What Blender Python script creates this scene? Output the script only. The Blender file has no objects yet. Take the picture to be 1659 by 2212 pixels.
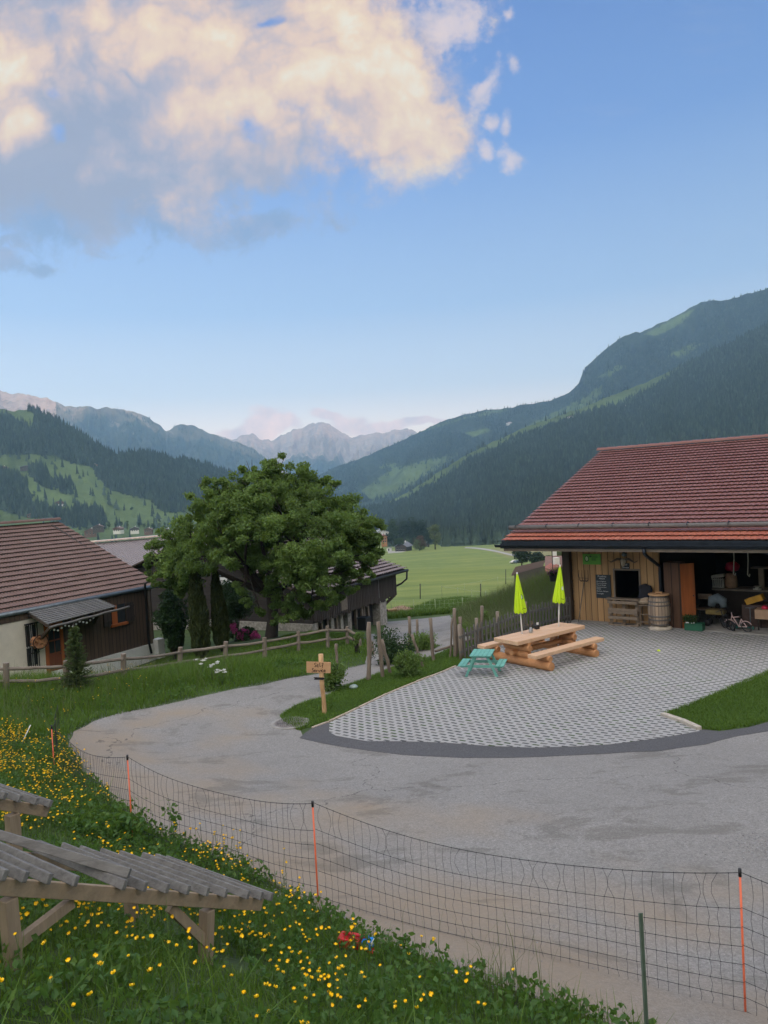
import bpy, math, random
import numpy as np
from mathutils import Vector, Matrix, noise as mnoise
from mathutils.geometry import delaunay_2d_cdt
random.seed(7); rng = np.random.default_rng(11)
sc = bpy.context.scene
col = sc.collection
R = math.radians
# ------------------------------------------------------------------ camera
CAMZ = 4.6; F = 1597.6; CX, CY = 829.5, 1106.0
ROLL = R(3.3); PIT = R(1.8)
fw = Vector((0, math.cos(PIT), -math.sin(PIT))); up0 = Vector((0, math.sin(PIT), math.cos(PIT))); rt0 = Vector((1, 0, 0))
rt = rt0*math.cos(ROLL) - up0*math.sin(ROLL)
upc = rt0*math.sin(ROLL) + up0*math.cos(ROLL)
CAM = Vector((0, 0, CAMZ))
cd = bpy.data.cameras.new('camera'); cam = bpy.data.objects.new('camera', cd); col.objects.link(cam)
cd.sensor_fit = 'VERTICAL'; cd.sensor_height = 36; cd.lens = 36*F/2212
cd.clip_start = 0.1; cd.clip_end = 60000
m = Matrix.Identity(4)
for i in range(3):
    m[i][0] = rt[i]; m[i][1] = upc[i]; m[i][2] = -fw[i]; m[i][3] = CAM[i]
cam.matrix_world = m
sc.camera = cam

def ray(u, v):
    """direction with unit horizontal-forward (y) component"""
    d = rt*((u-CX)/F) + upc*(-(v-CY)/F) + fw
    return d / d.y
def P(u, v, y):
    """point seen at reference (u, v) at ground distance y in front of the camera"""
    return CAM + ray(u, v)*y
def proj(p):
    q = Vector(p) - CAM
    z = q.dot(fw)
    return CX + q.dot(rt)/z*F, CY - q.dot(upc)/z*F
def proj_np(pts):
    q = pts - np.array(CAM)
    z = q @ np.array(fw)
    return CX + (q @ np.array(rt))/z*F, CY - (q @ np.array(upc))/z*F, z
def atz(u, v, z):
    d = ray(u, v)
    return CAM + d*((z-CAMZ)/d.z)

# ------------------------------------------------------------------ names and mesh helpers
def tag(o, label=None, cat=None, group=None, kind=None):
    if label: o['label'] = label
    if cat: o['category'] = cat
    if group: o['group'] = group
    if kind: o['kind'] = kind
    return o

class MB:
    def __init__(s): s.v = []; s.f = []; s.m = []; s.sm = []
    def add(s, vs, fs, mi=0, smooth=False):
        b = len(s.v); s.v += [tuple(v) for v in vs]
        for f in fs:
            s.f.append(tuple(b+i for i in f)); s.m.append(mi); s.sm.append(smooth)
        return s
    def box(s, c, size, rot=None, mi=0, ax=None):
        """box by centre; ax = (X, Y, Z) axis vectors"""
        hx, hy, hz = size[0]/2, size[1]/2, size[2]/2
        X, Y, Z = ax if ax else (Vector((1,0,0)), Vector((0,1,0)), Vector((0,0,1)))
        c = Vector(c)
        vs = [c + X*a*hx + Y*b*hy + Z*d*hz for a, b, d in ((-1,-1,-1),(1,-1,-1),(1,1,-1),(-1,1,-1),(-1,-1,1),(1,-1,1),(1,1,1),(-1,1,1))]
        return s.add(vs, [(0,3,2,1),(4,5,6,7),(0,1,5,4),(1,2,6,5),(2,3,7,6),(3,0,4,7)], mi)
    def beam(s, a, b, w, h, up=Vector((0,0,1)), mi=0):
        """rectangular bar from a to b, w sideways, h along up"""
        a = Vector(a); b = Vector(b); d = b-a; L = d.length; X = d.normalized()
        Y = Vector(up).cross(X)
        if Y.length < 1e-5: Y = Vector((1,0,0)).cross(X)
        Y.normalize(); Z = X.cross(Y)
        return s.box((a+b)/2, (L, w, h), mi=mi, ax=(X, Y, Z))
    def tube(s, pts, rad, n=8, mi=0, cap=True, smooth=True):
        pts = [Vector(p) for p in pts]
        if not isinstance(rad, (list, tuple)): rad = [rad]*len(pts)
        vs = []; fs = []
        ref = None
        for i, p in enumerate(pts):
            t = (pts[min(i+1, len(pts)-1)] - pts[max(i-1, 0)]).normalized()
            if ref is None:
                ref = Vector((0,0,1)) if abs(t.z) < .9 else Vector((1,0,0))
            a = (ref - t*ref.dot(t)).normalized(); b = t.cross(a); ref = a
            for k in range(n):
                an = 2*math.pi*k/n
                vs.append(p + (a*math.cos(an) + b*math.sin(an))*rad[i])
        for i in range(len(pts)-1):
            for k in range(n):
                k2 = (k+1) % n
                fs.append((i*n+k, i*n+k2, (i+1)*n+k2, (i+1)*n+k))
        s.add(vs, fs, mi, smooth)
        if cap:
            b = len(s.v) - len(vs)
            s.f.append(tuple(b+k for k in reversed(range(n)))); s.m.append(mi); s.sm.append(False)
            s.f.append(tuple(b+(len(pts)-1)*n+k for k in range(n))); s.m.append(mi); s.sm.append(False)
        return s
    def prism(s, poly, off, mi=0):
        """poly = list of 3D points (planar), off = extrusion vector"""
        n = len(poly); off = Vector(off)
        vs = [Vector(p) for p in poly] + [Vector(p)+off for p in poly]
        fs = [tuple(reversed(range(n))), tuple(range(n, 2*n))] + [(i, (i+1) % n, n+(i+1) % n, n+i) for i in range(n)]
        return s.add(vs, fs, mi)
    def lathe(s, c, prof, n=20, mi=0, axis=Vector((0,0,1)), smooth=True, sq=None):
        """prof = [(r, h)]"""
        c = Vector(c); Z = Vector(axis).normalized()
        X = (Vector((1,0,0)) - Z*Z.x)
        if X.length < .1: X = Vector((0,1,0)) - Z*Z.y
        X.normalize(); Y = Z.cross(X)
        vs = []; fs = []
        for r, h in prof:
            for k in range(n):
                a = 2*math.pi*k/n
                vs.append(c + Z*h + (X*math.cos(a) + Y*math.sin(a))*r)
        for i in range(len(prof)-1):
            for k in range(n):
                fs.append((i*n+k, i*n+(k+1) % n, (i+1)*n+(k+1) % n, (i+1)*n+k))
        fs.append(tuple(reversed(range(n)))); fs.append(tuple((len(prof)-1)*n+k for k in range(n)))
        return s.add(vs, fs, mi, smooth)
    def ball(s, c, r, n=10, mi=0, sc=(1,1,1), jit=0, seed=0):
        rr = random.Random(seed); c = Vector(c)
        vs = []; fs = []; nv = max(4, n//2+1)
        for i in range(nv+1):
            th = math.pi*i/nv
            for k in range(n):
                a = 2*math.pi*k/n
                q = 1 + (rr.uniform(-jit, jit) if 0 < i < nv else 0)
                vs.append(c + Vector((r*q*sc[0]*math.sin(th)*math.cos(a), r*q*sc[1]*math.sin(th)*math.sin(a), r*q*sc[2]*math.cos(th))))
        for i in range(nv):
            for k in range(n):
                fs.append((i*n+k, (i+1)*n+k, (i+1)*n+(k+1) % n, i*n+(k+1) % n))
        return s.add(vs, fs, mi, True)
    def build(s, name, mats, parent=None, origin=None, bevel=0):
        if not isinstance(mats, (list, tuple)): mats = [mats]
        me = bpy.data.meshes.new(name)
        o0 = origin if origin is not None else (Vector(parent['_o']) if parent is not None else Vector((0,0,0)))
        me.from_pydata([(v[0]-o0[0], v[1]-o0[1], v[2]-o0[2]) for v in s.v], [], s.f)
        for mt in mats: me.materials.append(mt)
        me.polygons.foreach_set('material_index', s.m)
        me.polygons.foreach_set('use_smooth', s.sm)
        me.update()
        o = bpy.data.objects.new(name, me); col.objects.link(o)
        if parent is not None:
            o.parent = parent; o['_o'] = parent['_o']
        else:
            o.location = o0; o['_o'] = tuple(o0)
        if bevel:
            b = o.modifiers.new('bevel', 'BEVEL'); b.width = bevel; b.segments = 2; b.limit_method = 'ANGLE'
        return o

def np_mesh(name, V, faces, mats, parent=None, mi=None, smooth=False, attrs=None):
    """fast mesh from numpy: V (n,3), faces (m,k) with k constant"""
    me = bpy.data.meshes.new(name)
    n = len(V); k = faces.shape[1]; mcount = len(faces)
    me.vertices.add(n); me.vertices.foreach_set('co', np.asarray(V, dtype=np.float32).ravel())
    me.loops.add(mcount*k); me.loops.foreach_set('vertex_index', faces.astype(np.int32).ravel())
    me.polygons.add(mcount)
    me.polygons.foreach_set('loop_start', np.arange(0, mcount*k, k, dtype=np.int32))
    me.polygons.foreach_set('loop_total', np.full(mcount, k, dtype=np.int32))
    if not isinstance(mats, (list, tuple)): mats = [mats]
    for mt in mats: me.materials.append(mt)
    if mi is not None: me.polygons.foreach_set('material_index', np.asarray(mi, dtype=np.int32))
    me.polygons.foreach_set('use_smooth', np.full(mcount, smooth, dtype=bool))
    me.update(calc_edges=True); me.validate()
    if attrs:
        for an, av in attrs.items():
            a = me.attributes.new(an, 'FLOAT', 'POINT'); a.data.foreach_set('value', np.asarray(av, dtype=np.float32))
    o = bpy.data.objects.new(name, me); col.objects.link(o); o['_o'] = (0.0, 0.0, 0.0)
    if parent is not None:
        o.parent = parent; po = parent['_o']; o.location = (-po[0], -po[1], -po[2])
    return o

def thing(name, label, cat, loc=(0,0,0), group=None):
    o = bpy.data.objects.new(name, None); col.objects.link(o)
    o.empty_display_size = .2
    o.location = loc; o['_o'] = tuple(loc)
    return tag(o, label, cat, group)

def copy_tree(o, parent=None):
    c = o.copy(); col.objects.link(c)
    if parent is not None: c.parent = parent
    for ch in [x for x in bpy.data.objects if x.parent == o]: copy_tree(ch, c)
    return c

# ------------------------------------------------------------------ materials
def new_mat(name):
    m = bpy.data.materials.new(name); m.use_nodes = True
    nt = m.node_tree; b = nt.nodes['Principled BSDF']
    return m, nt, b
def N(nt, t, **kw):
    n = nt.nodes.new(t)
    for k, v in kw.items():
        if k.startswith('i_'): n.inputs[k[2:].replace('_', ' ')].default_value = v
        else: setattr(n, k, v)
    return n
def ramp(nt, fac, stops):
    r = nt.nodes.new('ShaderNodeValToRGB')
    e = r.color_ramp.elements
    while len(e) < len(stops): e.new(.5)
    for i, (p, c) in enumerate(stops):
        e[i].position = p; e[i].color = (*c, 1) if len(c) == 3 else c
    nt.links.new(fac, r.inputs[0]); return r.outputs[0]
def mixc(nt, fac, a, b, mode='MIX'):
    n = nt.nodes.new('ShaderNodeMix'); n.data_type = 'RGBA'; n.blend_type = mode
    for sock, val in ((n.inputs[0], fac), (n.inputs[6], a), (n.inputs[7], b)):
        if isinstance(val, bpy.types.NodeSocket): nt.links.new(val, sock)
        else: sock.default_value = (*val, 1) if isinstance(val, (tuple, list)) else val
    return n.outputs[2]
def math_(nt, op, a, b=None, c=None, clamp=False):
    n = nt.nodes.new('ShaderNodeMath'); n.operation = op; n.use_clamp = clamp
    for i, val in enumerate((a, b, c)):
        if val is None: continue
        if isinstance(val, bpy.types.NodeSocket): nt.links.new(val, n.inputs[i])
        else: n.inputs[i].default_value = val
    return n.outputs[0]
def coords(nt, scale=(1,1,1), rot=(0,0,0), kind='Object'):
    tc = nt.nodes.new('ShaderNodeTexCoord'); mp = nt.nodes.new('ShaderNodeMapping')
    mp.inputs['Scale'].default_value = scale; mp.inputs['Rotation'].default_value = rot
    nt.links.new(tc.outputs[kind], mp.inputs[0]); return mp.outputs[0]
def noise_(nt, vec, scale, detail=4, rough=.6, dist=0):
    n = nt.nodes.new('ShaderNodeTexNoise'); n.inputs['Scale'].default_value = scale
    n.inputs['Detail'].default_value = detail; n.inputs['Roughness'].default_value = rough; n.inputs['Distortion'].default_value = dist
    nt.links.new(vec, n.inputs['Vector']); return n.outputs['Fac']
def bump_(nt, b, h, strength=.3, dist=.02):
    n = nt.nodes.new('ShaderNodeBump'); n.inputs['Strength'].default_value = strength; n.inputs['Distance'].default_value = dist
    nt.links.new(h, n.inputs['Height']); nt.links.new(n.outputs[0], b.inputs['Normal'])
def simple(name, c, rough=.7, var=.25, scale=6, metal=0, bump=.15, c2=None, stretch=(1,1,1), rot=(0,0,0)):
    """plain surface with slight mottling"""
    m, nt, b = new_mat(name)
    v = coords(nt, stretch, rot)
    f = noise_(nt, v, scale, 5, .65)
    lo = tuple(x*(1-var) for x in c); hi = c2 if c2 else tuple(min(1, x*(1+var)) for x in c)
    nt.links.new(ramp(nt, f, [(.3, lo), (.7, hi)]), b.inputs['Base Color'])
    b.inputs['Roughness'].default_value = rough; b.inputs['Metallic'].default_value = metal
    if bump: bump_(nt, b, noise_(nt, v, scale*4, 4), bump, .01)
    return m
def wood(name, c, dark=None, axis='Z', rough=.75, scale=9, ang=0, grain=14, planks=0, pdir=None):
    """grain stretched along an axis; planks = plank width measured along the horizontal direction pdir"""
    m, nt, b = new_mat(name)
    st = {'X': (1/grain, 1, 1), 'Y': (1, 1/grain, 1), 'Z': (1, 1, 1/grain)}[axis]
    v = coords(nt, st, (0, 0, ang))
    f = noise_(nt, v, scale, 6, .7, .4)
    dark = dark or tuple(x*.55 for x in c)
    big = noise_(nt, coords(nt), .9, 3)
    c1 = ramp(nt, f, [(.28, dark), (.62, c), (.85, tuple(min(1, x*1.25) for x in c))])
    c1 = mixc(nt, math_(nt, 'MULTIPLY', big, .5), c1, tuple(x*.7 for x in c))
    h = f
    if planks:
        tc = nt.nodes.new('ShaderNodeTexCoord')
        dp = nt.nodes.new('ShaderNodeVectorMath'); dp.operation = 'DOT_PRODUCT'
        dp.inputs[1].default_value = (*pdir, 0) if len(pdir) == 2 else pdir
        nt.links.new(tc.outputs['Object'], dp.inputs[0])
        q = math_(nt, 'DIVIDE', dp.outputs['Value'], planks)
        fl = math_(nt, 'FLOOR', q); fr = math_(nt, 'FRACT', q)
        wn = nt.nodes.new('ShaderNodeTexWhiteNoise'); wn.noise_dimensions = '1D'; nt.links.new(fl, wn.inputs['W'])
        c1 = mixc(nt, math_(nt, 'MULTIPLY', wn.outputs['Value'], .55), c1, tuple(x*.45 for x in c))
        gap = math_(nt, 'LESS_THAN', math_(nt, 'MINIMUM', fr, math_(nt, 'SUBTRACT', 1, fr)), .05)
        c1 = mixc(nt, gap, c1, tuple(x*.12 for x in c))
        h = math_(nt, 'SUBTRACT', f, gap)
    nt.links.new(c1, b.inputs['Base Color']); b.inputs['Roughness'].default_value = rough
    bump_(nt, b, h, .35, .01)
    return m
# ------------------------------------------------------------------ ground height: thin plate through surveyed points
ctrl = [(-1,13,0),(2,12.5,0),(5,12.5,0),(8,14,0),(6,24,0),(10,21,0),(14,18,0),(3,18,0),(1,17,0),(3,22,0),(16,13,.1),(20,20,0),(12,30,0),(20,30,0),(16,24,0),(9,26.5,0),
 (7,8,.5),(3,9,.42),(0,10,.32),(-3,12,.15),(-5,14,.05),(-3,15.5,0),(-1,17.5,-.1),(0,20.5,-.3),(12,8,.6),
 (2.5,5.2,.66),(-.7,7,.66),(-2.9,8.5,.66),(-5,11,.5),(5,4,.8),(8,2.5,1.1),
 (0,0,2.95),(-3,0,3.6),(3,0,2.1),(6,-1,1.9),(-3,4,2.1),(-5,7,1.75),(-8,8,2.1),(-7.5,11,1.2),(0,-6,4.5),(-8,2,4.1),(-14,8,3.2),(8,-8,4),(-14,0,6),
 (-7,16.2,.1),(-10,15,.45),(-7.6,18.4,.1),(-10.3,18.3,.25),(-9.3,20,-.3),(-14,14,1.2),(-5,18,.1),(-3,19,-.05),(-1.6,20.5,-.25),(-9,22,-1.0),(-9,24,-1.3),(-8.6,29.4,-1.6),(-11,22.5,-1.6),(-18,22,-1.6),(-14,32,-1.7),
 (-6.3,24.5,-.9),(-4.2,27,-.62),(-3.3,34.5,-1.95),(.4,41.5,-3.05),(-9,36,-1.9),(0,27,-.9),(3,27.5,-.8),(1,33,-1.9),(4,35,-2.2),(12,41,-1.4),
 (3,42,-3.2),(10,45,-3.3),(20,45,-2.6),(30,40,-1.0),(25,50,-3.2),(-10,50,-3.8),(0,55,-4.2),(12,55,-4.2),(30,60,-4),(-30,40,-2.5),(-30,60,-4.5),(-30,15,1.5),(30,15,.8),(30,0,1.5),(45,30,1.5)]
for _u, _v, _y in ((1218,1246,31),(1180,1262,32.5),(1130,1288,33.5),(1075,1314,34),(1035,1330,34)): ctrl.append(tuple(P(_u, _v, _y)))
ctrl += [(-1.2,5.1,1.30),(-2.0,4.2,2.02),(-2.0,6.1,1.05),(4.6,27.5,-.4),(6.6,28,-.1),(5.2,25.3,-.05)]
_c = np.array(ctrl, float)
def _tps(a, b):
    r2 = ((a[:, None, :2]-b[None, :, :2])**2).sum(-1)
    return .5*r2*np.log(r2+1e-9)
_n = len(_c); _K = _tps(_c, _c) + np.eye(_n)*.02
_Pm = np.c_[np.ones(_n), _c[:, :2]]
_A = np.zeros((_n+3, _n+3)); _A[:_n, :_n] = _K; _A[:_n, _n:] = _Pm; _A[_n:, :_n] = _Pm.T
_W = np.linalg.solve(_A, np.r_[_c[:, 2], 0, 0, 0])
def sstep(a, b, x):
    t = np.clip((x-a)/(b-a), 0, 1); return t*t*(3-2*t)
def far_h(x, y):
    r = np.sqrt(x*x+y*y)
    z = -4.2 - np.clip(y-55, 0, 245)*.098 - np.clip(y-300, 0, 300)*.055
    z = z - sstep(600, 1200, r)*8
    return z + .9*np.sin(x*.021+y*.013) * sstep(60, 160, r) + .5*np.sin(x*.05-y*.031)*sstep(60, 160, r)
def G_np(x, y):
    x = np.atleast_1d(np.asarray(x, float)); y = np.atleast_1d(np.asarray(y, float))
    out = np.empty(x.shape)
    xf, yf, of = x.ravel(), y.ravel(), out.reshape(-1)
    for i in range(0, len(xf), 40000):
        q = np.c_[xf[i:i+40000], yf[i:i+40000]]
        qc = np.c_[np.clip(q[:, 0], -34, 48), np.clip(q[:, 1], -10, 62)]
        z = _tps(qc, _c) @ _W[:_n] + np.c_[np.ones(len(qc)), qc] @ _W[_n:]
        d = np.maximum(np.maximum(-30-q[:, 0], q[:, 0]-42), q[:, 1]-52)
        w = sstep(0, 22, d)
        of[i:i+40000] = z*(1-w) + far_h(q[:, 0], q[:, 1])*w
    return out
def G(x, y): return float(G_np(x, y)[0])
def GP(u, v, lo=3.5, hi=900):
    """where the view ray through (u, v) meets the ground"""
    d = ray(u, v); t = lo; step = .25
    while t < hi:
        p = CAM + d*t
        if p.z < G(p.x, p.y):
            a, b = t-step, t
            for _ in range(14):
                mth = (a+b)/2; p = CAM + d*mth
                if p.z < G(p.x, p.y): b = mth
                else: a = mth
            return CAM + d*b
        t += step; step = max(.25, t*.02)
    return CAM + d*hi
def onG(x, y, dz=0): return Vector((x, y, G(x, y)+dz))

def poly_uv(pts): return [GP(u, v).to_2d() for u, v in pts]
def inside(poly, x, y):
    x = np.asarray(x); y = np.asarray(y); c = np.zeros(x.shape, bool)
    n = len(poly)
    for i in range(n):
        x1, y1 = poly[i]; x2, y2 = poly[(i+1) % n]
        if y1 == y2: continue
        k = ((y1 > y) != (y2 > y)) & (x < (x2-x1)*(y-y1)/(y2-y1)+x1)
        c ^= k
    return c
def smooth_poly(pts, it=1):
    for _ in range(it):
        o = []
        for i in range(len(pts)):
            a = Vector(pts[i]); b = Vector(pts[(i+1) % len(pts)])
            if (b-a).length < .12: o.append(a); continue
            o += [a.lerp(b, .25), a.lerp(b, .75)]
        pts = o
    return [Vector(p) for p in pts]
def sheet(name, poly, dz, mt, step=.35, skirt=.12, wob=0):
    """a surface draped on the ground inside poly"""
    poly = [Vector(p) for p in poly]
    dense = []
    for i in range(len(poly)):
        a = poly[i]; b = poly[(i+1) % len(poly)]; k = max(1, int((b-a).length/step))
        for j in range(k):
            q = a.lerp(b, j/k)
            if wob:
                q = q + Vector((mnoise.noise((q.x*3, q.y*3, 1)), mnoise.noise((q.x*3, q.y*3, 9))))*wob
            dense.append(q)
    xs = [p.x for p in dense]; ys = [p.y for p in dense]
    gx = np.arange(min(xs), max(xs), step); gy = np.arange(min(ys), max(ys), step)
    X, Y = np.meshgrid(gx, gy); X = X.ravel(); Y = Y.ravel()
    k = inside(dense, X, Y); X = X[k]; Y = Y[k]
    nb = len(dense)
    vs = dense + [Vector((a, b)) for a, b in zip(X, Y)]
    vo, eo, fo, *_ = delaunay_2d_cdt(vs, [(i, (i+1) % nb) for i in range(nb)], [], 1, 1e-5)
    z = G_np(np.array([v.x for v in vo]), np.array([v.y for v in vo])) + dz
    V = [(v.x, v.y, zz) for v, zz in zip(vo, z)]
    mb = MB(); mb.add(V, [tuple(f) for f in fo], 0, True)
    zb = G_np(np.array([p.x for p in dense]), np.array([p.y for p in dense])) + dz
    b0 = len(mb.v)
    mb.v += [(p.x, p.y, q) for p, q in zip(dense, zb)] + [(p.x, p.y, q-skirt) for p, q in zip(dense, zb)]
    for i in range(nb):
        j = (i+1) % nb
        mb.f.append((b0+i, b0+j, b0+nb+j, b0+nb+i)); mb.m.append(0); mb.sm.append(False)
    return mb.build(name, mt)

# outlines read off the place (reference pixels -> ground)
EDGE_BANK = [(1850,2420),(1640,2330),(1400,2245),(1250,2190),(1100,2138),(1000,2102),(900,2062),(800,2025),(750,2000),(690,1965),(640,1935),(590,1905),(520,1872),(450,1845),(390,1822),(330,1800),(285,1772),(250,1742),(222,1712),(195,1680),(168,1650),(148,1622),(146,1600)]
EDGE_VERGE = [(162,1580),(200,1558),(260,1540),(330,1528),(400,1513),(480,1495),(560,1480),(601,1471),(675,1457),(744,1445),(789,1435)]
ROAD2A = [(800,1392),(800,1370),(837,1343),(988,1327),(1055,1322)]
ROAD2B = [(1065,1340),(1010,1385),(935,1418),(850,1442),(791,1466)]
ISL_UP = [(747,1482),(715,1498),(692,1508),(668,1514),(634,1526),(604,1546),(612,1560),(645,1579)]
ROAD_UV = EDGE_BANK + EDGE_VERGE + ROAD2A + ROAD2B + ISL_UP + [(652,1592),(760,1590),(960,1600),(1316,1600),(1500,1585),(1560,1585),(1616,1573),(1659,1562),(1900,1540),(2100,2000)]
STRIP_UV = [(645,1594),(660,1583),(676,1573),(712,1560),(760,1560),(900,1590),(1316,1600),(1457,1583),(1511,1575),(1556,1581),(1616,1572),(1659,1561),(1800,1535),(1850,1545),(1659,1580),(1591,1591),(1523,1608),(1420,1623),(1316,1628),(1200,1634),(1100,1638),(960,1636),(874,1631),(817,1624),(761,1616),(692,1605)]
PAVE_UV = [(712,1562),(775,1531),(837,1501),(870,1487),(900,1475),(955,1454),(985,1441),(1020,1422),(1075,1398),(1140,1372),(1200,1350),(1236,1332),(1340,1330),(1519,1345),(1700,1360),(1850,1400),(1800,1425),(1659,1453),(1626,1469),(1574,1488),(1512,1513),(1486,1525),(1444,1538),(1430,1545),(1511,1577),(1511,1580),(1457,1590),(1405,1598),(1316,1609),(1250,1613),(1150,1616),(1050,1612),(960,1605),(854,1602),(793,1602),(759,1596),(726,1590),(711,1582)]
ROAD = poly_uv(ROAD_UV); STRIP = poly_uv(STRIP_UV); PAVE = poly_uv(PAVE_UV)
DE = Vector((.7857, -.6185, 0)); DN = Vector((-.6185, -.7857, 0)); UZ = Vector((0,0,1))   # shed: along its front / out of its front
D2 = Vector((.48, .877, 0)).normalized(); L2 = Vector((-D2.y, D2.x, 0))                  # old barns: along their eaves / towards their ridges
# ------------------------------------------------------------------ land materials
def foliage(name, c, var=.45, rough=.65, tone=True, trans=.15, c2=None, nscale=1.2):
    m, nt, b = new_mat(name)
    f = noise_(nt, coords(nt), nscale, 3)
    if tone:
        at = N(nt, 'ShaderNodeAttribute', attribute_name='tone')
        f = math_(nt, 'ADD', math_(nt, 'MULTIPLY', f, .4), math_(nt, 'MULTIPLY', at.outputs['Fac'], .6))
    c2 = c2 or tuple(x*(1+var*1.3) for x in c)
    nt.links.new(ramp(nt, f, [(.15, tuple(x*(1-var) for x in c)), (.55, c), (.9, c2)]), b.inputs['Base Color'])
    b.inputs['Roughness'].default_value = rough
    b.inputs['Specular IOR Level'].default_value = .3
    if trans:
        tr = nt.nodes.new('ShaderNodeBsdfTranslucent'); tr.inputs[0].default_value = (c2[0]*1.3, c2[1]*1.3, c2[2]*.7, 1)
        mx = nt.nodes.new('ShaderNodeMixShader'); mx.inputs[0].default_value = trans
        out = nt.nodes['Material Output']
        nt.links.new(b.outputs[0], mx.inputs[1]); nt.links.new(tr.outputs[0], mx.inputs[2]); nt.links.new(mx.outputs[0], out.inputs[0])
    return m

def ground_mat():
    m, nt, b = new_mat('meadow_ground')
    v = coords(nt)
    at = N(nt, 'ShaderNodeAttribute', attribute_name='mow').outputs['Fac']
    tan = N(nt, 'ShaderNodeAttribute', attribute_name='dry').outputs['Fac']
    f1 = noise_(nt, v, 1.3, 6, .7); f2 = noise_(nt, coords(nt, (.02, .09, 0)), 1, 4, .6); f3 = noise_(nt, coords(nt, (.25, .8, 0)), 1, 5, .65)
    lush = ramp(nt, f1, [(.3, (.022,.04,.009)), (.6, (.05,.09,.016)), (.8, (.085,.12,.028))])
    ff = math_(nt, 'ADD', math_(nt, 'MULTIPLY', f2, .55), math_(nt, 'MULTIPLY', f3, .45))
    field = ramp(nt, ff, [(.32, (.07,.115,.022)), (.46, (.135,.185,.03)), (.57, (.20,.235,.045)), (.7, (.26,.26,.085))])
    dry = ramp(nt, ff, [(.3, (.16,.16,.05)), (.7, (.27,.24,.1))])
    c = mixc(nt, at, lush, field); c = mixc(nt, tan, c, dry)
    nt.links.new(c, b.inputs['Base Color']); b.inputs['Roughness'].default_value = .9
    bump_(nt, b, math_(nt, 'ADD', f1, math_(nt, 'MULTIPLY', f3, 2)), .5, .12)
    return m
M_GROUND = ground_mat()

def asphalt_mat(name, base, tan=(.29,.225,.155), tanamt=1, dark=False):
    m, nt, b = new_mat(name)
    v = coords(nt)
    fine = noise_(nt, v, 90, 4, .75); mid = noise_(nt, v, 12, 5, .7); big = noise_(nt, v, .45, 5, .6, .3)
    g = [tuple(x*k for x in base) for k in (.55, 1, 1.6)]
    c = ramp(nt, math_(nt, 'ADD', math_(nt, 'MULTIPLY', fine, .45), math_(nt, 'ADD', math_(nt, 'MULTIPLY', noise_(nt, v, 34, 3, .7), .4), math_(nt, 'MULTIPLY', mid, .15))), [(.36, g[0]), (.5, g[1]), (.64, g[2])])
    # stones in the binder
    vo = N(nt, 'ShaderNodeTexVoronoi'); vo.inputs['Scale'].default_value = 42; nt.links.new(v, vo.inputs['Vector'])
    st = math_(nt, 'LESS_THAN', vo.outputs['Distance'], .2)
    sel = math_(nt, 'GREATER_THAN', N(nt, 'ShaderNodeSeparateColor').outputs[0], .8)
    sp = N(nt, 'ShaderNodeSeparateColor'); nt.links.new(vo.outputs['Color'], sp.inputs[0])
    sel = math_(nt, 'MULTIPLY', st, math_(nt, 'GREATER_THAN', sp.outputs[0], .72))
    c = mixc(nt, math_(nt, 'MULTIPLY', sel, .6), c, tuple(min(1, x*2.2) for x in base))
    c = mixc(nt, math_(nt, 'MULTIPLY', math_(nt, 'SUBTRACT', big, .42, clamp=True), 1.4, clamp=True), c, tuple(x*.72 for x in base))
    if not dark:
        at = N(nt, 'ShaderNodeAttribute', attribute_name='dust').outputs['Fac']
        c = mixc(nt, math_(nt, 'MULTIPLY', math_(nt, 'MULTIPLY', at, tanamt), math_(nt, 'ADD', .45, math_(nt, 'MULTIPLY', mid, .9)), clamp=True), c, tan)
        # damp and oily patches with a shape of their own
        pm = noise_(nt, coords(nt, (.55, 1.1, 1)), 1.1, 5, .7, .5)
        pt = ramp(nt, pm, [(.55, (0,0,0)), (.62, (1,1,1))])
        c = mixc(nt, math_(nt, 'MULTIPLY', pt, math_(nt, 'MULTIPLY', mid, .75)), c, tuple(x*.45 for x in (base[0]*.8, base[1]*.74, base[2]*.62)))
        # cracks
        ck = N(nt, 'ShaderNodeTexVoronoi', feature='DISTANCE_TO_EDGE'); ck.inputs['Scale'].default_value = .16
        wv = N(nt, 'ShaderNodeVectorMath', operation='ADD'); wn = N(nt, 'ShaderNodeTexNoise'); wn.inputs['Scale'].default_value = 1.5
        nt.links.new(v, wn.inputs['Vector']); nt.links.new(v, wv.inputs[0]); nt.links.new(wn.outputs['Color'], wv.inputs[1]); nt.links.new(wv.outputs[0], ck.inputs['Vector'])
        cr = math_(nt, 'LESS_THAN', ck.outputs['Distance'], .0024)
        cr = math_(nt, 'MULTIPLY', cr, math_(nt, 'GREATER_THAN', mid, .50))
        c = mixc(nt, math_(nt, 'MULTIPLY', cr, .65), c, (.04,.038,.036))
    nt.links.new(c, b.inputs['Base Color']); b.inputs['Roughness'].default_value = .88
    bump_(nt, b, fine, .6, .012)
    return m
M_ROAD = asphalt_mat('weathered_asphalt', (.235,.227,.215), tanamt=.8)
M_TAR = asphalt_mat('fresh_asphalt', (.085,.085,.09), dark=True)

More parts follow.
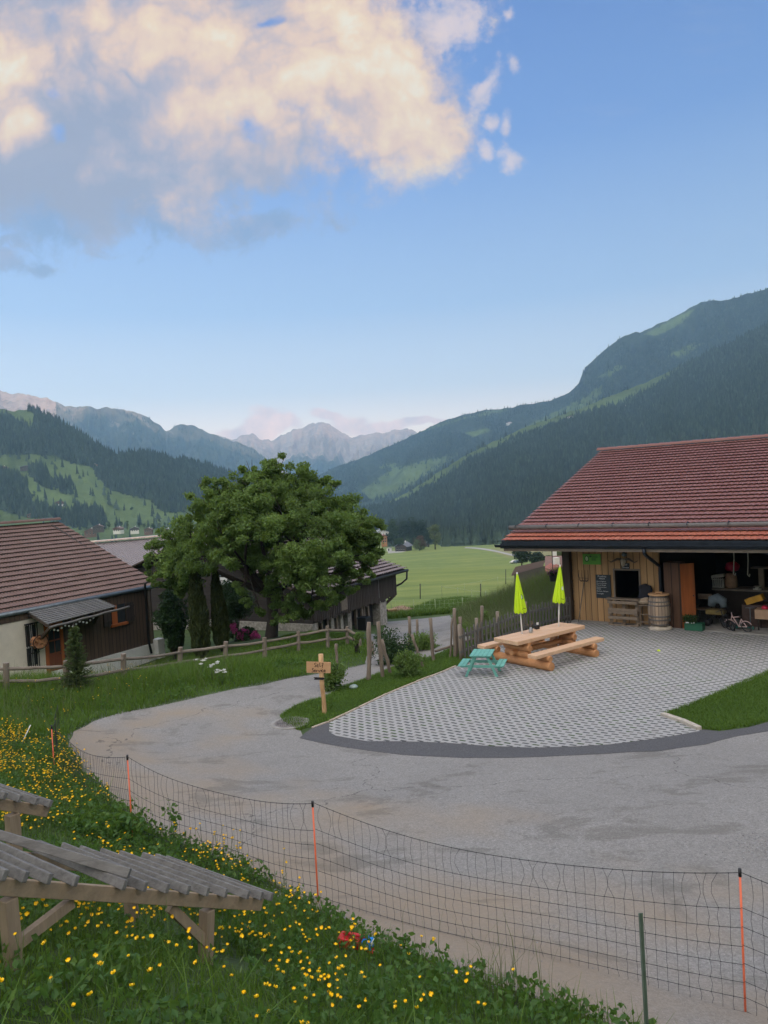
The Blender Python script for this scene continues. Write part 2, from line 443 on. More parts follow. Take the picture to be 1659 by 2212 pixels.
def paver_mat():
    m, nt, b = new_mat('grass_grid_pavers')
    tc = nt.nodes.new('ShaderNodeTexCoord')
    def dot(vv):
        d = nt.nodes.new('ShaderNodeVectorMath'); d.operation = 'DOT_PRODUCT'; d.inputs[1].default_value = vv
        nt.links.new(tc.outputs['Object'], d.inputs[0]); return d.outputs['Value']
    a = dot(tuple(DE)); n_ = dot(tuple(DN))
    PA, PN = .2, .133
    q = math_(nt, 'DIVIDE', n_, PN); row = math_(nt, 'FLOOR', q); fn = math_(nt, 'FRACT', q)
    sh = math_(nt, 'MULTIPLY', row, .42)
    qa = math_(nt, 'ADD', math_(nt, 'DIVIDE', a, PA), sh); fa = math_(nt, 'FRACT', qa)
    jx = noise_(nt, tc.outputs['Object'], 30, 2)
    da = math_(nt, 'ABSOLUTE', math_(nt, 'SUBTRACT', fa, .5)); dn = math_(nt, 'ABSOLUTE', math_(nt, 'SUBTRACT', fn, .5))
    hole = math_(nt, 'MULTIPLY', math_(nt, 'LESS_THAN', da, math_(nt, 'ADD', .26, math_(nt, 'MULTIPLY', jx, .12))), math_(nt, 'LESS_THAN', dn, math_(nt, 'ADD', .16, math_(nt, 'MULTIPLY', jx, .12))))
    fine = noise_(nt, tc.outputs['Object'], 55, 4, .7); big = noise_(nt, tc.outputs['Object'], .7, 4)
    conc = ramp(nt, fine, [(.3, (.30,.30,.295)), (.7, (.43,.43,.42))])
    conc = mixc(nt, math_(nt, 'MULTIPLY', big, .5), conc, (.22,.215,.21))
    dirt = ramp(nt, noise_(nt, tc.outputs['Object'], 2.3, 5, .7), [(.55, (0,0,0)), (.72, (1,1,1))])
    conc = mixc(nt, math_(nt, 'MULTIPLY', dirt, .45), conc, (.19,.175,.15))
    cell = N(nt, 'ShaderNodeTexWhiteNoise', noise_dimensions='2D')
    cv = N(nt, 'ShaderNodeCombineXYZ'); nt.links.new(math_(nt, 'FLOOR', qa), cv.inputs[0]); nt.links.new(row, cv.inputs[1]); nt.links.new(cv.outputs[0], cell.inputs['Vector'])
    soil = mixc(nt, cell.outputs['Value'], (.055,.06,.062), (.14,.14,.13))
    soil = mixc(nt, math_(nt, 'GREATER_THAN', math_(nt, 'MULTIPLY', cell.outputs['Value'], noise_(nt, tc.outputs['Object'], .9, 3)), .40), soil, (.04,.07,.02))
    nt.links.new(mixc(nt, hole, conc, soil), b.inputs['Base Color'])
    b.inputs['Roughness'].default_value = .85
    bump_(nt, b, math_(nt, 'ADD', math_(nt, 'MULTIPLY', hole, -1), math_(nt, 'MULTIPLY', fine, .1)), .8, .03)
    return m
M_PAVE = paver_mat()

# ------------------------------------------------------------------ ground sheet
def axis(lo, hi, fl, fh, st, grow=1.12):
    a = list(np.arange(fl, fh+1e-6, st)); s = st
    x = fh
    while x < hi: s *= grow; x += s; a.append(x)
    s = st; x = fl
    while x > lo: s *= grow; x -= s; a.insert(0, x)
    return np.array(a)
gx = axis(-5500, 5500, -18, 22, .3); gy = axis(-1500, 6500, -3, 52, .3)
X, Y = np.meshgrid(gx, gy)
Z = G_np(X, Y)
for pl, dd in ((ROAD, .06), (PAVE, .06)):
    # sink the soil only where the whole neighbourhood lies under a paved sheet
    k = inside(pl, X, Y)
    Z = Z - k*dd
ny_, nx_ = X.shape
idx = np.arange(nx_*ny_).reshape(ny_, nx_)
FQ = np.stack([idx[:-1, :-1], idx[:-1, 1:], idx[1:, 1:], idx[1:, :-1]], -1).reshape(-1, 4)
U_, V_, zc = proj_np(np.c_[X.ravel(), Y.ravel(), Z.ravel()])
front = zc > 1
mow = sstep(46, 56, Y.ravel()+.12*X.ravel()) * (sstep(-40, -20, X.ravel()) + (Y.ravel() > 80))
mow = np.clip(mow, 0, 1)
dry = (inside([(1045,1196),(1100,1172),(1250,1178),(1250,1212),(1120,1206)], U_, V_) & front).astype(float)
land = np_mesh('ground', np.c_[X.ravel(), Y.ravel(), Z.ravel()], FQ, M_GROUND, smooth=True, attrs={'mow': mow, 'dry': dry})
tag(land, kind='structure')

road = sheet('road', ROAD, 0, M_ROAD, wob=.10); tag(road, kind='structure')
co = np.empty(len(road.data.vertices)*3, np.float32); road.data.vertices.foreach_get('co', co); co = co.reshape(-1, 3)
bank = np.array([(p.x, p.y) for p in poly_uv(EDGE_BANK)])
dd = np.sqrt(((co[:, None, :2]-bank[None])**2).sum(-1)).min(1)
nz = np.array([mnoise.fractal((a*.8, b*.8, 0), 1, 2, 3) for a, b, _ in co])
dust = np.clip(1.15 - dd/2.3 + nz*1.2, 0, 1)
a = road.data.attributes.new('dust', 'FLOAT', 'POINT'); a.data.foreach_set('value', dust.astype(np.float32))
pav = sheet('yard_paving', PAVE, .012, M_PAVE); tag(pav, kind='structure')
stp = sheet('asphalt_apron', STRIP, .007, M_TAR, wob=.04); tag(stp, kind='structure')
FPATH = [(1003,1184),(1040,1187),(1075,1193),(1100,1199),(1135,1207),(1165,1212),(1165,1209),(1135,1203),(1100,1196),(1075,1190),(1040,1184),(1006,1182)]

# ------------------------------------------------------------------ hills and mountains
def rock_mat(name, grass, woodc, rock, rscale=.004):
    m, nt, b = new_mat(name)
    v = coords(nt)
    fr = N(nt, 'ShaderNodeAttribute', attribute_name='wooded').outputs['Fac']
    rk = N(nt, 'ShaderNodeAttribute', attribute_name='rocky').outputs['Fac']
    f = noise_(nt, v, .02, 6, .7); g = noise_(nt, v, rscale, 7, .7, .5)
    cg = ramp(nt, noise_(nt, v, .006, 6, .65), [(.35, tuple(x*.7 for x in grass)), (.65, tuple(x*1.3 for x in grass))])
    cw = ramp(nt, f, [(.3, tuple(x*.5 for x in woodc)), (.7, tuple(x*1.5 for x in woodc))])
    cr = ramp(nt, f, [(.3, tuple(x*.6 for x in rock)), (.7, tuple(x*1.2 for x in rock))])
    c = mixc(nt, fr, cg, cw)
    rr = ramp(nt, math_(nt, 'ADD', rk, math_(nt, 'SUBTRACT', math_(nt, 'MULTIPLY', g, 1.6), .8)), [(.45, (0,0,0)), (.6, (1,1,1))])
    c = mixc(nt, math_(nt, 'MULTIPLY', rr, math_(nt, 'GREATER_THAN', rk, .01)), c, cr)
    nt.links.new(c, b.inputs['Base Color']); b.inputs['Roughness'].default_value = .95
    b.inputs['Specular IOR Level'].default_value = .1
    bump_(nt, b, f, .6, 12)
    return m
def interp_poly(pts, n):
    pts = np.array(pts, float); u = pts[:, 0]
    us = np.linspace(u[0], u[-1], n)
    return us, np.interp(us, u, pts[:, 1]), np.interp(us, u, pts[:, 2])
def massif(name, top, bot, nu, nt_, amp, mat, prof=0.0, gul=6, jag=0, seed=0, back=900, backdrop=500, wfun=None, rfun=None):
    """a mountain side from its crest down to its foot, with gullies, and a far side falling away behind the crest"""
    us, vt, yt = interp_poly(top, nu); ub, vb, yb = interp_poly(bot, nu)
    V = np.zeros((nt_+4, nu, 3))
    for j in range(nu):
        A = np.array(P(us[j], vt[j], yt[j])); B = np.array(P(ub[j], vb[j], yb[j]))
        A = A + np.array([0, 0, jag*mnoise.fractal((us[j]*.045, seed, 3), .9, 2.1, 6)])
        out = A - np.array(CAM); out[2] = 0; out /= np.linalg.norm(out)
        for k in (0, 1, 2, 3):
            q = (4-k)/4
            V[k, j] = A + out*back*q + np.array([0, 0, -backdrop*q**1.3])
        for i in range(nt_):
            t = i/(nt_-1)
            p = A + (B-A)*t
            w = math.sin(math.pi*min(1, t*1.0))
            p[2] += prof*w
            n1 = mnoise.ridged_multi_fractal((us[j]*gul*.0026+seed+t*.5, t*1.6+seed*.7, seed), 1.05, 2.1, 5, 1, 2)-1.0
            n2 = mnoise.fractal((us[j]*.02+seed*3, t*7, seed+5), 1, 2.1, 5)
            ww = min(1, t*7)*min(1, (1-t)*4)
            p[2] += amp*ww*(n1*.5 + n2*.3 - .55*(1-t))
            p -= out*amp*ww*n1*1.1
            V[4+i, j] = p
    rows = nt_+4
    idx = np.arange(rows*nu).reshape(rows, nu)
    fq = np.stack([idx[:-1, :-1], idx[1:, :-1], idx[1:, 1:], idx[:-1, 1:]], -1).reshape(-1, 4)
    vv = V.reshape(-1, 3); u, v, z = proj_np(vv)
    t = np.repeat(np.r_[np.zeros(4), np.linspace(0, 1, nt_)], nu)
    at = {'wooded': wfun(u, v, t).astype(float) if wfun else np.zeros(len(vv)), 'rocky': rfun(u, v, t).astype(float) if rfun else np.zeros(len(vv))}
    o = np_mesh(name, vv, fq, mat, smooth=True, attrs=at)
    tag(o, kind='structure')
    return V[4:]
def scatter(V, n, fn, seed=1, gamma=1.0):
    r = np.random.default_rng(seed); rows, cols, _ = V.shape
    a = r.random(n)**gamma*(rows-1.001); b = r.random(n)*(cols-1.001)
    i = a.astype(int); j = b.astype(int); fa = (a-i)[:, None]; fb = (b-j)[:, None]
    p = V[i, j]*(1-fa)*(1-fb)+V[i+1, j]*fa*(1-fb)+V[i, j+1]*(1-fa)*fb+V[i+1, j+1]*fa*fb
    u, v, z = proj_np(p)
    return p[fn(u, v, r)]
def conifers(name, pos, h0, h1, seed=3, wid=.19, kinds=.1):
    """many conifers as one mass: jagged three tier crowns"""
    r = np.random.default_rng(seed); n = len(pos)
    K = 7; T = []; F_ = []
    for zlo, zhi, rad in ((.08, .55, 1.0), (.34, .8, .72), (.6, 1.0, .42)):
        b = len(T)
        for k in range(K):
            an = 2*math.pi*k/K; rr = rad*(1.0 if k % 2 else .66)
            T.append((rr*math.cos(an), rr*math.sin(an), zlo - (.05 if k % 2 else 0)))
        T.append((0, 0, zhi))
        F_ += [(b+k, b+(k+1) % K, b+K) for k in range(K)]
    T = np.array(T); F_ = np.array(F_)
    h = r.uniform(h0, h1, n); w = h*wid*r.uniform(.75, 1.3, n)
    leafy = r.random(n) < kinds
    w = np.where(leafy, w*1.9, w); h = np.where(leafy, h*.72, h)
    an = r.random(n)*6.28
    c, s = np.cos(an), np.sin(an)
    Vx = T[None, :, 0]*w[:, None]; Vy = T[None, :, 1]*w[:, None]; Vz = T[None, :, 2]*h[:, None]
    Vx = Vx*(1+r.uniform(-.25, .25, Vx.shape)); Vz = Vz*(1+r.uniform(-.06, .06, Vz.shape))
    V = np.stack([Vx*c[:, None]-Vy*s[:, None]+pos[:, 0:1], Vx*s[:, None]+Vy*c[:, None]+pos[:, 1:2], Vz+pos[:, 2:3]-h[:, None]*.04], -1)
    fc = (F_[None]+(np.arange(n)*len(T))[:, None, None]).reshape(-1, 3)
    tone = np.repeat(np.clip(r.normal(.42, .2, n)+leafy*.35, 0, 1), len(T))
    o = np_mesh(name, V.reshape(-1, 3), fc, M_CONIF, attrs={'tone': tone})
    return tag(o, kind='stuff')
M_CONIF = foliage('conifer_needles', (.032,.050,.032), .65, .85, trans=0, nscale=.02)
M_HILL = rock_mat('alpine_slope', (.085,.12,.04), (.026,.038,.024), (.33,.30,.27))
M_PEAK = rock_mat('limestone_peaks', (.12,.105,.065), (.05,.06,.04), (.42,.33,.26), .0022)
IN = lambda poly: (lambda u, v: inside(poly, u, v))

# far central peaks
top = [(440,938,6200),(470,940,6200),(500,948,6200),(520,944,6200),(545,937,6200),(562,950,6200),(585,950,6200),(620,936,6200),(650,924,6200),(672,915,6200),(693,911,6200),(708,916,6200),(722,922,6200),(742,934,6200),(762,947,6200),(782,940,6200),(805,935,6200),(830,935,6200),(855,929,6200),(880,922,6200),(900,936,6200),(930,955,6200),(980,975,6200),(1100,985,6200)]
bot = [(400,1060,4300),(1150,1060,4300)]
massif('mountains', top, bot, 360, 110, 150, M_PEAK, prof=-60, gul=7, jag=22, seed=2.3, back=350, rfun=lambda u, v, t: np.clip(1.05-t*1.5, 0, 1), wfun=lambda u, v, t: sstep(.4, .6, t))
# left range with the lit crags
top = [(-260,835,4200),(-120,828,4200),(0,842,4200),(20,850,4200),(35,848,4200),(70,854,4200),(105,862,4200),(140,877,4200),(200,879,4200),(250,882,4200),(290,890,4200),(320,902,4200),(345,920,4200),(358,930,4300),(375,922,4400),(395,918,4500),(412,915,4500),(430,927,4500),(455,936,4500),(480,946,4500),(505,952,4500),(530,962,4500),(560,978,4500),(590,1000,4500),(640,1035,4500)]
bot = [(-260,1070,2600),(640,1075,3000)]
VL1 = massif('mountains', top, bot, 360, 110, 90, M_PEAK, prof=-30, gul=8, jag=12, seed=5.1,
    wfun=lambda u, v, t: ((u > 110) & (t > .1) | (t > .3)).astype(float)*.9, rfun=lambda u, v, t: np.clip(np.where(u < 120, .85-t*1.6, .42-t*.35), 0, 1))
def f(u, v, r):
    k = np.array([mnoise.noise((a*.03, b*.05, 4)) for a, b in zip(u, v)])
    return ((u > 115) & (u < 345) & (v > 880) | (u > 360) & (u < 425)) & (k > -.05) | (v > 950) & (k > -.2)
conifers('forest', scatter(VL1, 14000, f, 4, .8), 12, 22, 5, .16)
# left hill: forest above, meadows below
top = [(-260,880,1500),(0,884,1500),(30,888,1500),(60,884,1500),(85,886,1500),(120,908,1500),(180,942,1450),(230,976,1400),(262,984,1400),(300,980,1450),(350,986,1500),(420,998,1600),(480,1017,1700),(560,1036,1900),(640,1052,2100),(740,1082,2300),(860,1098,2400)]
bot = [(-260,1222,800),(400,1196,850),(860,1172,950)]
WOOD_L = [[(-300,895),(15,900),(50,918),(72,930),(78,900),(62,884),(120,905),(180,938),(240,978),(240,1010),(170,1005),(120,985),(70,980),(-300,985)],
          [(205,985),(240,975),(300,975),(480,1012),(640,1050),(860,1096),(860,1118),(420,1095),(385,1105),(350,1105),(330,1080),(290,1070),(240,1060),(210,1030)],
          [(-300,1040),(0,1020),(40,1030),(52,1040),(50,1075),(90,1095),(130,1108),(130,1122),(60,1118),(0,1100),(-300,1090)],
          [(130,1100),(185,1103),(220,1112),(220,1140),(130,1135)],
          [(66,1012),(100,1010),(110,1040),(95,1055),(72,1035)],[(128,1042),(150,1040),(150,1065),(128,1065)]]
WL = lambda u, v: np.any([inside(p, u, v) for p in WOOD_L], 0)
VL2 = massif('hills', top, bot, 300, 110, 12, M_HILL, prof=-14, gul=5, jag=3, seed=8.2, back=500, backdrop=200, wfun=lambda u, v, t: WL(u, v).astype(float)*.9)
def f(u, v, r):
    j = r.normal(0, 7, len(u)); k = np.array([mnoise.noise((a*.03, b*.06, 3)) for a, b in zip(u, v)]); return (WL(u+j, v+j*.5) & (u < 900) & (k > -.38)) | ((r.random(len(u)) < .012) & (u < 600))
conifers('forest', scatter(VL2, 46000, f, 6), 9, 18, 7, .19, .22)
# big right mountain
top = [(640,1052,3300),(700,1020,3300),(740,1003,3300),(780,990,3300),(850,960,3250),(900,937,3200),(950,911,3150),(1000,896,3100),(1050,886,3050),(1100,881,3000),(1150,873,2950),(1190,865,2900),(1230,848,2850),(1250,826,2800),(1258,806,2800),(1268,790,2800),(1290,770,2780),(1330,737,2750),(1352,724,2750),(1372,716,2750),(1382,719,2750),(1430,697,2700),(1480,672,2700),(1500,660,2700),(1516,650,2700),(1540,648,2680),(1560,650,2650),(1600,641,2600),(1659,621,2500),(1800,560,2400),(2100,520,2300)]
bot = [(640,1105,2300),(900,1100,1900),(1300,1060,1700),(2100,1000,1500)]
MEAD_R1 = [[(890,940),(950,915),(1060,886),(1110,884),(1060,895),(1000,905),(950,922)],[(1390,722),(1480,676),(1500,668),(1470,700),(1420,725)],
           [(1130,930),(1160,905),(1200,890),(1240,868),(1275,850),(1290,835),(1302,832),(1298,860),(1240,900),(1180,915),(1130,935)],[(1005,935),(1050,925),(1062,930),(1020,945)],
           [(780,1060),(850,1010),(960,985),(1000,975),(960,1005),(900,1040),(860,1065),(800,1085)],[(1290,815),(1330,790),(1355,790),(1320,812)],[(820,1003),(860,1000),(850,1010),(820,1012)],
           [(1440,770),(1500,740),(1520,742),(1470,775)]]
MR1 = lambda u, v: np.any([inside(p, u, v) for p in MEAD_R1], 0)
def rk1(u, v, t): return np.clip(.22*inside([(1420,730),(1500,690),(1560,700),(1540,760),(1420,790)], u, v), 0, 1)
VR1 = massif('mountains', top, bot, 420, 130, 45, M_HILL, prof=10, gul=6, jag=5, seed=12.7, wfun=lambda u, v, t: (~MR1(u, v)).astype(float)*.95, rfun=rk1)
def f(u, v, r):
    j = r.normal(0, 5, len(u)); k = np.array([mnoise.noise((a*.012, b*.02, 7)) for a, b in zip(u, v)])
    return ~MR1(u+j, v+j) & (u < 1720) & (v < 1085) & (k > -.32) & ~((u > 1385) & (u < 1520) & (v < 735) & (r.random(len(u)) < .93))
conifers('forest', scatter(VR1, 48000, f, 9, .85), 7, 14, 10, .22, .25)
# nearer wooded spur on the right
top = [(700,1118,1750),(760,1105,1700),(815,1094,1650),(850,1080,1600),(880,1064,1600),(915,1044,1600),(950,1018,1600),(1000,988,1620),(1060,956,1650),(1130,925,1680),(1200,900,1700),(1260,880,1720),(1330,851,1750),(1400,824,1780),(1480,786,1800),(1560,748,1800),(1659,700,1800),(1900,600,1800)]
bot = [(700,1140,900),(850,1165,760),(1100,1172,660),(1300,1190,600),(1900,1250,560)]
MEAD_R2 = [[(790,1100),(815,1090),(880,1062),(950,1015),(1000,985),(1060,953),(1130,922),(1200,897),(1260,877),(1330,848),(1400,820),(1490,782),(1470,800),(1400,842),(1350,868),(1260,897),(1200,918),(1130,942),(1060,975),(1010,1000),(970,1030),(930,1055),(880,1080),(830,1095)],
           [(1160,1150),(1190,1135),(1300,1120),(1300,1150),(1230,1165)]]
MR2 = lambda u, v: np.any([inside(p, u, v) for p in MEAD_R2], 0)
VR2 = massif('hills', top, bot, 360, 120, 16, M_HILL, prof=-12, gul=4, jag=3, seed=21.4, back=500, backdrop=200, wfun=lambda u, v, t: (~MR2(u, v)).astype(float)*.95)
def f(u, v, r):
    j = r.normal(0, 3.5, len(u)); return ~MR2(u+j, v+j*.6) & (u < 1720)
conifers('forest', scatter(VR2, 44000, f, 13), 8, 16, 14, .19, .22)
def f(u, v, r): return MR2(u, v) & (r.random(len(u)) < .03) & (np.abs(v-(1560-.51*u)) < 400)
conifers('forest', scatter(VR2, 6000, f, 15), 7, 13, 16, .3, .7)
# wooded foot of the slope beyond the fields
r = np.random.default_rng(31); q = []
for _ in range(1500):
    u = r.uniform(820, 1250); v = r.uniform(1140, 1176)
    y = r.uniform(560, 700); p = P(u, 1150, y); q.append((p.x, p.y, far_h(p.x, p.y)))
q = np.array(q); qq = proj_np(q)[0]; q = q[(qq > 835) & (q[:, 1] > 600) | (qq > 960)]
conifers('forest', q, 9, 17, 32, .2, .45)
# unseen range added behind and right of the viewer to shade the valley floor
SUN_EL = R(5.0); SUNH = Vector((.62, -.785, 0)).normalized(); SPERP = Vector((.785, .62, 0)).normalized()
nw, nr = 160, 22
V = np.zeros((nr, nw, 3))
for j in range(nw):
    w = -4500 + 11500*j/(nw-1)
    H = 1070 + 40*mnoise.fractal((w*.0012, 3, 1), 1, 2, 5)
    for i in range(nr):
        t = i/(nr-1)*2-1
        dd = 2000 + t*1300
        z = (H+60)*max(0, 1-abs(t)**1.15) - 60 + (50*mnoise.fractal((w*.003, t*4, 6), 1, 2, 5) if abs(t) > .12 else 0)
        p = SUNH*dd + SPERP*w
        V[i, j] = (p.x, p.y, z)
idx = np.arange(nr*nw).reshape(nr, nw)
fq = np.stack([idx[:-1, :-1], idx[1:, :-1], idx[1:, 1:], idx[:-1, 1:]], -1).reshape(-1, 4)
tag(np_mesh('mountains', V.reshape(-1, 3), fq, M_HILL, smooth=True, attrs={'wooded': np.full(nw*nr, .8)}), kind='structure')
# ------------------------------------------------------------------ daylight: sky, clouds, one low sun, haze
EXPO = 0.2
w = bpy.data.worlds.new('World'); sc.world = w; w.use_nodes = True
nt = w.node_tree; bg = nt.nodes['Background']
sky = nt.nodes.new('ShaderNodeTexSky'); sky.sky_type = 'NISHITA'; sky.sun_disc = False
sky.sun_elevation = SUN_EL; sky.sun_rotation = math.atan2(SUNH.x, SUNH.y)
sky.altitude = 1000; sky.air_density = 1.0; sky.dust_density = .6; sky.ozone_density = 1.5
tc = nt.nodes.new('ShaderNodeTexCoord'); sep = nt.nodes.new('ShaderNodeSeparateXYZ'); nt.links.new(tc.outputs['Generated'], sep.inputs[0])
X_, Y_, Z_ = sep.outputs
el = math_(nt, 'ARCSINE', Z_)
def lin(c): return tuple((x/255/12.92 if x/255 <= .04045 else ((x/255+.055)/1.055)**2.4) for x in c)
# clear sky by elevation, tinted by the physical sky model
SKYG = 1.0
grad = ramp(nt, math_(nt, 'DIVIDE', el, math.pi/2), [(0.0, (2.7,1.9,1.25)), (.04, (1.85,1.45,1.12)), (.085, (.93,.96,1.0)), (.15, (.43,.61,.90)), (.27, (.165,.33,.74)), (.41, (.075,.19,.56)), (.7, lin((78,120,190))), (1, lin((62,100,172)))])
side = math_(nt, 'MULTIPLY_ADD', X_, -.25, 1.0)
cb = N(nt, 'ShaderNodeCombineXYZ')
for i in range(3): nt.links.new(side, cb.inputs[i])
base = mixc(nt, 1.0, grad, cb.outputs[0], 'MULTIPLY')
# tangent coordinates of the view across the valley: a = x/y, b = z/y
yy = math_(nt, 'MAXIMUM', Y_, .06)
A_ = math_(nt, 'DIVIDE', X_, yy); B_ = math_(nt, 'DIVIDE', Z_, yy)
cv = N(nt, 'ShaderNodeCombineXYZ'); nt.links.new(A_, cv.inputs[0]); nt.links.new(B_, cv.inputs[1])
def uvab(u, v):
    d = ray(u, v); return d.x, d.z
def nz(scale, det=6, ro=.6, off=(0,0,0), st=(1,1,1), dist=0):
    mp = nt.nodes.new('ShaderNodeMapping'); mp.inputs['Location'].default_value = off; mp.inputs['Scale'].default_value = st
    nt.links.new(cv.outputs[0], mp.inputs[0]); return noise_(nt, mp.outputs[0], scale, det, ro, dist)
wv = N(nt, 'ShaderNodeTexNoise'); wv.inputs['Scale'].default_value = 4.5; wv.inputs['Detail'].default_value = 4; nt.links.new(cv.outputs[0], wv.inputs['Vector'])
wsub = N(nt, 'ShaderNodeVectorMath', operation='SUBTRACT'); wsub.inputs[1].default_value = (.5,.5,.5); nt.links.new(wv.outputs['Color'], wsub.inputs[0])
wmul = N(nt, 'ShaderNodeVectorMath', operation='SCALE'); wmul.inputs['Scale'].default_value = .16; nt.links.new(wsub.outputs[0], wmul.inputs[0])
wadd = N(nt, 'ShaderNodeVectorMath', operation='ADD'); nt.links.new(cv.outputs[0], wadd.inputs[0]); nt.links.new(wmul.outputs[0], wadd.inputs[1])
def blob(u, v, ru, rv, ang=0, soft=1.0, warp=True):
    """soft elliptical cloud body: 1 in the middle, 0 at the rim"""
    a, b = uvab(u, v)
    mp = nt.nodes.new('ShaderNodeMapping'); mp.vector_type = 'TEXTURE'
    mp.inputs['Location'].default_value = (a, b, 0); mp.inputs['Rotation'].default_value = (0, 0, ang); mp.inputs['Scale'].default_value = (ru/F, rv/F, 1)
    nt.links.new((wadd if warp else cv).outputs[0], mp.inputs[0])
    ln = N(nt, 'ShaderNodeVectorMath', operation='LENGTH'); nt.links.new(mp.outputs[0], ln.inputs[0])
    return math_(nt, 'SUBTRACT', 1, ln.outputs['Value'])
def vmax(*a):
    r = a[0]
    for q in a[1:]: r = math_(nt, 'SMOOTH_MAX', r, q, .25)
    return r
big = vmax(blob(250,130,430,290), blob(60,240,330,250), blob(620,100,330,250), blob(770,180,190,190), blob(430,300,330,140), blob(880,270,130,100), blob(200,340,330,150), blob(540,350,200,70), blob(955,290,60,44), blob(-200,150,400,380), blob(300,-150,650,240))
hole = vmax(blob(105,210,50,48), blob(100,290,32,40), blob(585,22,40,26), blob(520,290,40,60,.5))
small = vmax(blob(975,30,70,85), blob(1038,178,38,58,-.5), blob(1098,128,24,26), blob(1102,338,30,28), blob(1040,320,26,20), blob(1058,258,26,20), blob(1100,262,18,24), blob(1088,12,16,20))
scraps = vmax(blob(230,470,330,95), blob(80,420,180,90), blob(560,480,160,40), blob(28,592,66,34), blob(110,600,36,14), blob(320,400,200,90), blob(60,550,40,16))
n1 = nz(5.5, 8, .6, (3.1, 1.7, 0)); n2 = nz(15, 7, .6, (1, 5, 0)); n3 = nz(3.0, 5, .55, (9, 2, 0)); n4 = nz(38, 6, .62, (4, 4, 0))
wisp = nz(13, 7, .66, (2, 2, 3), (1, 1, 1), .4); fall = nz(16, 6, .6, (6, 1, 0), (1.5, .45, 1), .3)
# billows: rounded lumps of cloud
def billow(sc_, off, det=3):
    mp = nt.nodes.new('ShaderNodeMapping'); mp.inputs['Location'].default_value = off; nt.links.new(wadd.outputs[0], mp.inputs[0])
    q = noise_(nt, mp.outputs[0], sc_, det, .5)
    return math_(nt, 'SUBTRACT', .42, math_(nt, 'MULTIPLY', math_(nt, 'ABSOLUTE', math_(nt, 'SUBTRACT', q, .5)), 2.6))
b1 = billow(7, (2, 3, 0), 4); b2 = billow(17, (5, 1, 0))
def sm(x, lo, hi):
    n = N(nt, 'ShaderNodeMapRange', interpolation_type='SMOOTHSTEP'); n.inputs['From Min'].default_value = lo; n.inputs['From Max'].default_value = hi
    nt.links.new(x, n.inputs['Value']); return n.outputs[0]
def madd(a, k, c): return math_(nt, 'MULTIPLY_ADD', a, k, c)
def add(*a):
    r = a[0]
    for q in a[1:]: r = math_(nt, 'ADD', r, q)
    return r
body = add(big, madd(n1, 1.0, -.42), madd(n2, .9, -.42), madd(n4, .55, -.27), madd(b1, -.35, .1), math_(nt, 'MULTIPLY', sm(add(hole, madd(n2, 2.6, -1.35), madd(n4, 1.6, -.8)), -.4, 1.2), -.8))
dB = sm(body, -.12, .5)
bs = add(small, madd(n2, 1.4, -.68), madd(n4, 2.0, -.98), madd(b2, -.3, .1))
dS = math_(nt, 'MULTIPLY', sm(bs, -.1, .95), .8)
bc = add(math_(nt, 'MULTIPLY', scraps, .8), madd(wisp, 3.0, -1.28), madd(n4, .8, -.4))
dC = math_(nt, 'MULTIPLY', sm(bc, .0, .7), .75)
# light on the cloud: warm crown to the upper right, grey belly to the lower left
warm = vmax(blob(760,120,330,260), blob(610,210,260,190), blob(470,60,320,120), blob(900,270,220,140), blob(30,110,110,130), blob(45,270,46,42), blob(300,40,260,90))
wl = add(math_(nt, 'MULTIPLY', warm, .9), madd(n1, 1.4, -.67), madd(n2, 1.0, -.52), madd(n4, .35, -.18), madd(b1, -1.5, .38), madd(b2, -.7, .17), madd(fall, .8, -.4))
lit = math_(nt, 'MULTIPLY_ADD', wl, .58, .34, clamp=True)
ccol = ramp(nt, lit, [(0, lin((158,160,180))), (.22, lin((180,172,184))), (.42, lin((212,188,182))), (.62, lin((244,208,180))), (.82, lin((255,224,184))), (1, lin((255,240,210)))])
c = base
c = mixc(nt, dC, c, ramp(nt, n2, [(.35, lin((126,150,188))), (.7, lin((176,172,190)))]))
c = mixc(nt, dB, c, ccol)
c = mixc(nt, dS, c, ramp(nt, b2, [(.15, lin((240,216,210))), (.6, lin((188,184,204)))]))
# low pink bank beyond the far peaks
bank_ = vmax(blob(560,915,90,26), blob(735,905,50,26), blob(700,890,34,18), blob(800,915,110,20), blob(920,910,70,12), blob(880,905,60,10), blob(620,925,80,18))
dP = math_(nt, 'MULTIPLY', sm(math_(nt, 'ADD', bank_, math_(nt, 'ADD', madd(n2, 1.0, -.5), madd(n4, .8, -.4))), .0, .5), .75)
c = mixc(nt, dP, c, ramp(nt, n2, [(.35, (.75,.62,.66)), (.65, (1.7,1.05,.85))]))
thin = math_(nt, 'MULTIPLY', sm(nz(7, 6, .6, (7, 7, 0), (.5, 2.2, 1)), .55, .8), .12)
c = mixc(nt, thin, c, lin((210,205,210)))
# unseen sky towards the low sun, brightened as added cloud to lift the ground
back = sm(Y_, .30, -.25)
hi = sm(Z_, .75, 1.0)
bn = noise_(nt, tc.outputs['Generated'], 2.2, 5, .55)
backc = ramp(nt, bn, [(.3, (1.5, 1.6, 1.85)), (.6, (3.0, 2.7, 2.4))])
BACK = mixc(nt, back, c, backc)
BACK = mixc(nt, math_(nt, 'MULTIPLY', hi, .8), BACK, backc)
# the physical sky of the same low sun shows through everything
SKYS = .1
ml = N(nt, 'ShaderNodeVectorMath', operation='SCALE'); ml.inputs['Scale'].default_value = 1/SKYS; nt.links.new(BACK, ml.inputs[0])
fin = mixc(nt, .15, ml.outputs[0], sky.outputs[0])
nt.links.new(fin, bg.inputs['Color']); bg.inputs['Strength'].default_value = SKYS

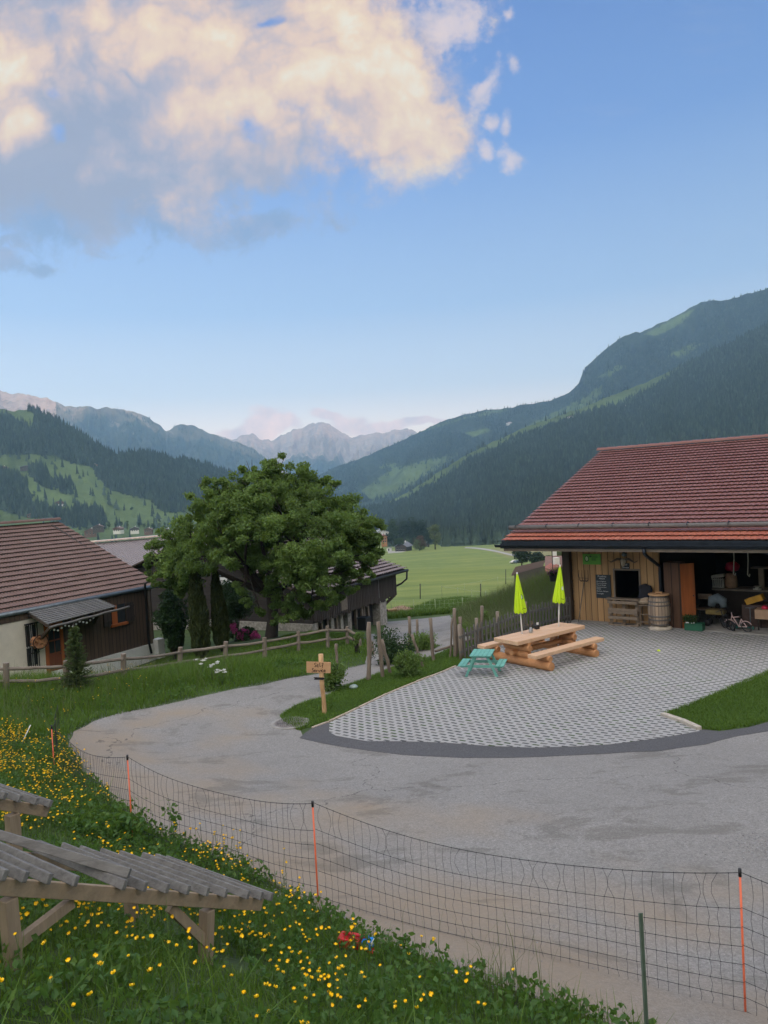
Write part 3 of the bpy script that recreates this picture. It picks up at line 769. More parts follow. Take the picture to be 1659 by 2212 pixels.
sd = bpy.data.lights.new('sun', 'SUN'); sd.energy = 5.0; sd.angle = R(.5); sd.color = (1, .44, .20)
so = bpy.data.objects.new('sun', sd); col.objects.link(so)
S = SUNH*math.cos(SUN_EL) + UZ*math.sin(SUN_EL)
so.rotation_euler = S.to_track_quat('Z', 'Y').to_euler()

# the air of the valley
hz, hn, hb = new_mat('valley_haze')
pv = hn.nodes.new('ShaderNodeVolumePrincipled'); hn.nodes.remove(hb)
pv.inputs['Color'].default_value = (.40, .68, 1.0, 1); pv.inputs['Density'].default_value = 1.5e-4; pv.inputs['Anisotropy'].default_value = .0
hn.links.new(pv.outputs[0], hn.nodes['Material Output'].inputs['Volume'])
mb = MB(); zb = float(min(Z.min(), -60)) - 400; zt = 1150
mb.box(((0), 2100, (zb+zt)/2), (11800, 9500, zt-zb))
tag(mb.build('haze', hz), kind='stuff')
sc.view_settings.view_transform = 'Standard'; sc.view_settings.look = 'None'; sc.view_settings.gamma = 1; sc.view_settings.exposure = EXPO
sc.cycles.max_bounces = 8; sc.cycles.volume_bounces = 1; sc.cycles.transparent_max_bounces = 16
# ------------------------------------------------------------------ building kit
def hit(u, v, p0, n):
    d = ray(u, v); n = Vector(n); return CAM + d*((Vector(p0)-CAM).dot(n)/d.dot(n))
def tile_mat(name, c, c2, rough=.55, moss=0.0):
    m, nt, b = new_mat(name)
    at = N(nt, 'ShaderNodeAttribute', attribute_name='tone').outputs['Fac']
    v = coords(nt); f = noise_(nt, v, 1.1, 5, .7); g = noise_(nt, v, 22, 4, .7)
    k = math_(nt, 'ADD', math_(nt, 'MULTIPLY_ADD', at, .2, .16), math_(nt, 'ADD', math_(nt, 'MULTIPLY', f, .4), math_(nt, 'MULTIPLY', g, .3)))
    cc = ramp(nt, k, [(.3, tuple(x*.78 for x in c)), (.55, c), (.95, c2)])
    if moss:
        mo = ramp(nt, noise_(nt, v, 5, 6, .75), [(.6, (0,0,0)), (.68, (1,1,1))])
        cc = mixc(nt, math_(nt, 'MULTIPLY', mo, moss), cc, (.17,.16,.10))
    nt.links.new(cc, b.inputs['Base Color']); b.inputs['Roughness'].default_value = rough
    bump_(nt, b, g, .25, .01)
    return m
def tiles(name, E0, A, U, L, W, row, cw, amp, mt, parent, lip=.035, ribs=1, seed=0, split=None, flip=False):
    """interlocking roof tiles: courses from the eave up, each tile its own wave"""
    A = np.array(A); U = np.array(U); Nn = np.cross(A, U); Nn /= np.linalg.norm(Nn)
    if Nn[2] < 0: Nn = -Nn
    E0 = np.array(E0); r = np.random.default_rng(seed)
    nr = int(round(W/row)); row = W/nr; nc = int(math.ceil(L/cw)); K = 7
    xs = np.linspace(0, 1, K); prof = amp*np.abs(np.sin(math.pi*ribs*xs))**.7
    VV = []; FF = []; TT = []; MI = []; b = 0
    for i in range(nr):
        ji = r.uniform(-.004, .004); off = cw*.5*(i % 2)*0
        for j in range(nc):
            x0 = j*cw; x1 = min(L, x0+cw*.985)
            if x1-x0 < .02: continue
            dz = r.normal(0, .0015); dy = r.normal(0, .002)
            px = x0+(x1-x0)*xs
            lo = E0 + np.outer(px, A) + U*(i*row-.03+dy) + np.outer(prof+lip+dz, Nn)
            hi = E0 + np.outer(px, A) + U*((i+1)*row+.01) + np.outer(prof*.8-.012+dz, Nn)
            un = E0 + np.outer(px, A) + U*(i*row-.028+dy) + np.outer(prof+lip-.016+dz, Nn)
            VV += [un, lo, hi]; t = np.clip(r.normal(.5, .22), 0, 1)
            TT += [t]*(3*K)
            for k in range(K-1):
                FF.append((b+k, b+k+1, b+K+k+1, b+K+k)); FF.append((b+K+k, b+K+k+1, b+2*K+k+1, b+2*K+k))
            MI += [1 if (split is not None and i < split) else 0]*(2*(K-1))
            b += 3*K
    V = np.concatenate(VV)
    return np_mesh(name, V, np.array(FF), mt, parent, mi=MI, attrs={'tone': TT})
def cap_line(name, a, b, r_, mt, parent, n=None, step=.4):
    """ridge tiles laid one over the next"""
    a = Vector(a); b = Vector(b); L = (b-a).length; d = (b-a)/L; n = int(L/step); mb = MB(); sd = d.cross(UZ).normalized()
    for i in range(n):
        p = a+d*(L*i/n); q = a+d*(L*(i+1)/n+.05)
        vs = []; 
        for pt, rr in ((p, r_*1.12), (q, r_*.92)):
            for k in range(7):
                an = math.pi*k/6
                vs.append(pt + sd*math.cos(an)*rr + UZ*(math.sin(an)*rr*.8-.03))
        mb.add(vs, [(k, k+1, 8+k, 7+k) for k in range(6)]+[(0,1,2,3,4,5,6)], 0, False)
    return mb.build(name, mt, parent)

M_TILE_R = tile_mat('weathered_red_tile', (.20,.082,.068), (.27,.14,.12), .5)
M_TILE_O = tile_mat('orange_red_tile', (.34,.10,.06), (.45,.18,.11), .5)
M_TILE_L = tile_mat('old_brown_tile', (.14,.082,.065), (.20,.135,.115), .6, .3)
M_TILE_M = tile_mat('grey_brown_tile', (.15,.12,.12), (.30,.26,.26), .5)
M_PLANK_Y = wood('larch_planks', (.56,.34,.155), dark=(.40,.24,.11), axis='Z', planks=.2, pdir=tuple(DE.to_2d()))
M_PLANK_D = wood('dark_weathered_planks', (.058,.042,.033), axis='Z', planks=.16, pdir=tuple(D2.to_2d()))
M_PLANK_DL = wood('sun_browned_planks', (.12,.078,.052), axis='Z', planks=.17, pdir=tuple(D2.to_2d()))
M_LOGW = wood('dark_log_wall', (.045,.035,.03), axis='X', planks=.2, pdir=(0,0,1))
M_BEAM = wood('old_grey_beam', (.22,.18,.14), axis='X')
M_BEAMD = wood('dark_beam', (.07,.05,.035), axis='Z')
M_LOGG = wood('silvered_log', (.15,.142,.135), axis='X')
M_GUT = simple('dark_gutter_metal', (.022,.03,.042), .4, metal=.6)
M_GUTG = simple('grey_zinc', (.13,.16,.18), .45, metal=.5)
M_CONC = simple('rough_concrete', (.28,.27,.25), .9, scale=3)
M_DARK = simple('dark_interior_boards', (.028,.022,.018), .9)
M_PLAS = simple('cream_render', (.62,.57,.48), .9, var=.1, scale=2)
M_WHITE = simple('white_paint', (.72,.72,.70), .6, var=.06)
M_GLASSD = simple('dark_window_glass', (.03,.035,.04), .12, var=.1, bump=0)
M_REDW = wood('red_brown_door', (.22,.065,.03), axis='Z')
M_ORW = wood('orange_stained_wood', (.42,.12,.03), axis='Z')
M_STONE = simple('rubble_stone', (.30,.28,.25), .95, var=.5, scale=7, bump=1.0)
M_IRON = simple('black_iron', (.012,.012,.013), .5)

def gable_box(mb, p, a, l, w, h, rise, mi=0):
    """closed gabled body: p corner on the ground, a along the eaves (length l), l_ across (width w)"""
    return mb
# ================================================================== open shed on the right
Wc = atz(1241, 1341, 0)
SH = thing('farm_shed', 'open wooden farm shed with a long red tiled roof beside the paved yard', 'shed', tuple(Wc))
Ec = P(1084, 1168, 23.2)
Rc = hit(1297, 974, Ec, DE)
up = (Rc-Ec); SLW = up.length; SU = up.normalized(); LEN = 19.0
tiles('roof', Ec, DE, SU, LEN, SLW, .30, .155, .016, [M_TILE_R, M_TILE_O], SH, ribs=1, seed=3, split=2, lip=.04)
bpy.data.objects['roof']['label'] = 'weathered red tiles with two brighter courses at the eave'
roof_o = bpy.data.objects['roof']
cap_line('ridge_tiles', Rc+UZ*.05-DE*.1, Rc+UZ*.05+DE*LEN, .13, M_TILE_R, roof_o)
# roof deck and the far slope
NR = DE.cross(SU).normalized(); NR = NR if NR.z > 0 else -NR
mb = MB(); q = Ec - NR*.05
mb.prism([q, q+DE*LEN, q+DE*LEN+SU*SLW, q+SU*SLW], -NR*.05)
SUb = Vector((-SU.x, -SU.y, SU.z)); far0 = Rc - NR*.03
dn = Vector((-DN.x, -DN.y, 0))*SU.to_2d().length - UZ*SU.z
q = Rc+UZ*.0-UZ*.03
mb.prism([q, q+DE*LEN, q+DE*LEN+dn*SLW, q+dn*SLW], -UZ*.06)
mb.build('roof_deck', M_BEAM, SH)
# snow log lying above the second course, on hooks
lp = hit(1098, 1147, Ec+SU*.62+NR*.14, NR) ; lp = Ec+SU*.66+NR*.16-DE*.02
mb = MB(); mb.tube([lp+DE*k*(LEN/8)+NR*(.008*math.sin(k*2.1)) for k in range(9)], [.07+.006*math.sin(k*1.7) for k in range(9)], 12)
sl = mb.build('snow_guard_log', M_LOGG, SH)
for k in range(11):
    mb = MB(); b = lp+DE*(.25+k*1.05)
    mb.tube([b+NR*(.1*math.cos(a))+SU*(.1*math.sin(a)) for a in [x*.45-1.2 for x in range(10)]], .012, 5)
    mb.build('hook', M_GUT, sl)
# gutter, fascia, rafter feet
g0 = Ec - UZ*.10 + DN*.02
mb = MB()
mb.beam(Ec-UZ*.045+DN*.0, Ec-UZ*.045+DE*LEN, .05, .07)
mb.build('fascia_board', M_GUT, SH)
mb = MB()
gl = []
for s_ in (-.18, LEN):
    c0 = Ec + DE*s_ + DN*.09 - UZ*.13
    gl.append([c0 + DN*(.075*math.cos(a)) - UZ*(.075*math.sin(a)) for a in np.linspace(0, math.pi, 9)])
mb.add(gl[0]+gl[1], [(i, i+1, 10+i, 9+i) for i in range(8)], 0, True)
mb.prism(gl[0], DE*.01)
mb.beam(Ec+DN*.165-UZ*.125-DE*.18, Ec+DN*.165-UZ*.125+DE*LEN, .014, .022); mb.beam(Ec+DN*.02-UZ*.16-DE*.05, Ec+DN*.02-UZ*.16+DE*LEN, .02, .16)
mb.build('gutter', M_GUT, SH)
mb = MB(); bb = Ec - UZ*.275 - DN*.03
mb.beam(bb+DE*.05, bb+DE*LEN, .06, .10); mb.build('eaves_board', M_BEAM, SH)
for k in range(26):
    s_ = .25 + k*.72
    a = Ec + DE*s_ - NR*.15 - DN*.02; mb = MB(); mb.beam(a, a+SU*4.2, .10, .13, up=NR); mb.build('rafter', M_BEAM, SH)
# front wall with the serving hatch
def W_(u, v): return hit(u, v, Wc, DN)
def sW(u): return (W_(u, 1300)-Wc).dot(DE)
s_h0, s_h1 = sW(1331), sW(1383); z_h1 = W_(1350, 1232).z; z_h0 = W_(1350, 1304).z; s_end = sW(1427)
topz = Ec.z + .2
TW = .12
def wbox(mb, s0, s1, z0, z1, off=0, t=TW, mi=0):
    c = Wc + DE*((s0+s1)/2) - DN*(t/2+off) + UZ*((z0+z1)/2)
    return mb.box(c, (s1-s0, t, z1-z0), ax=(DE, -DN, UZ), mi=mi)
tp = Wc.z
mb = MB()
wtop = Ec.z + SU.z/SU.to_2d().length*abs((Wc-Ec).dot(DN)) - .16
wbox(mb, 0, s_h0, -.1, wtop); wbox(mb, s_h1, s_end, -.1, wtop); wbox(mb, s_h0, s_h1, z_h1, wtop); wbox(mb, s_h0, s_h1, -.1, z_h0)
fw_o = mb.build('front_wall', M_PLANK_Y, SH)
for k in range(int(s_end/.21)+1):
    s_ = .1+k*.21
    if s_ > s_end-.05: break
    segs = [(-.1, wtop)]
    if s_h0-.04 < s_ < s_h1+.04: segs = [(-.1, z_h0), (z_h1+.05, wtop)]
    for a, b in segs: mb = MB(); wbox(mb, s_-.022, s_+.022, a, b, off=-.012, t=.010); mb.build('batten', M_PLANK_Y, fw_o)
mb = MB()
for s0, s1, a, b in ((s_h0-.05, s_h1+.05, z_h1, z_h1+.05), (s_h0-.05, s_h0, z_h0, z_h1), (s_h1, s_h1+.05, z_h0, z_h1)): wbox(mb, s0, s1, a, b, off=-.03, t=.04)
mb.build('hatch_frame', M_BEAM, SH)
# corner post, side wall, back wall, inner partition, floor slab
mb = MB(); pb = Wc - DE*.12 + DN*.06
mb.beam(pb, pb+UZ*2.7, .26, .24, up=DE); mb.build('corner_post', M_BEAMD, SH)
BK = 6.5; back = -DN
mb = MB()
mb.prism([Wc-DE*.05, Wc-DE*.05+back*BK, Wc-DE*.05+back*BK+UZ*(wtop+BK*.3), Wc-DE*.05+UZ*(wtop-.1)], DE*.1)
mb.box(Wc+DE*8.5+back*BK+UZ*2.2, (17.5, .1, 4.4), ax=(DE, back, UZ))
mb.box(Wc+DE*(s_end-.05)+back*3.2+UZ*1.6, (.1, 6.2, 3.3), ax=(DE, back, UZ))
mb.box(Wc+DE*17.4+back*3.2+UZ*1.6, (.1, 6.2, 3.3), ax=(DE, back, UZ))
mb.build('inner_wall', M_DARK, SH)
mb = MB(); mb.box(Wc+DE*8.7+back*3.1+UZ*.015+DN*.0, (17.4, 6.8, .06), ax=(DE, back, UZ)); mb.build('floor_slab', M_CONC, SH)
for s_ in (9.5, 14): mb = MB(); mb.beam(Wc+DE*s_+DN*.05, Wc+DE*s_+DN*.05+UZ*2.9, .18, .18, up=DE); mb.build('post', M_BEAMD, SH)
dp0 = hit(1391, 1186, Ec+DN*.09, DN)
q1 = dp0-UZ*.2-DN*.15; q2 = W_(1428, 1222)+DN*.12; q3 = Vector((q2.x, q2.y, .3))
mb = MB(); mb.tube([dp0, dp0-UZ*.12, q1, q2, q2-UZ*.2, q3], .05, 8); mb.build('downpipe', M_GUT, SH)

# ================================================================== old barn on the left
LW = P(335, 1411, 29.4)
LB = thing('old_barn', 'brown tiled old barn with a red door and cream rendered end behind the rail fence', 'barn', tuple(LW))
LE = P(347, 1259, 29.9); LEn = hit(-120, 1352, LE, L2)
LR = hit(128, 1124, LE, D2); lu = LR-LE; LL = (LEn-LE).length
tiles('roof', LEn, D2, lu.normalized(), LL, lu.length, .335, .24, .02, [M_TILE_L], LB, ribs=2, seed=5, lip=.04)
lr = bpy.data.objects['roof.001']; cap_line('ridge_tiles', LR+UZ*.05, LR-D2*LL+UZ*.05, .13, M_TILE_L, lr, step=.36)
ln = D2.cross(lu).normalized(); ln = ln if ln.z > 0 else -ln
mb = MB(); q = LE-ln*.06; mb.prism([q, q-D2*LL, q-D2*LL+lu, q+lu], -ln*.06)
lb_ = L2*lu.to_2d().length - UZ*lu.z; q = LR-UZ*.05; mb.prism([q, q-D2*LL, q-D2*LL+lb_, q+lb_], -UZ*.06)
mb.build('roof_deck', M_BEAMD, LB)
mb = MB(); g = LE - L2*.06 - UZ*.09
mb.tube([g+D2*.25, g-D2*LL], .075, 8); mb.beam(LE-UZ*.08+L2*.03, LE-UZ*.08+L2*.03-D2*LL, .05, .14); mb.build('gutter', M_GUTG, LB)
def WLp(u, v): return hit(u, v, LW, L2)
def sL(u, v=1340): return (WLp(u, v)-LW).dot(D2)      # negative towards the viewer
ztl = LE.z-.05; zb0 = LW.z-.6
def lbox(mb, s0, s1, z0, z1, off=0, t=.15, mi=0):
    c = LW + D2*((s0+s1)/2) + L2*(t/2+off); c.z = (z0+z1)/2
    return mb.box(c, (abs(s1-s0), t, z1-z0), ax=(D2, L2, UZ), mi=mi)
s_pl = sL(99); s_fd = -LL-1
zf = WLp(250, 1398).z
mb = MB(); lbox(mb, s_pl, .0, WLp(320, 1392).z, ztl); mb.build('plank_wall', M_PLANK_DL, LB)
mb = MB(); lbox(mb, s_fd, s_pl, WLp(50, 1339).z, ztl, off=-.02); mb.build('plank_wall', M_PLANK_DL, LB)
mb = MB(); lbox(mb, s_fd, s_pl, zb0-.5, WLp(50, 1340).z, off=.0); mb.build('rendered_wall', M_PLAS, LB)
mb = MB(); lbox(mb, s_pl+.05, .1, zb0-.5, WLp(320, 1392).z, off=-.04, t=.3)
c = LW + D2*.1 - L2*.1; mb.box(Vector((c.x, c.y, (LW.z-.2+WLp(320,1384).z)/2)), (.35, .35, WLp(320,1384).z-LW.z+.2), ax=(D2, L2, UZ))
mb.build('foundation', M_WHITE, LB)
mb = MB()    # gable ends and far wall
hw = lu.to_2d().length
for s_ in (-.0, -LL-.8):
    b = LW+D2*s_+L2*.15; A0 = Vector((b.x, b.y, zb0)); 
    mb.prism([A0, A0+L2*(2*hw-.9), Vector((b.x, b.y, ztl))+L2*(2*hw-.9), Vector((b.x, b.y, LR.z-.15))+L2*(hw-.45), Vector((b.x, b.y, ztl))], -D2*.12)
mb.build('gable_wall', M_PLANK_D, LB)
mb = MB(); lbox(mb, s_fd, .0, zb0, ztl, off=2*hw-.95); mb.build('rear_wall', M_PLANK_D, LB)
# corner boards and pipe
mb = MB(); lbox(mb, sL(322), sL(326), LW.z+.4, ztl, off=-.04, t=.04); mb.build('corner_board', M_BEAM, LB)
mb = MB(); a = WLp(309, 1262)-L2*.1; b = WLp(317, 1384)-L2*.1; mb.tube([a+UZ*.15-L2*.25, a, b, b-L2*.12-UZ*.5], .045, 8); mb.build('downpipe', M_IRON, LB)
# door
dr = thing
def rect_on(u0, u1, v0, v1, um=None):
    um = um or (u0+u1)/2
    return sL(u0, (v0+v1)/2), sL(u1, (v0+v1)/2), WLp(um, v1).z, WLp(um, v0).z
s0, s1, z0, z1 = rect_on(102, 130, 1350, 1420); z0 = z1-1.95
mb = MB(); lbox(mb, s0, s1, z0, z1, off=-.03, t=.06); do = mb.build('door', M_REDW, LB)
mb = MB(); lbox(mb, s0-.1, s0, z0, z1+.1, off=-.05, t=.08); lbox(mb, s1, s1+.1, z0, z1+.1, off=-.05, t=.08); lbox(mb, s0-.1, s1+.1, z1, z1+.1, off=-.05, t=.08); mb.build('door_frame', M_ORW, do)
for a, b in ((.08, .46), (.54, .92)):
    for za, zb_ in ((.52, .72), (.75, .95)):
        mb = MB(); lbox(mb, s0+(s1-s0)*a, s0+(s1-s0)*b, z0+(z1-z0)*za, z0+(z1-z0)*zb_, off=-.045, t=.03); mb.build('pane', M_GLASSD, do)
mb = MB(); c = LW+D2*(s0+(s1-s0)*.9)-L2*.09; mb.tube([Vector((c.x,c.y,z0+.95)), Vector((c.x,c.y,z0+.95))-L2*.05-D2*.1], .012, 6); mb.build('door_handle', M_IRON, do)
# barred window in the render
s0, s1, z0, z1 = rect_on(56, 79, 1350, 1425); z0 = z1-1.35
mb = MB(); lbox(mb, s0, s1, z0, z1, off=-.01, t=.04); wo = mb.build('window', M_GLASSD, LB)
mb = MB()
for k in range(6): lbox(mb, s0+(s1-s0)*k/5-.012, s0+(s1-s0)*k/5+.012, z0-.1, z1+.05, off=-.09, t=.024)
lbox(mb, s0-.05, s1+.05, z1+.03, z1+.08, off=-.1, t=.05); lbox(mb, s0-.03, s1+.03, z0+.4, z0+.43, off=-.1, t=.03)
mb.build('window_bars', M_IRON, wo)
mb = MB(); lbox(mb, (s0+s1)/2-.03, (s0+s1)/2+.03, z0, z1, off=-.035, t=.03); lbox(mb, s0, s1, z0+.6, z0+.65, off=-.035, t=.03); mb.build('window_frame', M_WHITE, wo)
# small shuttered window
s0, s1, z0, z1 = rect_on(239, 270, 1306, 1346)
mb = MB(); lbox(mb, s0, s1, z0, z1, off=-.012, t=.04); wo = mb.build('window', M_GLASSD, LB)
mb = MB(); lbox(mb, s0+.03, s0+(s1-s0)*.42, z0, z1, off=-.03, t=.03); lbox(mb, s0-.05, s1+.05, z0-.1, z0, off=-.1, t=.14); mb.build('window_frame', M_ORW, wo)
for a, b in ((s0-(s1-s0)*.55, s0-.02), (s1+.02, s1+(s1-s0)*.6)):
    mb = MB(); lbox(mb, a, b, z0-.05, z1, off=-.05, t=.035)
    lbox(mb, a-.01, b+.01, z0+.1, z0+.17, off=-.065, t=.02); lbox(mb, a-.01, b+.01, z1-.17, z1-.1, off=-.065, t=.02); mb.build('shutter', M_PLANK_D, wo)
# porch roof
c_ul = WLp(57, 1320); c_ur = WLp(206, 1292)
OUT = -L2
c_ll = hit(103, 1349, c_ul, D2); c_lr = hit(250, 1311, c_ll, L2)
po = MB()
nrow = 9
for i in range(nrow):
    t0 = i/nrow; t1 = (i+1.25)/nrow
    a = c_ul.lerp(c_ll, t0); b = c_ur.lerp(c_lr, t0); c = c_ur.lerp(c_lr, min(1.02, t1)); d = c_ul.lerp(c_ll, min(1.02, t1))
    po.prism([a+UZ*(-.02), b-UZ*.02, c+UZ*.015, d+UZ*.015], UZ*.03)
pr = po.build('porch_roof', wood('grey_shingle', (.20,.20,.195), axis='Z', planks=.12, pdir=tuple(D2.to_2d())), LB)
mb = MB()
for t in (0.02, .33, .66, .98):
    a = c_ul.lerp(c_ur, t); b = c_ll.lerp(c_lr, t); mb.beam(a-UZ*.07, b-UZ*.07, .07, .09)
mb.build('rafter', M_BEAMD, pr)
mb = MB(); a = c_ll-UZ*.1+OUT*.08; b = c_lr-UZ*.1+OUT*.08; n_ = 9
mb.tube([a.lerp(b, k/n_)+UZ*.012*math.sin(k*1.9) for k in range(n_+1)]+[b+(b-a).normalized()*.55+UZ*.0], .042, 8); mb.build('gutter_pole', M_LOGG, pr)
mb = MB(); mb.beam(c_ll.lerp(c_lr, .04)-UZ*.12, WLp(84, 1384), .09, .1); mb.beam(c_ll.lerp(c_lr, .72)-UZ*.12, WLp(205, 1345)+L2*.05, .08, .09); mb.build('brace', M_BEAMD, pr)

# ================================================================== dark barn behind the big tree
MC = P(677, 1364, 35)
MBn = thing('timber_barn', 'dark timber barn on stone footings behind the big tree', 'barn', tuple(MC))
MEn = P(671, 1284, 34.4); MEf = hit(877, 1223, MEn, L2)
MRf = hit(630, 1136, MEf, D2); mu = MRf-MEf; ML = (MEf-MEn).length
tiles('roof', MEn, D2, mu.normalized(), ML, mu.length, .36, .26, .06, [M_TILE_M], MBn, ribs=1, seed=8, lip=.07)
MRn = MEn+mu
cap_line('ridge_tiles', MRn+UZ*.05, MRn+D2*ML+UZ*.05, .13, M_TILE_M, bpy.data.objects['roof.002'])
mn = D2.cross(mu).normalized(); mn = mn if mn.z > 0 else -mn
mb = MB(); q = MEn-mn*.06; mb.prism([q, q+D2*ML, q+D2*ML+mu, q+mu], -mn*.1)
q = MRn-UZ*.05; ob = L2*mu.to_2d().length-UZ*mu.z; mb.prism([q, q+D2*ML, q+D2*ML+ob, q+ob], -UZ*.08); mb.build('roof_deck', M_BEAMD, MBn)
mb = MB(); g = MEn-L2*.06-UZ*.1; mb.tube([g, g+D2*(ML+.05)], .08, 8)
ge = g+D2*(ML-.02); mb.tube([ge, ge-UZ*.5+L2*.05, ge-UZ*.75-D2*.25+L2*.3, ge-UZ*.95-D2*.5+L2*.75], .055, 8); mb.build('gutter', M_IRON, MBn)
def WM(u, v): return hit(u, v, MC, L2)
ztm = MEn.z-.06; s_far = (WM(854, 1260)-MC).dot(D2)
def mbox(mb, s0, s1, z0, z1, off=0, t=.15):
    c = MC + D2*((s0+s1)/2) + L2*(t/2+off); c.z = (z0+z1)/2
    return mb.box(c, (s1-s0, t, z1-z0), ax=(D2, L2, UZ))
zl = WM(676, 1346).z; zl2 = WM(854, 1284).z
mb = MB(); mbox(mb, 0, s_far, (zl+zl2)/2, ztm); 
mb.build('plank_wall', M_PLANK_D, MBn)
r_ = random.Random(4); mb = MB(); s_ = .1
while s_ < s_far:
    w_ = r_.uniform(.12, .2); mbox(mb, s_, s_+w_*.85, (zl+zl2)/2-r_.uniform(0, .18), ztm, off=-.03, t=.028); s_ += w_
mb.build('cladding_board', M_PLANK_D, MBn)
mw = mu.to_2d().length
mb = MB()
for s_ in (0, s_far-.15):
    b = MC+D2*s_; zz = [MC.z+.25 if s_ == 0 else zl2, ztm, MRn.z-.2]
    mb.prism([Vector((b.x,b.y,zz[0])), Vector((b.x,b.y,zz[0]))+L2*(2*mw-1), Vector((b.x,b.y,ztm))+L2*(2*mw-1), Vector((b.x,b.y,zz[2]))+L2*(mw-.5), Vector((b.x,b.y,ztm))], D2*.15)
mb.build('gable_wall', M_LOGW, MBn)
mb = MB(); zf0 = MC.z-2.4
mb.prism([Vector((MC.x, MC.y, zf0))-D2*.12, Vector((MC.x, MC.y, zf0))-D2*.12+L2*(2*mw-1), Vector((MC.x,MC.y,MC.z+.35))-D2*.12+L2*(2*mw-1), Vector((MC.x,MC.y,MC.z+.35))-D2*.12], D2*.5)
for u0, u1 in ((822, 836), (760, 768), (723, 730), (744, 750)):
    mbox(mb, (WM(u0, 1330)-MC).dot(D2), (WM(u1, 1330)-MC).dot(D2), MC.z-2.6, (zl+zl2)/2+.05, off=.25 if u0 != 822 else .0, t=.5)
mb.build('stone_pier', M_STONE, MBn)
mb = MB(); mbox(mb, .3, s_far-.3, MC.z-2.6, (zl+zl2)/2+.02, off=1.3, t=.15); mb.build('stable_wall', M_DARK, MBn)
for u in (690, 704, 715, 737, 778, 789, 797, 806):
    mb = MB(); s_ = (WM(u, 1330)-MC).dot(D2); mbox(mb, s_, s_+.16, MC.z-2.6, (zl+zl2)/2, off=.2+.05*(u % 3), t=.12); mb.build('stable_post', M_BEAM, MBn)
mb = MB(); a = WM(852, 1286); b = WM(838, 1316)+L2*.5; mb.beam(a-L2*.0, b, .12, .12); mb.build('brace', M_BEAMD, MBn)
mb = MB(); s0 = (WM(735,1300)-MC).dot(D2); s1 = (WM(749,1300)-MC).dot(D2); mbox(mb, s0, s1, WM(742, 1318).z, WM(742, 1288).z, off=-.05, t=.05); wo = mb.build('hatch_door', M_BEAM, MBn)
mb = MB(); s0 = (WM(815,1260)-MC).dot(D2); mbox(mb, s0, s0+.07, zl2+.1, ztm, off=-.06, t=.04); mb.build('light_board', M_LOGG, MBn)
# lettered sign on the log gable
sg = hit(480, 1255, MC-D2*.04, D2)
SG = thing('wall_sign', 'white shop sign with black capitals on the dark log gable behind the junipers', 'sign', tuple(sg))
su = L2*-1; 
mb = MB(); mb.box(sg-D2*.03, (1.32, .03, .38), ax=(su, D2, UZ)); mb.build('board', M_WHITE, SG)
def text_mesh(name, body, size, origin, xdir, ydir, mt, parent, depth=.004, align='CENTER', space=1.0, font=None):
    cu = bpy.data.curves.new(name, 'FONT'); cu.body = body; cu.size = size; cu.extrude = depth; cu.align_x = align; cu.space_line = space; cu.resolution_u = 3
    ob = bpy.data.objects.new(name, cu); col.objects.link(ob)
    dg = bpy.context.evaluated_depsgraph_get(); me = bpy.data.meshes.new_from_object(ob.evaluated_get(dg)); bpy.data.objects.remove(ob)
    X = Vector(xdir).normalized(); Y = Vector(ydir).normalized(); Z = X.cross(Y); o0 = Vector(origin)-Vector(parent['_o'])
    Mx = Matrix(((X.x, Y.x, Z.x, o0.x), (X.y, Y.y, Z.y, o0.y), (X.z, Y.z, Z.z, o0.z), (0,0,0,1)))
    me.transform(Mx); me.materials.clear(); me.materials.append(mt)
    o = bpy.data.objects.new(name, me); col.objects.link(o); o.parent = parent; o['_o'] = parent['_o']; return o
text_mesh('lettering', 'BOUTIQUE', .24, sg-D2*.05-UZ*.12, su, UZ, M_IRON, SG)
for k in range(5):
    mb = MB(); mb.lathe(sg-D2*.02+su*(-.6+k*.15 if k < 2 else -.6+k*.27)+UZ*.26, [(.055, 0), (.055, .012)], 14, axis=-D2); 
    o = mb.build('milk_can_lid' if False else 'round_plaque', M_GUTG, SG)

# ================================================================== pale metal roof behind the left barn
KR0 = P(205, 1174, 47); KR1 = P(520, 1146, 58); kd = (KR1-KR0); kd.z = 0; kd.normalize(); kp = Vector((kd.y, -kd.x, 0))
KB = thing('storage_barn', 'long barn with a pale sheet metal roof and bright ridge beyond the brown tiled roof', 'barn', (KR0.x, KR0.y, KR0.z-5))
L_ = (KR1-KR0).length; kz = Vector((0,0,1)); k1 = KR0; k2 = KR1; ko = kp*6-UZ*2.6
mb = MB(); mb.prism([k1, k2, k2+ko, k1+ko], -UZ*.06); 
for k in range(60):
    a = k1.lerp(k2, k/60)+UZ*.01; mb.beam(a, a+ko, .04, .05)
mb.build('roof', simple('ribbed_sheet_metal', (.30,.27,.27), .4, var=.12, metal=.3), KB)
mb = MB(); mb.beam(k1+UZ*.12-kp*.3, k2+UZ*.12-kp*.3, .9, .08); mb.build('lit_ridge_edge', simple('pink_lit_edge', (.80,.60,.50), .35), KB)  # pink lit edge of the roof, its light put into the strip's colour
mb = MB(); kb = -kp*6-UZ*2.6; mb.prism([k1-UZ*.02, k2-UZ*.02, k2+kb, k1+kb], -UZ*.06); mb.build('rear_roof', M_TILE_M, KB)
mb = MB(); zz = KR0.z-7; i1 = k1+kp*5.5-UZ*2.5; i2 = k2+kp*5.5-UZ*2.5; j1 = k1-kp*5.5-UZ*2.5; j2 = k2-kp*5.5-UZ*2.5
for a, b in ((i1, i2), (j1, j2)): mb.prism([Vector((a.x,a.y,zz)), Vector((b.x,b.y,zz)), b, a], kp*.1)
for a, b, t in ((i1, j1, k1), (i2, j2, k2)): mb.prism([Vector((a.x,a.y,zz)), Vector((b.x,b.y,zz)), b, t-UZ*.1, a], kd*.1)
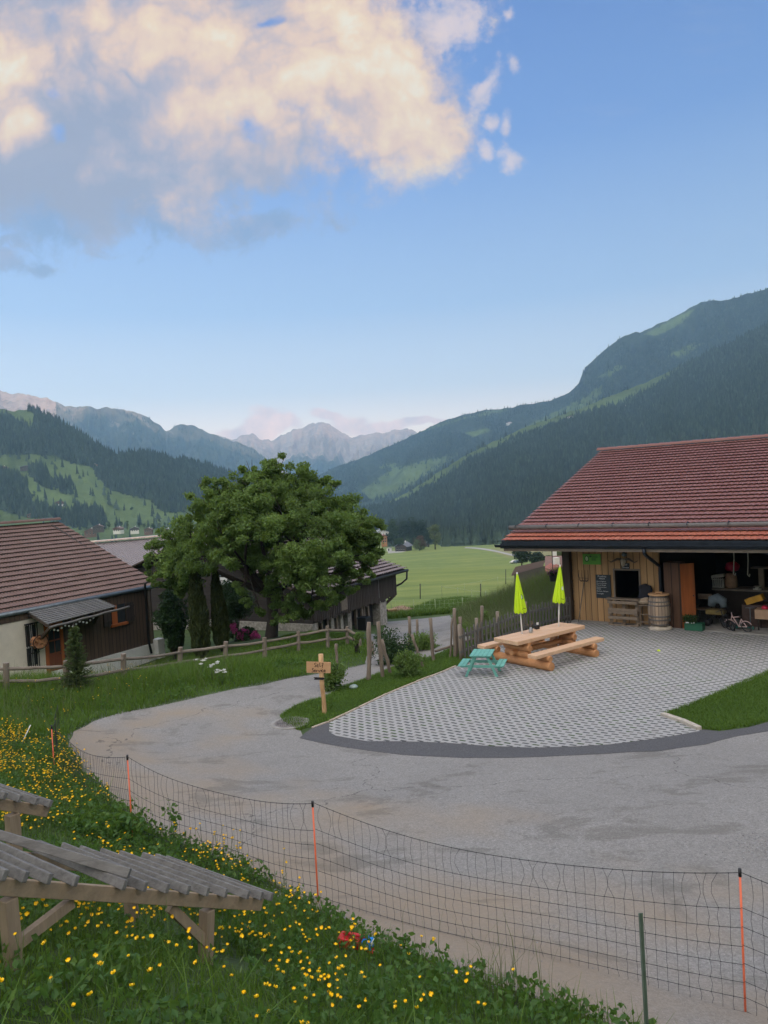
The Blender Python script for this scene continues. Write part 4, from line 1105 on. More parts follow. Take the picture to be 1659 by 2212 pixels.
mb.build('wall', wood('honey_boards', (.40,.2,.08), axis='Z', planks=.25, pdir=tuple(kd.to_2d())), KB)
# ------------------------------------------------------------------ plants
def rdir(r, n, zb=0.0):
    d = r.normal(size=(n, 3)); d[:, 2] += zb; return d/np.linalg.norm(d, axis=1)[:, None]
def leaves(name, C, size, mt, parent=None, seed=1, zb=.3, asp=.5, tone=None, var=.4, direc=None, kind=None):
    """small folded leaves at centres C"""
    r = np.random.default_rng(seed); n = len(C)
    d = rdir(r, n, zb) if direc is None else direc
    s = np.cross(d, rdir(r, n, 0)); s /= (np.linalg.norm(s, axis=1)[:, None]+1e-9)
    up = np.cross(s, d)
    L = size*(1+r.uniform(-var, var, n))[:, None]; W = L*asp
    V = np.stack([C-d*L*.5, C+s*W*.5+up*W*.12, C+d*L*.5, C-s*W*.5+up*W*.12], 1).reshape(-1, 3)
    fq = (np.arange(n)[:, None]*4+np.arange(4)[None]).astype(int)
    t = np.clip(r.normal(.45, .2, n) if tone is None else tone+r.normal(0, .12, n), 0, 1)
    o = np_mesh(name, V, fq, mt, parent, attrs={'tone': np.repeat(t, 4)})
    if kind: o['kind'] = kind
    return o
def blades(name, pts, h, mt, seed=1, wid=.006, lean=.35, parent=None, tone=None, kind='stuff'):
    r = np.random.default_rng(seed); n = len(pts); h = np.broadcast_to(h, (n,))*r.uniform(.55, 1.25, n)
    a = r.random(n)*6.283; dx, dy = np.cos(a), np.sin(a); b = a+r.normal(1.57, .5, n); sx, sy = np.cos(b), np.sin(b)
    ln = r.uniform(.05, lean*2, n)*h; w = wid*r.uniform(.6, 1.5, n)
    def row(t, wk):
        cx = pts[:, 0]+dx*ln*t*t; cy = pts[:, 1]+dy*ln*t*t; cz = pts[:, 2]+h*(t-.12*t*t*lean*2)
        return [np.stack([cx-sx*w*wk, cy-sy*w*wk, cz], 1), np.stack([cx+sx*w*wk, cy+sy*w*wk, cz], 1)]
    V = np.stack(row(0, .5)+row(.55, .42)+row(1, .06), 1).reshape(-1, 3)
    b0 = np.arange(n)[:, None]*6
    fq = np.concatenate([b0+np.array([[0,1,3,2]]), b0+np.array([[2,3,5,4]])], 1).reshape(-1, 4)
    t = np.clip(r.normal(.45, .22, n) if tone is None else tone, 0, 1)
    o = np_mesh(name, V, fq, mt, parent, attrs={'tone': np.repeat(t, 6)})
    if kind: o['kind'] = kind
    return o
M_LEAF = foliage('broad_leaf', (.11,.185,.055), .55, .5, trans=.35, c2=(.23,.33,.09))
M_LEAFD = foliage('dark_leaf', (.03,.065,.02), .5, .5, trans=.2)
M_JUN = foliage('juniper_needles', (.045,.065,.02), .5, .8, trans=.1, c2=(.12,.13,.04))
M_GRASS = foliage('meadow_grass', (.075,.15,.02), .5, .55, trans=.35, c2=(.18,.28,.04), nscale=.8)
M_GRASSD = foliage('rank_grass', (.07,.145,.026), .55, .6, trans=.35, c2=(.19,.28,.06), nscale=.8)  # tall rank grass of the rough slope and field edge
M_HAYG = foliage('seeding_grass', (.10,.14,.06), .4, .7, trans=.3, c2=(.24,.24,.13), nscale=.8)
M_WEED = foliage('broad_weed_leaf', (.06,.135,.03), .5, .5, trans=.35, c2=(.16,.26,.06))
M_BARK = wood('rough_bark', (.055,.042,.034), axis='Z', grain=5, scale=14)
M_BARKL = wood('peeled_stake', (.24,.19,.145), dark=(.09,.07,.055), axis='Z', grain=8, scale=16)
M_YEL = simple('buttercup_yellow', (.95,.60,.005), .35, var=.12, bump=0)
M_STEM = simple('flower_stem', (.07,.12,.03), .6, bump=0)
M_WFL = simple('white_petals', (.75,.75,.72), .6, var=.05, bump=0)
M_PINK = simple('magenta_petals', (.50,.025,.22), .5, var=.4, scale=20, bump=0, c2=(.75,.10,.40))

def blob_pts(r, c, rad, n, shell=.55, flat=1.0):
    d = rdir(r, n); q = (shell + (1-shell)*r.random(n))**.6 * r.uniform(.72, 1.05, n)
    nn = np.array([mnoise.noise((a*2.2+c[0], b*2.2+c[1], e*2.2)) for a, b, e in d])
    return np.array(c) + d*(q*(1+nn*.45))[:, None]*rad*np.array([1, 1, flat])

# the big garden tree
TB = GP(583, 1378); 
TR = thing('broadleaf_tree', 'big spreading broad leaved tree between the old brown barn and the dark timber barn', 'tree', tuple(TB))
TY = TB.y
clumps = [(533,1010,26,0),(597,1002,30,0),(570,1028,40,-.2),(640,1035,44,.2),(500,1075,56,.3),(600,1035,34,0),(560,1052,42,-.5),(520,1050,34,0),(470,1052,32,0),(440,1045,22,0),(442,1085,40,-.6),(415,1108,30,0),(485,1095,48,-1.2),(540,1100,50,-1.8),(600,1090,52,-1.2),(650,1050,42,0),(698,1035,26,.4),(722,1046,18,0),(690,1075,42,-.6),(745,1100,42,.2),(790,1118,36,.3),(812,1150,28,.2),(800,1180,34,.4),(775,1150,46,-.5),(720,1130,52,-1.5),(660,1130,54,-2.2),(600,1140,50,-2.6),(535,1150,50,-2.4),(470,1140,50,-1.8),(410,1150,42,-1),(370,1165,38,-.3),(338,1190,34,0),(328,1235,22,-.2),(395,1200,48,-.2),(325,1212,20,.2),(375,1205,44,-.8),(430,1200,50,-1.8),(370,1240,34,-.9),(345,1262,20,-.5),(400,1245,40,-1.2),(490,1200,46,-2.4),(700,1185,54,-2.6),(650,1195,56,-2.8),(745,1195,44,-1.6),(790,1215,30,-.6),(690,1235,50,-2.4),(640,1245,48,-2.4),(740,1240,36,-1.6),(785,1250,22,-1),(600,1215,46,-1.6),(760,1270,22,-1.2),(640,1290,36,-1.8),(620,1325,32,-1.6),(560,1315,20,-1.4),(672,1310,20,-1.6),(595,1270,34,-.8),(540,1215,40,-.6),(520,1270,28,-1.8),(525,1300,20,-1.8),(560,1240,36,.5),(610,1300,30,-.8),(650,1320,30,-1.2),(600,1340,20,-1.2),(700,1290,34,-1.6),(730,1280,28,-1),(380,1275,26,-.6),(405,1275,18,-.2),(800,1235,24,-.4),(810,1195,24,0),
  (560,1120,60,1.5),(660,1110,60,1.8),(480,1130,60,1.6),(730,1160,56,1.6),(420,1170,50,1.4),(620,1180,70,1.2),(560,1100,60,-.4),(660,1080,56,0),(500,1150,60,-.6),(720,1110,56,0),(450,1110,50,0),(600,1060,50,0),(760,1150,56,0),(520,1190,56,1.8),(780,1190,40,1.6),(580,1060,40,1.4),(680,1250,40,.8),]
r = np.random.default_rng(17); PTS = []; TN = []; CEN = []
for i, (u, v, rp, dy) in enumerate(clumps):
    c = np.array(P(u, v, TY+dy)); rad = rp/F*(TY+dy); CEN.append((c, rad))
    tn = r.uniform(.3, .7)
    # each bough carries a handful of tufts
    k = max(5, int(rad*rad*26)); sub = c+rdir(r, k)*rad*r.uniform(.35, .95, k)[:, None]*np.array([1, 1, .85])
    for s_ in sub:
        m_ = int(r.uniform(110, 215)); PTS.append(blob_pts(r, s_, rad*r.uniform(.28, .46), m_, .3, .75)); TN.append(np.full(m_, tn+r.normal(0, .15)))
PTS = np.concatenate(PTS); TN = np.concatenate(TN)
leaves('crown', PTS, .112, M_LEAF, TR, 5, .2, .48, TN)
mb = MB(); fork = P(588, 1290, TY); base = Vector(TB)-UZ*.3
mb.tube([base, base.lerp(fork, .12)+Vector((.02,0,0)), base.lerp(fork, .5)+Vector((.05,0,0)), fork, fork+UZ*.5], [.36, .26, .21, .22, .17], 12)
rr = random.Random(3)
hub = fork+UZ*.2
mains = []
for (u, v, dy) in ((480,1180,.2),(560,1150,.6),(640,1170,-.5),(700,1190,.4),(600,1120,1),(530,1220,-.8),(660,1240,-1.0),(420,1210,0)):
    e = P(u, v, TY+dy); m1 = hub.lerp(e, .45)+Vector((rr.uniform(-.2,.2), rr.uniform(-.2,.2), rr.uniform(-.3,.1)))
    mb.tube([hub-UZ*.15, m1, e], [.13, .09, .05], 8); mains.append(e)
for c, rad in CEN:
    c = Vector(c); e = min(mains, key=lambda q: (q-c).length); m1 = e.lerp(c, .5)+Vector((rr.uniform(-.15,.15), rr.uniform(-.15,.15), rr.uniform(-.2,.05)))
    mb.tube([e, m1, c], [.05, .032, .014], 5)
    for _ in range(4):
        q = c+Vector((rr.uniform(-1,1), rr.uniform(-1,1), rr.uniform(-.6,.9)))*rad*.8; mb.tube([m1.lerp(c, .6), q], [.016, .006], 4)
mb.build('trunk', M_BARK, TR)

# junipers
for (uc, vt, vb, wp, lab) in ((383,1250,1416,15,'leftmost and shortest of the three dark columnar junipers'),(437,1203,1424,18,'tallest of the three columnar junipers, with a brown streak, in the middle'),(481,1230,1408,15,'rightmost columnar juniper in front of the white wall sign')):
    b = GP(uc, vb); Y0 = b.y; t_ = P(uc-8, vt, Y0); H = t_.z-b.z; rad = wp/F*Y0
    J = thing('columnar_juniper', lab, 'juniper', tuple(b), 'columnar junipers by the old barn')
    r = np.random.default_rng(int(uc)); n = 9000
    t = r.random(n)**.85; a = r.random(n)*6.283
    prof = rad*np.clip(1.25*np.sqrt(np.clip(1-t, 0, 1))*(.45+.75*np.clip(t*5+.15, 0, 1)), .02, 1.15)*(1+.22*np.array([mnoise.noise((math.cos(x)*1.6, math.sin(x)*1.6, y*9)) for x, y in zip(a, t)]))
    q = r.uniform(.6, 1.02, n)
    C = np.stack([b.x+np.cos(a)*prof*q-(t*.1), b.y+np.sin(a)*prof*q, b.z+.15+t*(H-.15)], 1)
    dr = np.stack([np.cos(a)*.25, np.sin(a)*.25, np.ones(n)], 1)+r.normal(0, .22, (n, 3)); dr /= np.linalg.norm(dr, axis=1)[:, None]
    leaves('foliage', C, .15, M_JUN, J, int(uc), .2, .28, None, .4, dr)
    mb = MB(); mb.tube([b-UZ*.1, b+UZ*H*.85], [.07, .02], 7); mb.build('stem', M_BARK, J)

def bush(name, label, cat, u, v, y, ru, rv, n, mt=M_LEAF, size=.07, group=None, stems=True, asp=.5, seed=1, zb=.3, depth=None):
    """leafy shrub standing on the ground; u, v = middle of its foliage"""
    c = P(u, v, y); g = G(c.x, c.y); b = (c.x, c.y, g)
    o = thing(name, label, cat, b, group)
    rx = ru/F*y; rz = rv/F*y; r = np.random.default_rng(seed)
    pts = []
    k = max(6, int(n/140)); 
    for _ in range(k):
        d = rdir(r, 1)[0]*r.uniform(.25, .85); s_ = np.array(c)+d*np.array([rx, depth or rx, rz])
        pts.append(blob_pts(r, s_, min(rx, rz)*r.uniform(.3, .5)+.03, n//k, .2, .9))
    pts = np.concatenate(pts); gg = G_np(pts[:, 0], pts[:, 1]); pts[:, 2] = np.maximum(pts[:, 2], gg+.03)
    leaves('foliage', pts, size, mt, o, seed, zb, asp)
    if stems:
        mb = MB(); rr = random.Random(seed)
        for _ in range(7):
            e = Vector(c)+Vector((rr.uniform(-.7,.7)*rx, rr.uniform(-.5,.5)*rx, rr.uniform(0,.8)*rz)); mb.tube([Vector(b)+Vector((rr.uniform(-.08,.08), rr.uniform(-.08,.08), -.05)), Vector(b).lerp(e, .5)+UZ*.05, e], [.016, .011, .005], 5)
        mb.build('stem', M_BARK, o)
    return o
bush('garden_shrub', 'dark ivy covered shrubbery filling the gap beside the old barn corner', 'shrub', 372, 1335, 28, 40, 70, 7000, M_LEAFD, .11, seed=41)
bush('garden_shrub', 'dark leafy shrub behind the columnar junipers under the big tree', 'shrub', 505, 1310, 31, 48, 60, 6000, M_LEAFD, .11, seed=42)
bush('garden_shrub', 'bushy green shrub right behind the self service sign post', 'shrub', 718, 1460, GP(718,1490).y, 32, 40, 4200, M_LEAF, .06, seed=43)
bush('garden_shrub', 'dense green shrub with pale leaves in front of the leaning stakes', 'shrub', 882, 1432, GP(882,1462).y, 34, 36, 3800, M_LEAF, .07, seed=44)
bush('garden_shrub', 'loose leafy shrub growing between the two left stakes', 'shrub', 850, 1402, 20.6, 48, 44, 5200, M_LEAFD, .06, seed=45)
bush('garden_shrub', 'airy leafy shrub around the middle stakes', 'shrub', 915, 1392, 22, 36, 40, 3600, M_LEAF, .06, seed=46)
bush('garden_shrub', 'tall leafy vine climbing the rightmost stake by the picket fence', 'shrub', 1046, 1365, 23.2, 20, 52, 3000, M_LEAF, .07, seed=47)
bush('garden_shrub', 'low green shrub at the left foot of the picket fence', 'shrub', 1030, 1385, 23, 24, 16, 1200, M_LEAF, .06, seed=48)
bush('garden_shrub', 'small leafy shrub by the end posts of the rail fence', 'shrub', 770, 1376, 22.5, 16, 16, 1100, M_LEAF, .06, seed=49)
rh = bush('rhododendron', 'rhododendron bush with magenta flower heads beside the tree trunk', 'shrub', 528, 1372, GP(528,1385).y+.6, 36, 18, 2600, M_LEAFD, .09, seed=50)
r = np.random.default_rng(9); ctr = []
yy0 = GP(528,1385).y
for k in range(26):
    u = r.uniform(497, 560); v = 1362+(u-497)*.22+r.uniform(-7, 12)
    if u < 515: v -= r.uniform(0, 14)
    ctr.append(blob_pts(r, np.array(P(u, v, yy0+.2)), .11, 70, .5))
leaves('flowers', np.concatenate(ctr), .05, M_PINK, rh, 3, .3, .8)
# little spruce in front of the red door
def spruce(label, ub, vb, ut, vt, y, wid, seed=2):
    t_ = P(ut, vt, y); b = Vector((t_.x+.02, y, G(t_.x, y))); H = t_.z-b.z
    o = thing('young_spruce', label, 'spruce', tuple(b)); r = np.random.default_rng(seed); C = []; D = []
    mb = MB(); mb.tube([b-UZ*.1, b+UZ*H], [.05, .008], 6)
    for i in range(26):
        t = .04+.9*i/26; L = wid*(1-t)**.8+.05
        for k in range(9):
            a = r.uniform(0, 6.283); d = np.array([math.cos(a), math.sin(a), .25+.5*t]); d /= np.linalg.norm(d); m_ = int(14+40*L)
            s_ = r.random(m_)*L; p0 = np.array(b)+np.array([0,0,H*t]); e = p0+d*L; mb.tube([Vector(p0), Vector(e)], [.008, .003], 4)
            C.append(p0+d*s_[:, None]+r.normal(0, .012+.05*L, (m_, 3))*np.array([1,1,.3])); D.append(d+r.normal(0, .45, (m_, 3)))
    C = np.concatenate(C); D = np.concatenate(D); D /= np.linalg.norm(D, axis=1)[:, None]
    leaves('foliage', C, .075, foliage('spruce_needles', (.06,.10,.035), .4, .7, trans=.2, c2=(.17,.2,.07)), o, seed, 0, .3, None, .4, D)
    mb.build('trunk', M_BARK, o)
spruce('young spruce growing in the long grass in front of the red barn door', 165, 1475, 157, 1346, 17.6, .36)

# ---- grass
LEGS = np.array([(-1.15,5.0),(-1.25,5.15),(-2.0,5.9),(-1.9,5.7),(-2.0,4.2),(-1.95,4.35)])
def clear(p, rad=.24): return p[np.sqrt(((p[:, None, :2]-LEGS[None])**2).sum(-1)).min(1) > rad]
def fill(poly, n, seed, avoid=()):
    r = np.random.default_rng(seed); p = np.array([tuple(q) for q in poly]); lo = p.min(0); hi = p.max(0); out = []
    tot = 0
    while tot < n:
        x = r.uniform(lo[0], hi[0], n*2); y = r.uniform(lo[1], hi[1], n*2); k = inside(poly, x, y)
        for a in avoid: k &= ~inside(a, x, y)
        q = np.c_[x[k], y[k]]; out.append(q); tot += len(q)
        if len(q) == 0: break
    q = np.concatenate(out)[:n]
    return np.c_[q, G_np(q[:, 0], q[:, 1])-.01]
def uvpoly(pts): return [Vector((p.x, p.y)) for p in (GP(u, v) for u, v in pts)]
def patchy(pts, f, th, seed=0):
    return np.array([mnoise.fractal((a*f+seed, b*f, seed), 1, 2, 4) for a, b, _ in pts])
bankp = [Vector((p.x, p.y)) for p in (GP(u, v) for u, v in EDGE_BANK)]
NEARP = bankp + [Vector((-11, 13.5)), Vector((-9, 2)), Vector((-2.6, 1.2)), Vector((2.2, 1.2)), Vector((4.5, 2.0))]
NEARP = [Vector((p.x, p.y)) for p in NEARP]
# denser close to the viewer
g1 = fill(NEARP, 150000, 1); dist = np.hypot(g1[:, 0], g1[:, 1]); rk = np.random.default_rng(5).random(len(g1))
g1 = g1[rk < np.clip(6.0/dist, .12, 1)**1.0]
u, v, zc = proj_np(g1); g1 = g1[(zc > .5) & (u > -90) & (u < 1760) & (v < 2420)]
g1 = clear(g1, .16); pn = patchy(g1, .7, 0, 3)
blades('grass', g1, np.clip(.14+pn*.12, .05, .30), M_GRASS, 3, .0042, .45)
g2 = fill(NEARP, 120000, 2); u, v, zc = proj_np(g2); pn = patchy(g2, 1.1, 0, 8); k = (zc > .5) & (u > -90) & (u < 1760) & (v < 2400) & (pn > -.1)
g2 = clear(g2[k]); rr_ = np.random.default_rng(8); g2[:, 2] += rr_.uniform(.01, .19, len(g2))
leaves('ground_cover', g2, .052, M_WEED, None, 6, .5, .62, kind='stuff')
g3 = fill(NEARP, 8000, 12); u, v, zc = proj_np(g3); pn = patchy(g3, .5, 0, 20); g3 = g3[(zc > .5) & (u > -90) & (u < 1760) & (v < 2400) & (pn > .1)]
g3 = clear(g3, .5); blades('grass', g3, .36, M_GRASS, 13, .0062, .6)
# seed heads by the net
gs = []
rs = random.Random(5)
for (u, v, n) in ((1050,2150,16),(1105,2165,16),(1160,2190,9),(1000,2120,4),(880,2060,4)):
    c = GP(u, v)
    for _ in range(n): x = c.x+rs.gauss(0, .14); y = c.y+rs.gauss(0, .12); gs.append((x, y, G(x, y)))
blades('seeding_grass', np.array(gs), .62, M_HAYG, 21, .0035, .3)
# verge and garden on the left
garden = uvpoly([(130,1594),(200,1556),(330,1526),(480,1493),(600,1470),(744,1443),(789,1434),(800,1385),(760,1372),(700,1352),(600,1385),(500,1400),(420,1405),(350,1412)])
garden += [Vector((-9.2, 28.5)), Vector((-12.4, 21)), Vector((-15.5, 14)), Vector((-9, 12.5))]
g = fill(garden, 125000, 3); u, v, zc = proj_np(g); g = g[(u > -60) & (u < 830)]
# distance to the road edge: long grass towards the fence, short at the edge
ve = np.array([tuple(q) for q in uvpoly(EDGE_VERGE)]); dv = np.sqrt(((g[:, None, :2]-ve[None])**2).sum(-1)).min(1)
pn = patchy(g, .6, 0, 5); hh = np.clip(.10+dv*.13, .08, .34)*(1+pn*.5)
lawn = (g[:, 1] > 21.2) | ((g[:, 0] > -3.2) & (g[:, 1] > 19.4)); hh[lawn] *= .28
blades('grass', g, hh, M_GRASS, 4, .011, .45)
dd_ = dv > .5; k = (np.random.default_rng(3).random(len(g)) < .05) & dd_ & (~lawn) & (g[:, 0] < -4)
blades('seeding_grass', g[k], .62, M_HAYG, 9, .006, .4)
g4 = fill(garden, 26000, 31); u, v, zc = proj_np(g4); pn = patchy(g4, .8, 0, 31); g4 = g4[(pn > .02) & (u > -60) & (g4[:, 1] < 21)]; g4[:, 2] += np.random.default_rng(2).uniform(.03, .22, len(g4))
leaves('ground_cover', g4, .08, M_WEED, None, 16, .5, .55, kind='stuff')
# little lawn between the road and the pavers, and the one on the right
isl = uvpoly(list(reversed(ISL_UP))[:-1] + [(747,1481),(791,1466),(850,1441),(935,1417),(1010,1384),(1060,1362),(1080,1390),(1020,1418),(985,1438),(955,1450),(900,1471),(837,1498),(775,1528),(712,1559),(676,1570)])
g = fill(isl, 52000, 4); blades('grass', g, .075, M_GRASS, 14, .008, .7)
rl = uvpoly([(1512,1576),(1432,1543),(1486,1523),(1574,1486),(1659,1450),(1800,1400),(1900,1450),(1800,1530),(1659,1559),(1616,1569),(1556,1579)])
g = fill(rl, 45000, 5); blades('grass', g, .085, M_GRASS, 15, .008, .7)
# rough slope behind the picket fence
sl_ = [Vector((p.x, p.y)) for p in (GP(1232,1338), GP(1140,1366), GP(1075,1392), GP(1030,1400))] + [Vector((2.6, 31)), Vector((4.5, 35.5)), Vector((8, 36)), Vector((10.5, 33)), Vector((8.5, 27))]
g = fill(sl_, 60000, 6); blades('grass', g, .36, M_GRASSD, 24, .014, .45)
g = fill(sl_, 26000, 61); blades('seeding_grass', g, .62, M_HAYG, 25, .008, .35)
# dark rank grass at the near edge of the field and the verge of the far road
fe = uvpoly([(838,1338),(900,1332),(988,1324),(1062,1318),(1062,1300),(990,1298),(940,1303),(900,1318),(838,1328)])
g = fill(fe, 26000, 7); pn = patchy(g, .2, 0, 2); blades('grass', g, .45, M_GRASSD, 26, .03, .5)

# ---- buttercups
def buttercup_mesh(seed, lod=False):
    rr = random.Random(seed); mb = MB(); h = rr.uniform(.15, .36); lx = rr.uniform(-.06, .06); ly = rr.uniform(-.06, .06)
    heads = [(Vector((lx, ly, h)), rr.uniform(.010, .0145))]
    if not lod and rr.random() < .45: heads.append((Vector((lx+rr.uniform(-.05,.05), ly+rr.uniform(-.05,.05), h*rr.uniform(.75,.95))), rr.uniform(.011, .016)))
    for q, rad in heads:
        mb.tube([Vector((0,0,0)), Vector((q.x*.35, q.y*.35, q.z*.55)), q], .0018, 3, 1, False)
        tilt = Vector((rr.uniform(-.5,.5), rr.uniform(-.5,.5), 1)).normalized(); X = tilt.cross(Vector((1,.3,0))).normalized(); Y = tilt.cross(X)
        for k in range(5):
            a = k*1.2566+rr.uniform(-.1,.1); d = X*math.cos(a)+Y*math.sin(a); s_ = tilt.cross(d); op = rr.uniform(.55, .95)
            b0 = q; m1 = q+d*rad*.75*op+tilt*rad*.35; t1 = q+d*rad*1.05*op+tilt*rad*.95
            mb.add([b0, m1-s_*rad*.55, t1-s_*rad*.3, t1+s_*rad*.3, m1+s_*rad*.55], [(0,1,2,3,4)], 0)
    if not lod:
        for k in range(3):
            a = rr.uniform(0, 6.28); z = h*rr.uniform(.2,.6); p = Vector((lx*.3, ly*.3, z)); d = Vector((math.cos(a), math.sin(a), .5)); mb.add([p, p+d*.02+Vector((.004,0,0)), p+d*.05, p+d*.02-Vector((.004,0,0))], [(0,1,2,3)], 1)
    me = bpy.data.meshes.new('buttercup'); me.from_pydata([tuple(v) for v in mb.v], [], mb.f); me.materials.append(M_YEL); me.materials.append(M_STEM)
    me.polygons.foreach_set('material_index', mb.m); me.update(); return me
BM = [buttercup_mesh(k) for k in range(9)]
r = np.random.default_rng(77); cand = []
def dens(u, v):
    d = 0
    if v > 1850: d = .6 if u < 700 else .28 if u < 1000 else .08
    if v > 1900 and u < 430: d = 1.0
    if u < 240 and v < 1860: d = 2.0
    if 500 < u < 780 and v > 1880: d = max(d, .75)
    return d
fl = fill(NEARP, 19000, 91); u, v, zc = proj_np(fl)
for p, a, b, z in zip(fl, u, v, zc):
    if z < .5 or a < -20 or a > 1680 or b > 2330: continue
    cl = mnoise.noise((p[0]*1.3, p[1]*1.3, 5))+.5*mnoise.noise((p[0]*3.3, p[1]*3.3, 8))
    if r.random() < dens(a, b)*max(0, .38+cl*1.3)*min(1, z/5.0)*.62: cand.append((z, p))
cand.sort(key=lambda q: q[0])
for i, (z, p) in enumerate(cand[:290]):
    o = bpy.data.objects.new('buttercup', BM[i % 9]); col.objects.link(o); o.location = (p[0], p[1], p[2]); o.rotation_euler = (0, 0, r.uniform(0, 6.28)); s_ = r.uniform(.85, 1.2); o.scale = (s_, s_, s_)
    tag(o, 'yellow buttercup on a thin stem in the bank of long grass near the wooden racks', 'buttercup', 'yellow buttercups in the grass bank')
def merged_flowers(name, pts, seed):
    rr = random.Random(seed); mb = MB()
    for p in pts:
        me = BM[rr.randrange(9)]; a = rr.uniform(0, 6.28); c, s_ = math.cos(a), math.sin(a); k = rr.uniform(.8, 1.2)
        b0 = len(mb.v); mb.v += [(p[0]+(q.co.x*c-q.co.y*s_)*k, p[1]+(q.co.x*s_+q.co.y*c)*k, p[2]+q.co.z*k) for q in me.vertices]
        for f_ in me.polygons: mb.f.append(tuple(b0+i for i in f_.vertices)); mb.m.append(f_.material_index); mb.sm.append(False)
    return tag(mb.build(name, [M_YEL, M_STEM]), kind='stuff')
g = fill(garden, 700, 93); u, v, zc = proj_np(g); g = g[(u > -20) & (u < 330) & (v > 1430)][:120]; g[:, 2] += .12
merged_flowers('buttercups', [p for _, p in cand[290:]]+list(g), 4)
print('BUTTERCUPS', len(cand))
# white umbels by the rail fence
for (u, v, h_, lab) in ((437,1446,.5,'white umbel flower nearest the rail fence, leftmost of its cluster'),(459,1458,.5,'white umbel flower cluster low in the verge, middle of the three'),(481,1466,.45,'white umbel flower cluster lowest in the verge, rightmost of the three')):
    b = GP(u, v+16); o = thing('umbel_flower', lab, 'wildflower', tuple(b), 'white umbels in the verge'); mb = MB(); rr = random.Random(u); C = []
    for k in range(5):
        e = b+Vector((rr.uniform(-.16,.16), rr.uniform(-.1,.1), h_*rr.uniform(.7, 1.1))); mb.tube([b, b.lerp(e, .6)+UZ*.03, e], [.006, .004, .003], 4)
        C.append(np.array(e)+np.random.default_rng(k).normal(0, 1, (60, 3))*np.array([.022, .022, .008]))
    mb.build('stem', M_STEM, o); leaves('flower_head', np.concatenate(C), .02, M_WFL, o, 3, .3, .9)
# leafy weeds standing up near the net
for (u, v, y, h_, lab) in ((373,1790,None,.5,'lone upright leafy weed by the net behind the long rack'),(240,1790,None,.3,'dark leafy weed clump at the road edge left of the long rack')):
    b = GP(u, 1826 if u == 373 else 1812); o = thing('leafy_weed', lab, 'weed', tuple(b)); mb = MB(); mb.tube([b, b+UZ*h_], [.006, .003], 5); mb.build('stem', M_STEM, o)
    r = np.random.default_rng(int(u)); n = 60 if u == 373 else 700; C = np.array(b)+np.stack([r.normal(0, .05 if u == 373 else .2, n), r.normal(0, .05 if u == 373 else .2, n), r.uniform(.1, 1, n)*h_], 1); leaves('foliage', C, .07, M_WEED, o, 2, .2, .6)

# loose grit: a patch at the right road edge and stray pebbles
M_GRIT = simple('grit', (.24,.24,.24), .9, var=.5, scale=40, bump=0)
r = np.random.default_rng(44); C = []
c = GP(1652, 1832)
for k in range(900): C.append((c.x+r.normal(.25, .28), c.y+r.normal(0, .16), r.uniform(.006, .016)))
for k in range(500):
    u, v = r.uniform(120, 1650), r.uniform(1560, 2190); C.append((None, (u, v), r.uniform(.004, .009)))
e_ = poly_uv(EDGE_BANK+EDGE_VERGE)
for k in range(2600):
    p = e_[r.integers(len(e_)-1)]; q = e_[0]; i = r.integers(len(e_)-1); p = e_[i].lerp(e_[i+1], r.random()); C.append((p.x+r.normal(0, .10), p.y+r.normal(0, .10), r.uniform(.004, .012)))
V = []; base = np.array([(1,0,0),(-1,0,0),(0,1,0),(0,-1,0),(0,0,1),(0,0,-1)], float); TF = np.array([(0,2,4),(2,1,4),(1,3,4),(3,0,4),(2,0,5),(1,2,5),(3,1,5),(0,3,5)])
X_ = []; Y__ = []; S_ = []
rp = np.array([tuple(q) for q in ROAD])
for a, b, s_ in C:
    if a is None:
        d = ray(*b); t = (CAMZ-.3)/-d.z; a, b = d.x*t, t
    X_.append(a); Y__.append(b); S_.append(s_)
X_ = np.array(X_); Y__ = np.array(Y__); S_ = np.array(S_); zz_ = G_np(X_, Y__)
Vv = np.stack([X_, Y__, zz_+S_*.25], 1)[:, None, :] + base[None]*S_[:, None, None]*r.uniform(.6, 1.4, (len(X_), 6, 1))*np.array([1,1,.7])
np_mesh('gravel', Vv.reshape(-1, 3), (TF[None]+np.arange(len(X_))[:, None, None]*6).reshape(-1, 3), M_GRIT)['kind'] = 'stuff'
# ------------------------------------------------------------------ fences, racks, signs, yard furniture
M_ORANGE = simple('orange_plastic', (.80,.16,.07), .45, var=.08, bump=0)
M_BLACK = simple('black_plastic', (.012,.012,.014), .5, bump=0)
M_WIRE = simple('net_wire', (.02,.022,.026), .6, bump=0)
M_WGREY = wood('grey_weathered_slat', (.20,.196,.188), dark=(.075,.07,.068), axis='X', grain=10, scale=26, ang=R(-37))
M_WTAN = wood('tan_beam', (.34,.26,.175), dark=(.20,.15,.10), axis='X', grain=10, scale=12, ang=R(-53))
M_WTANZ = wood('tan_leg', (.33,.255,.175), dark=(.19,.145,.10), axis='Z', grain=10, scale=14)
M_RAIL = wood('split_rail', (.24,.20,.16), dark=(.12,.10,.08), axis='X', grain=9, scale=14)
M_RAILZ = wood('split_post', (.26,.21,.165), dark=(.12,.10,.08), axis='Z', grain=8, scale=14)
M_LOGN = wood('fresh_round_log', (.56,.28,.12), dark=(.36,.16,.065), axis='X', grain=9, scale=9, ang=R(-38))
M_TOPN = wood('fresh_tabletop', (.70,.46,.29), dark=(.52,.32,.19), axis='X', grain=16, scale=9, ang=R(-38), rough=.5)
M_ENDG = simple('log_end_grain', (.62,.34,.15), .8, scale=20)
M_TEAL = wood('teal_painted_wood', (.16,.44,.37), dark=(.10,.30,.26), axis='X', grain=8, scale=10)

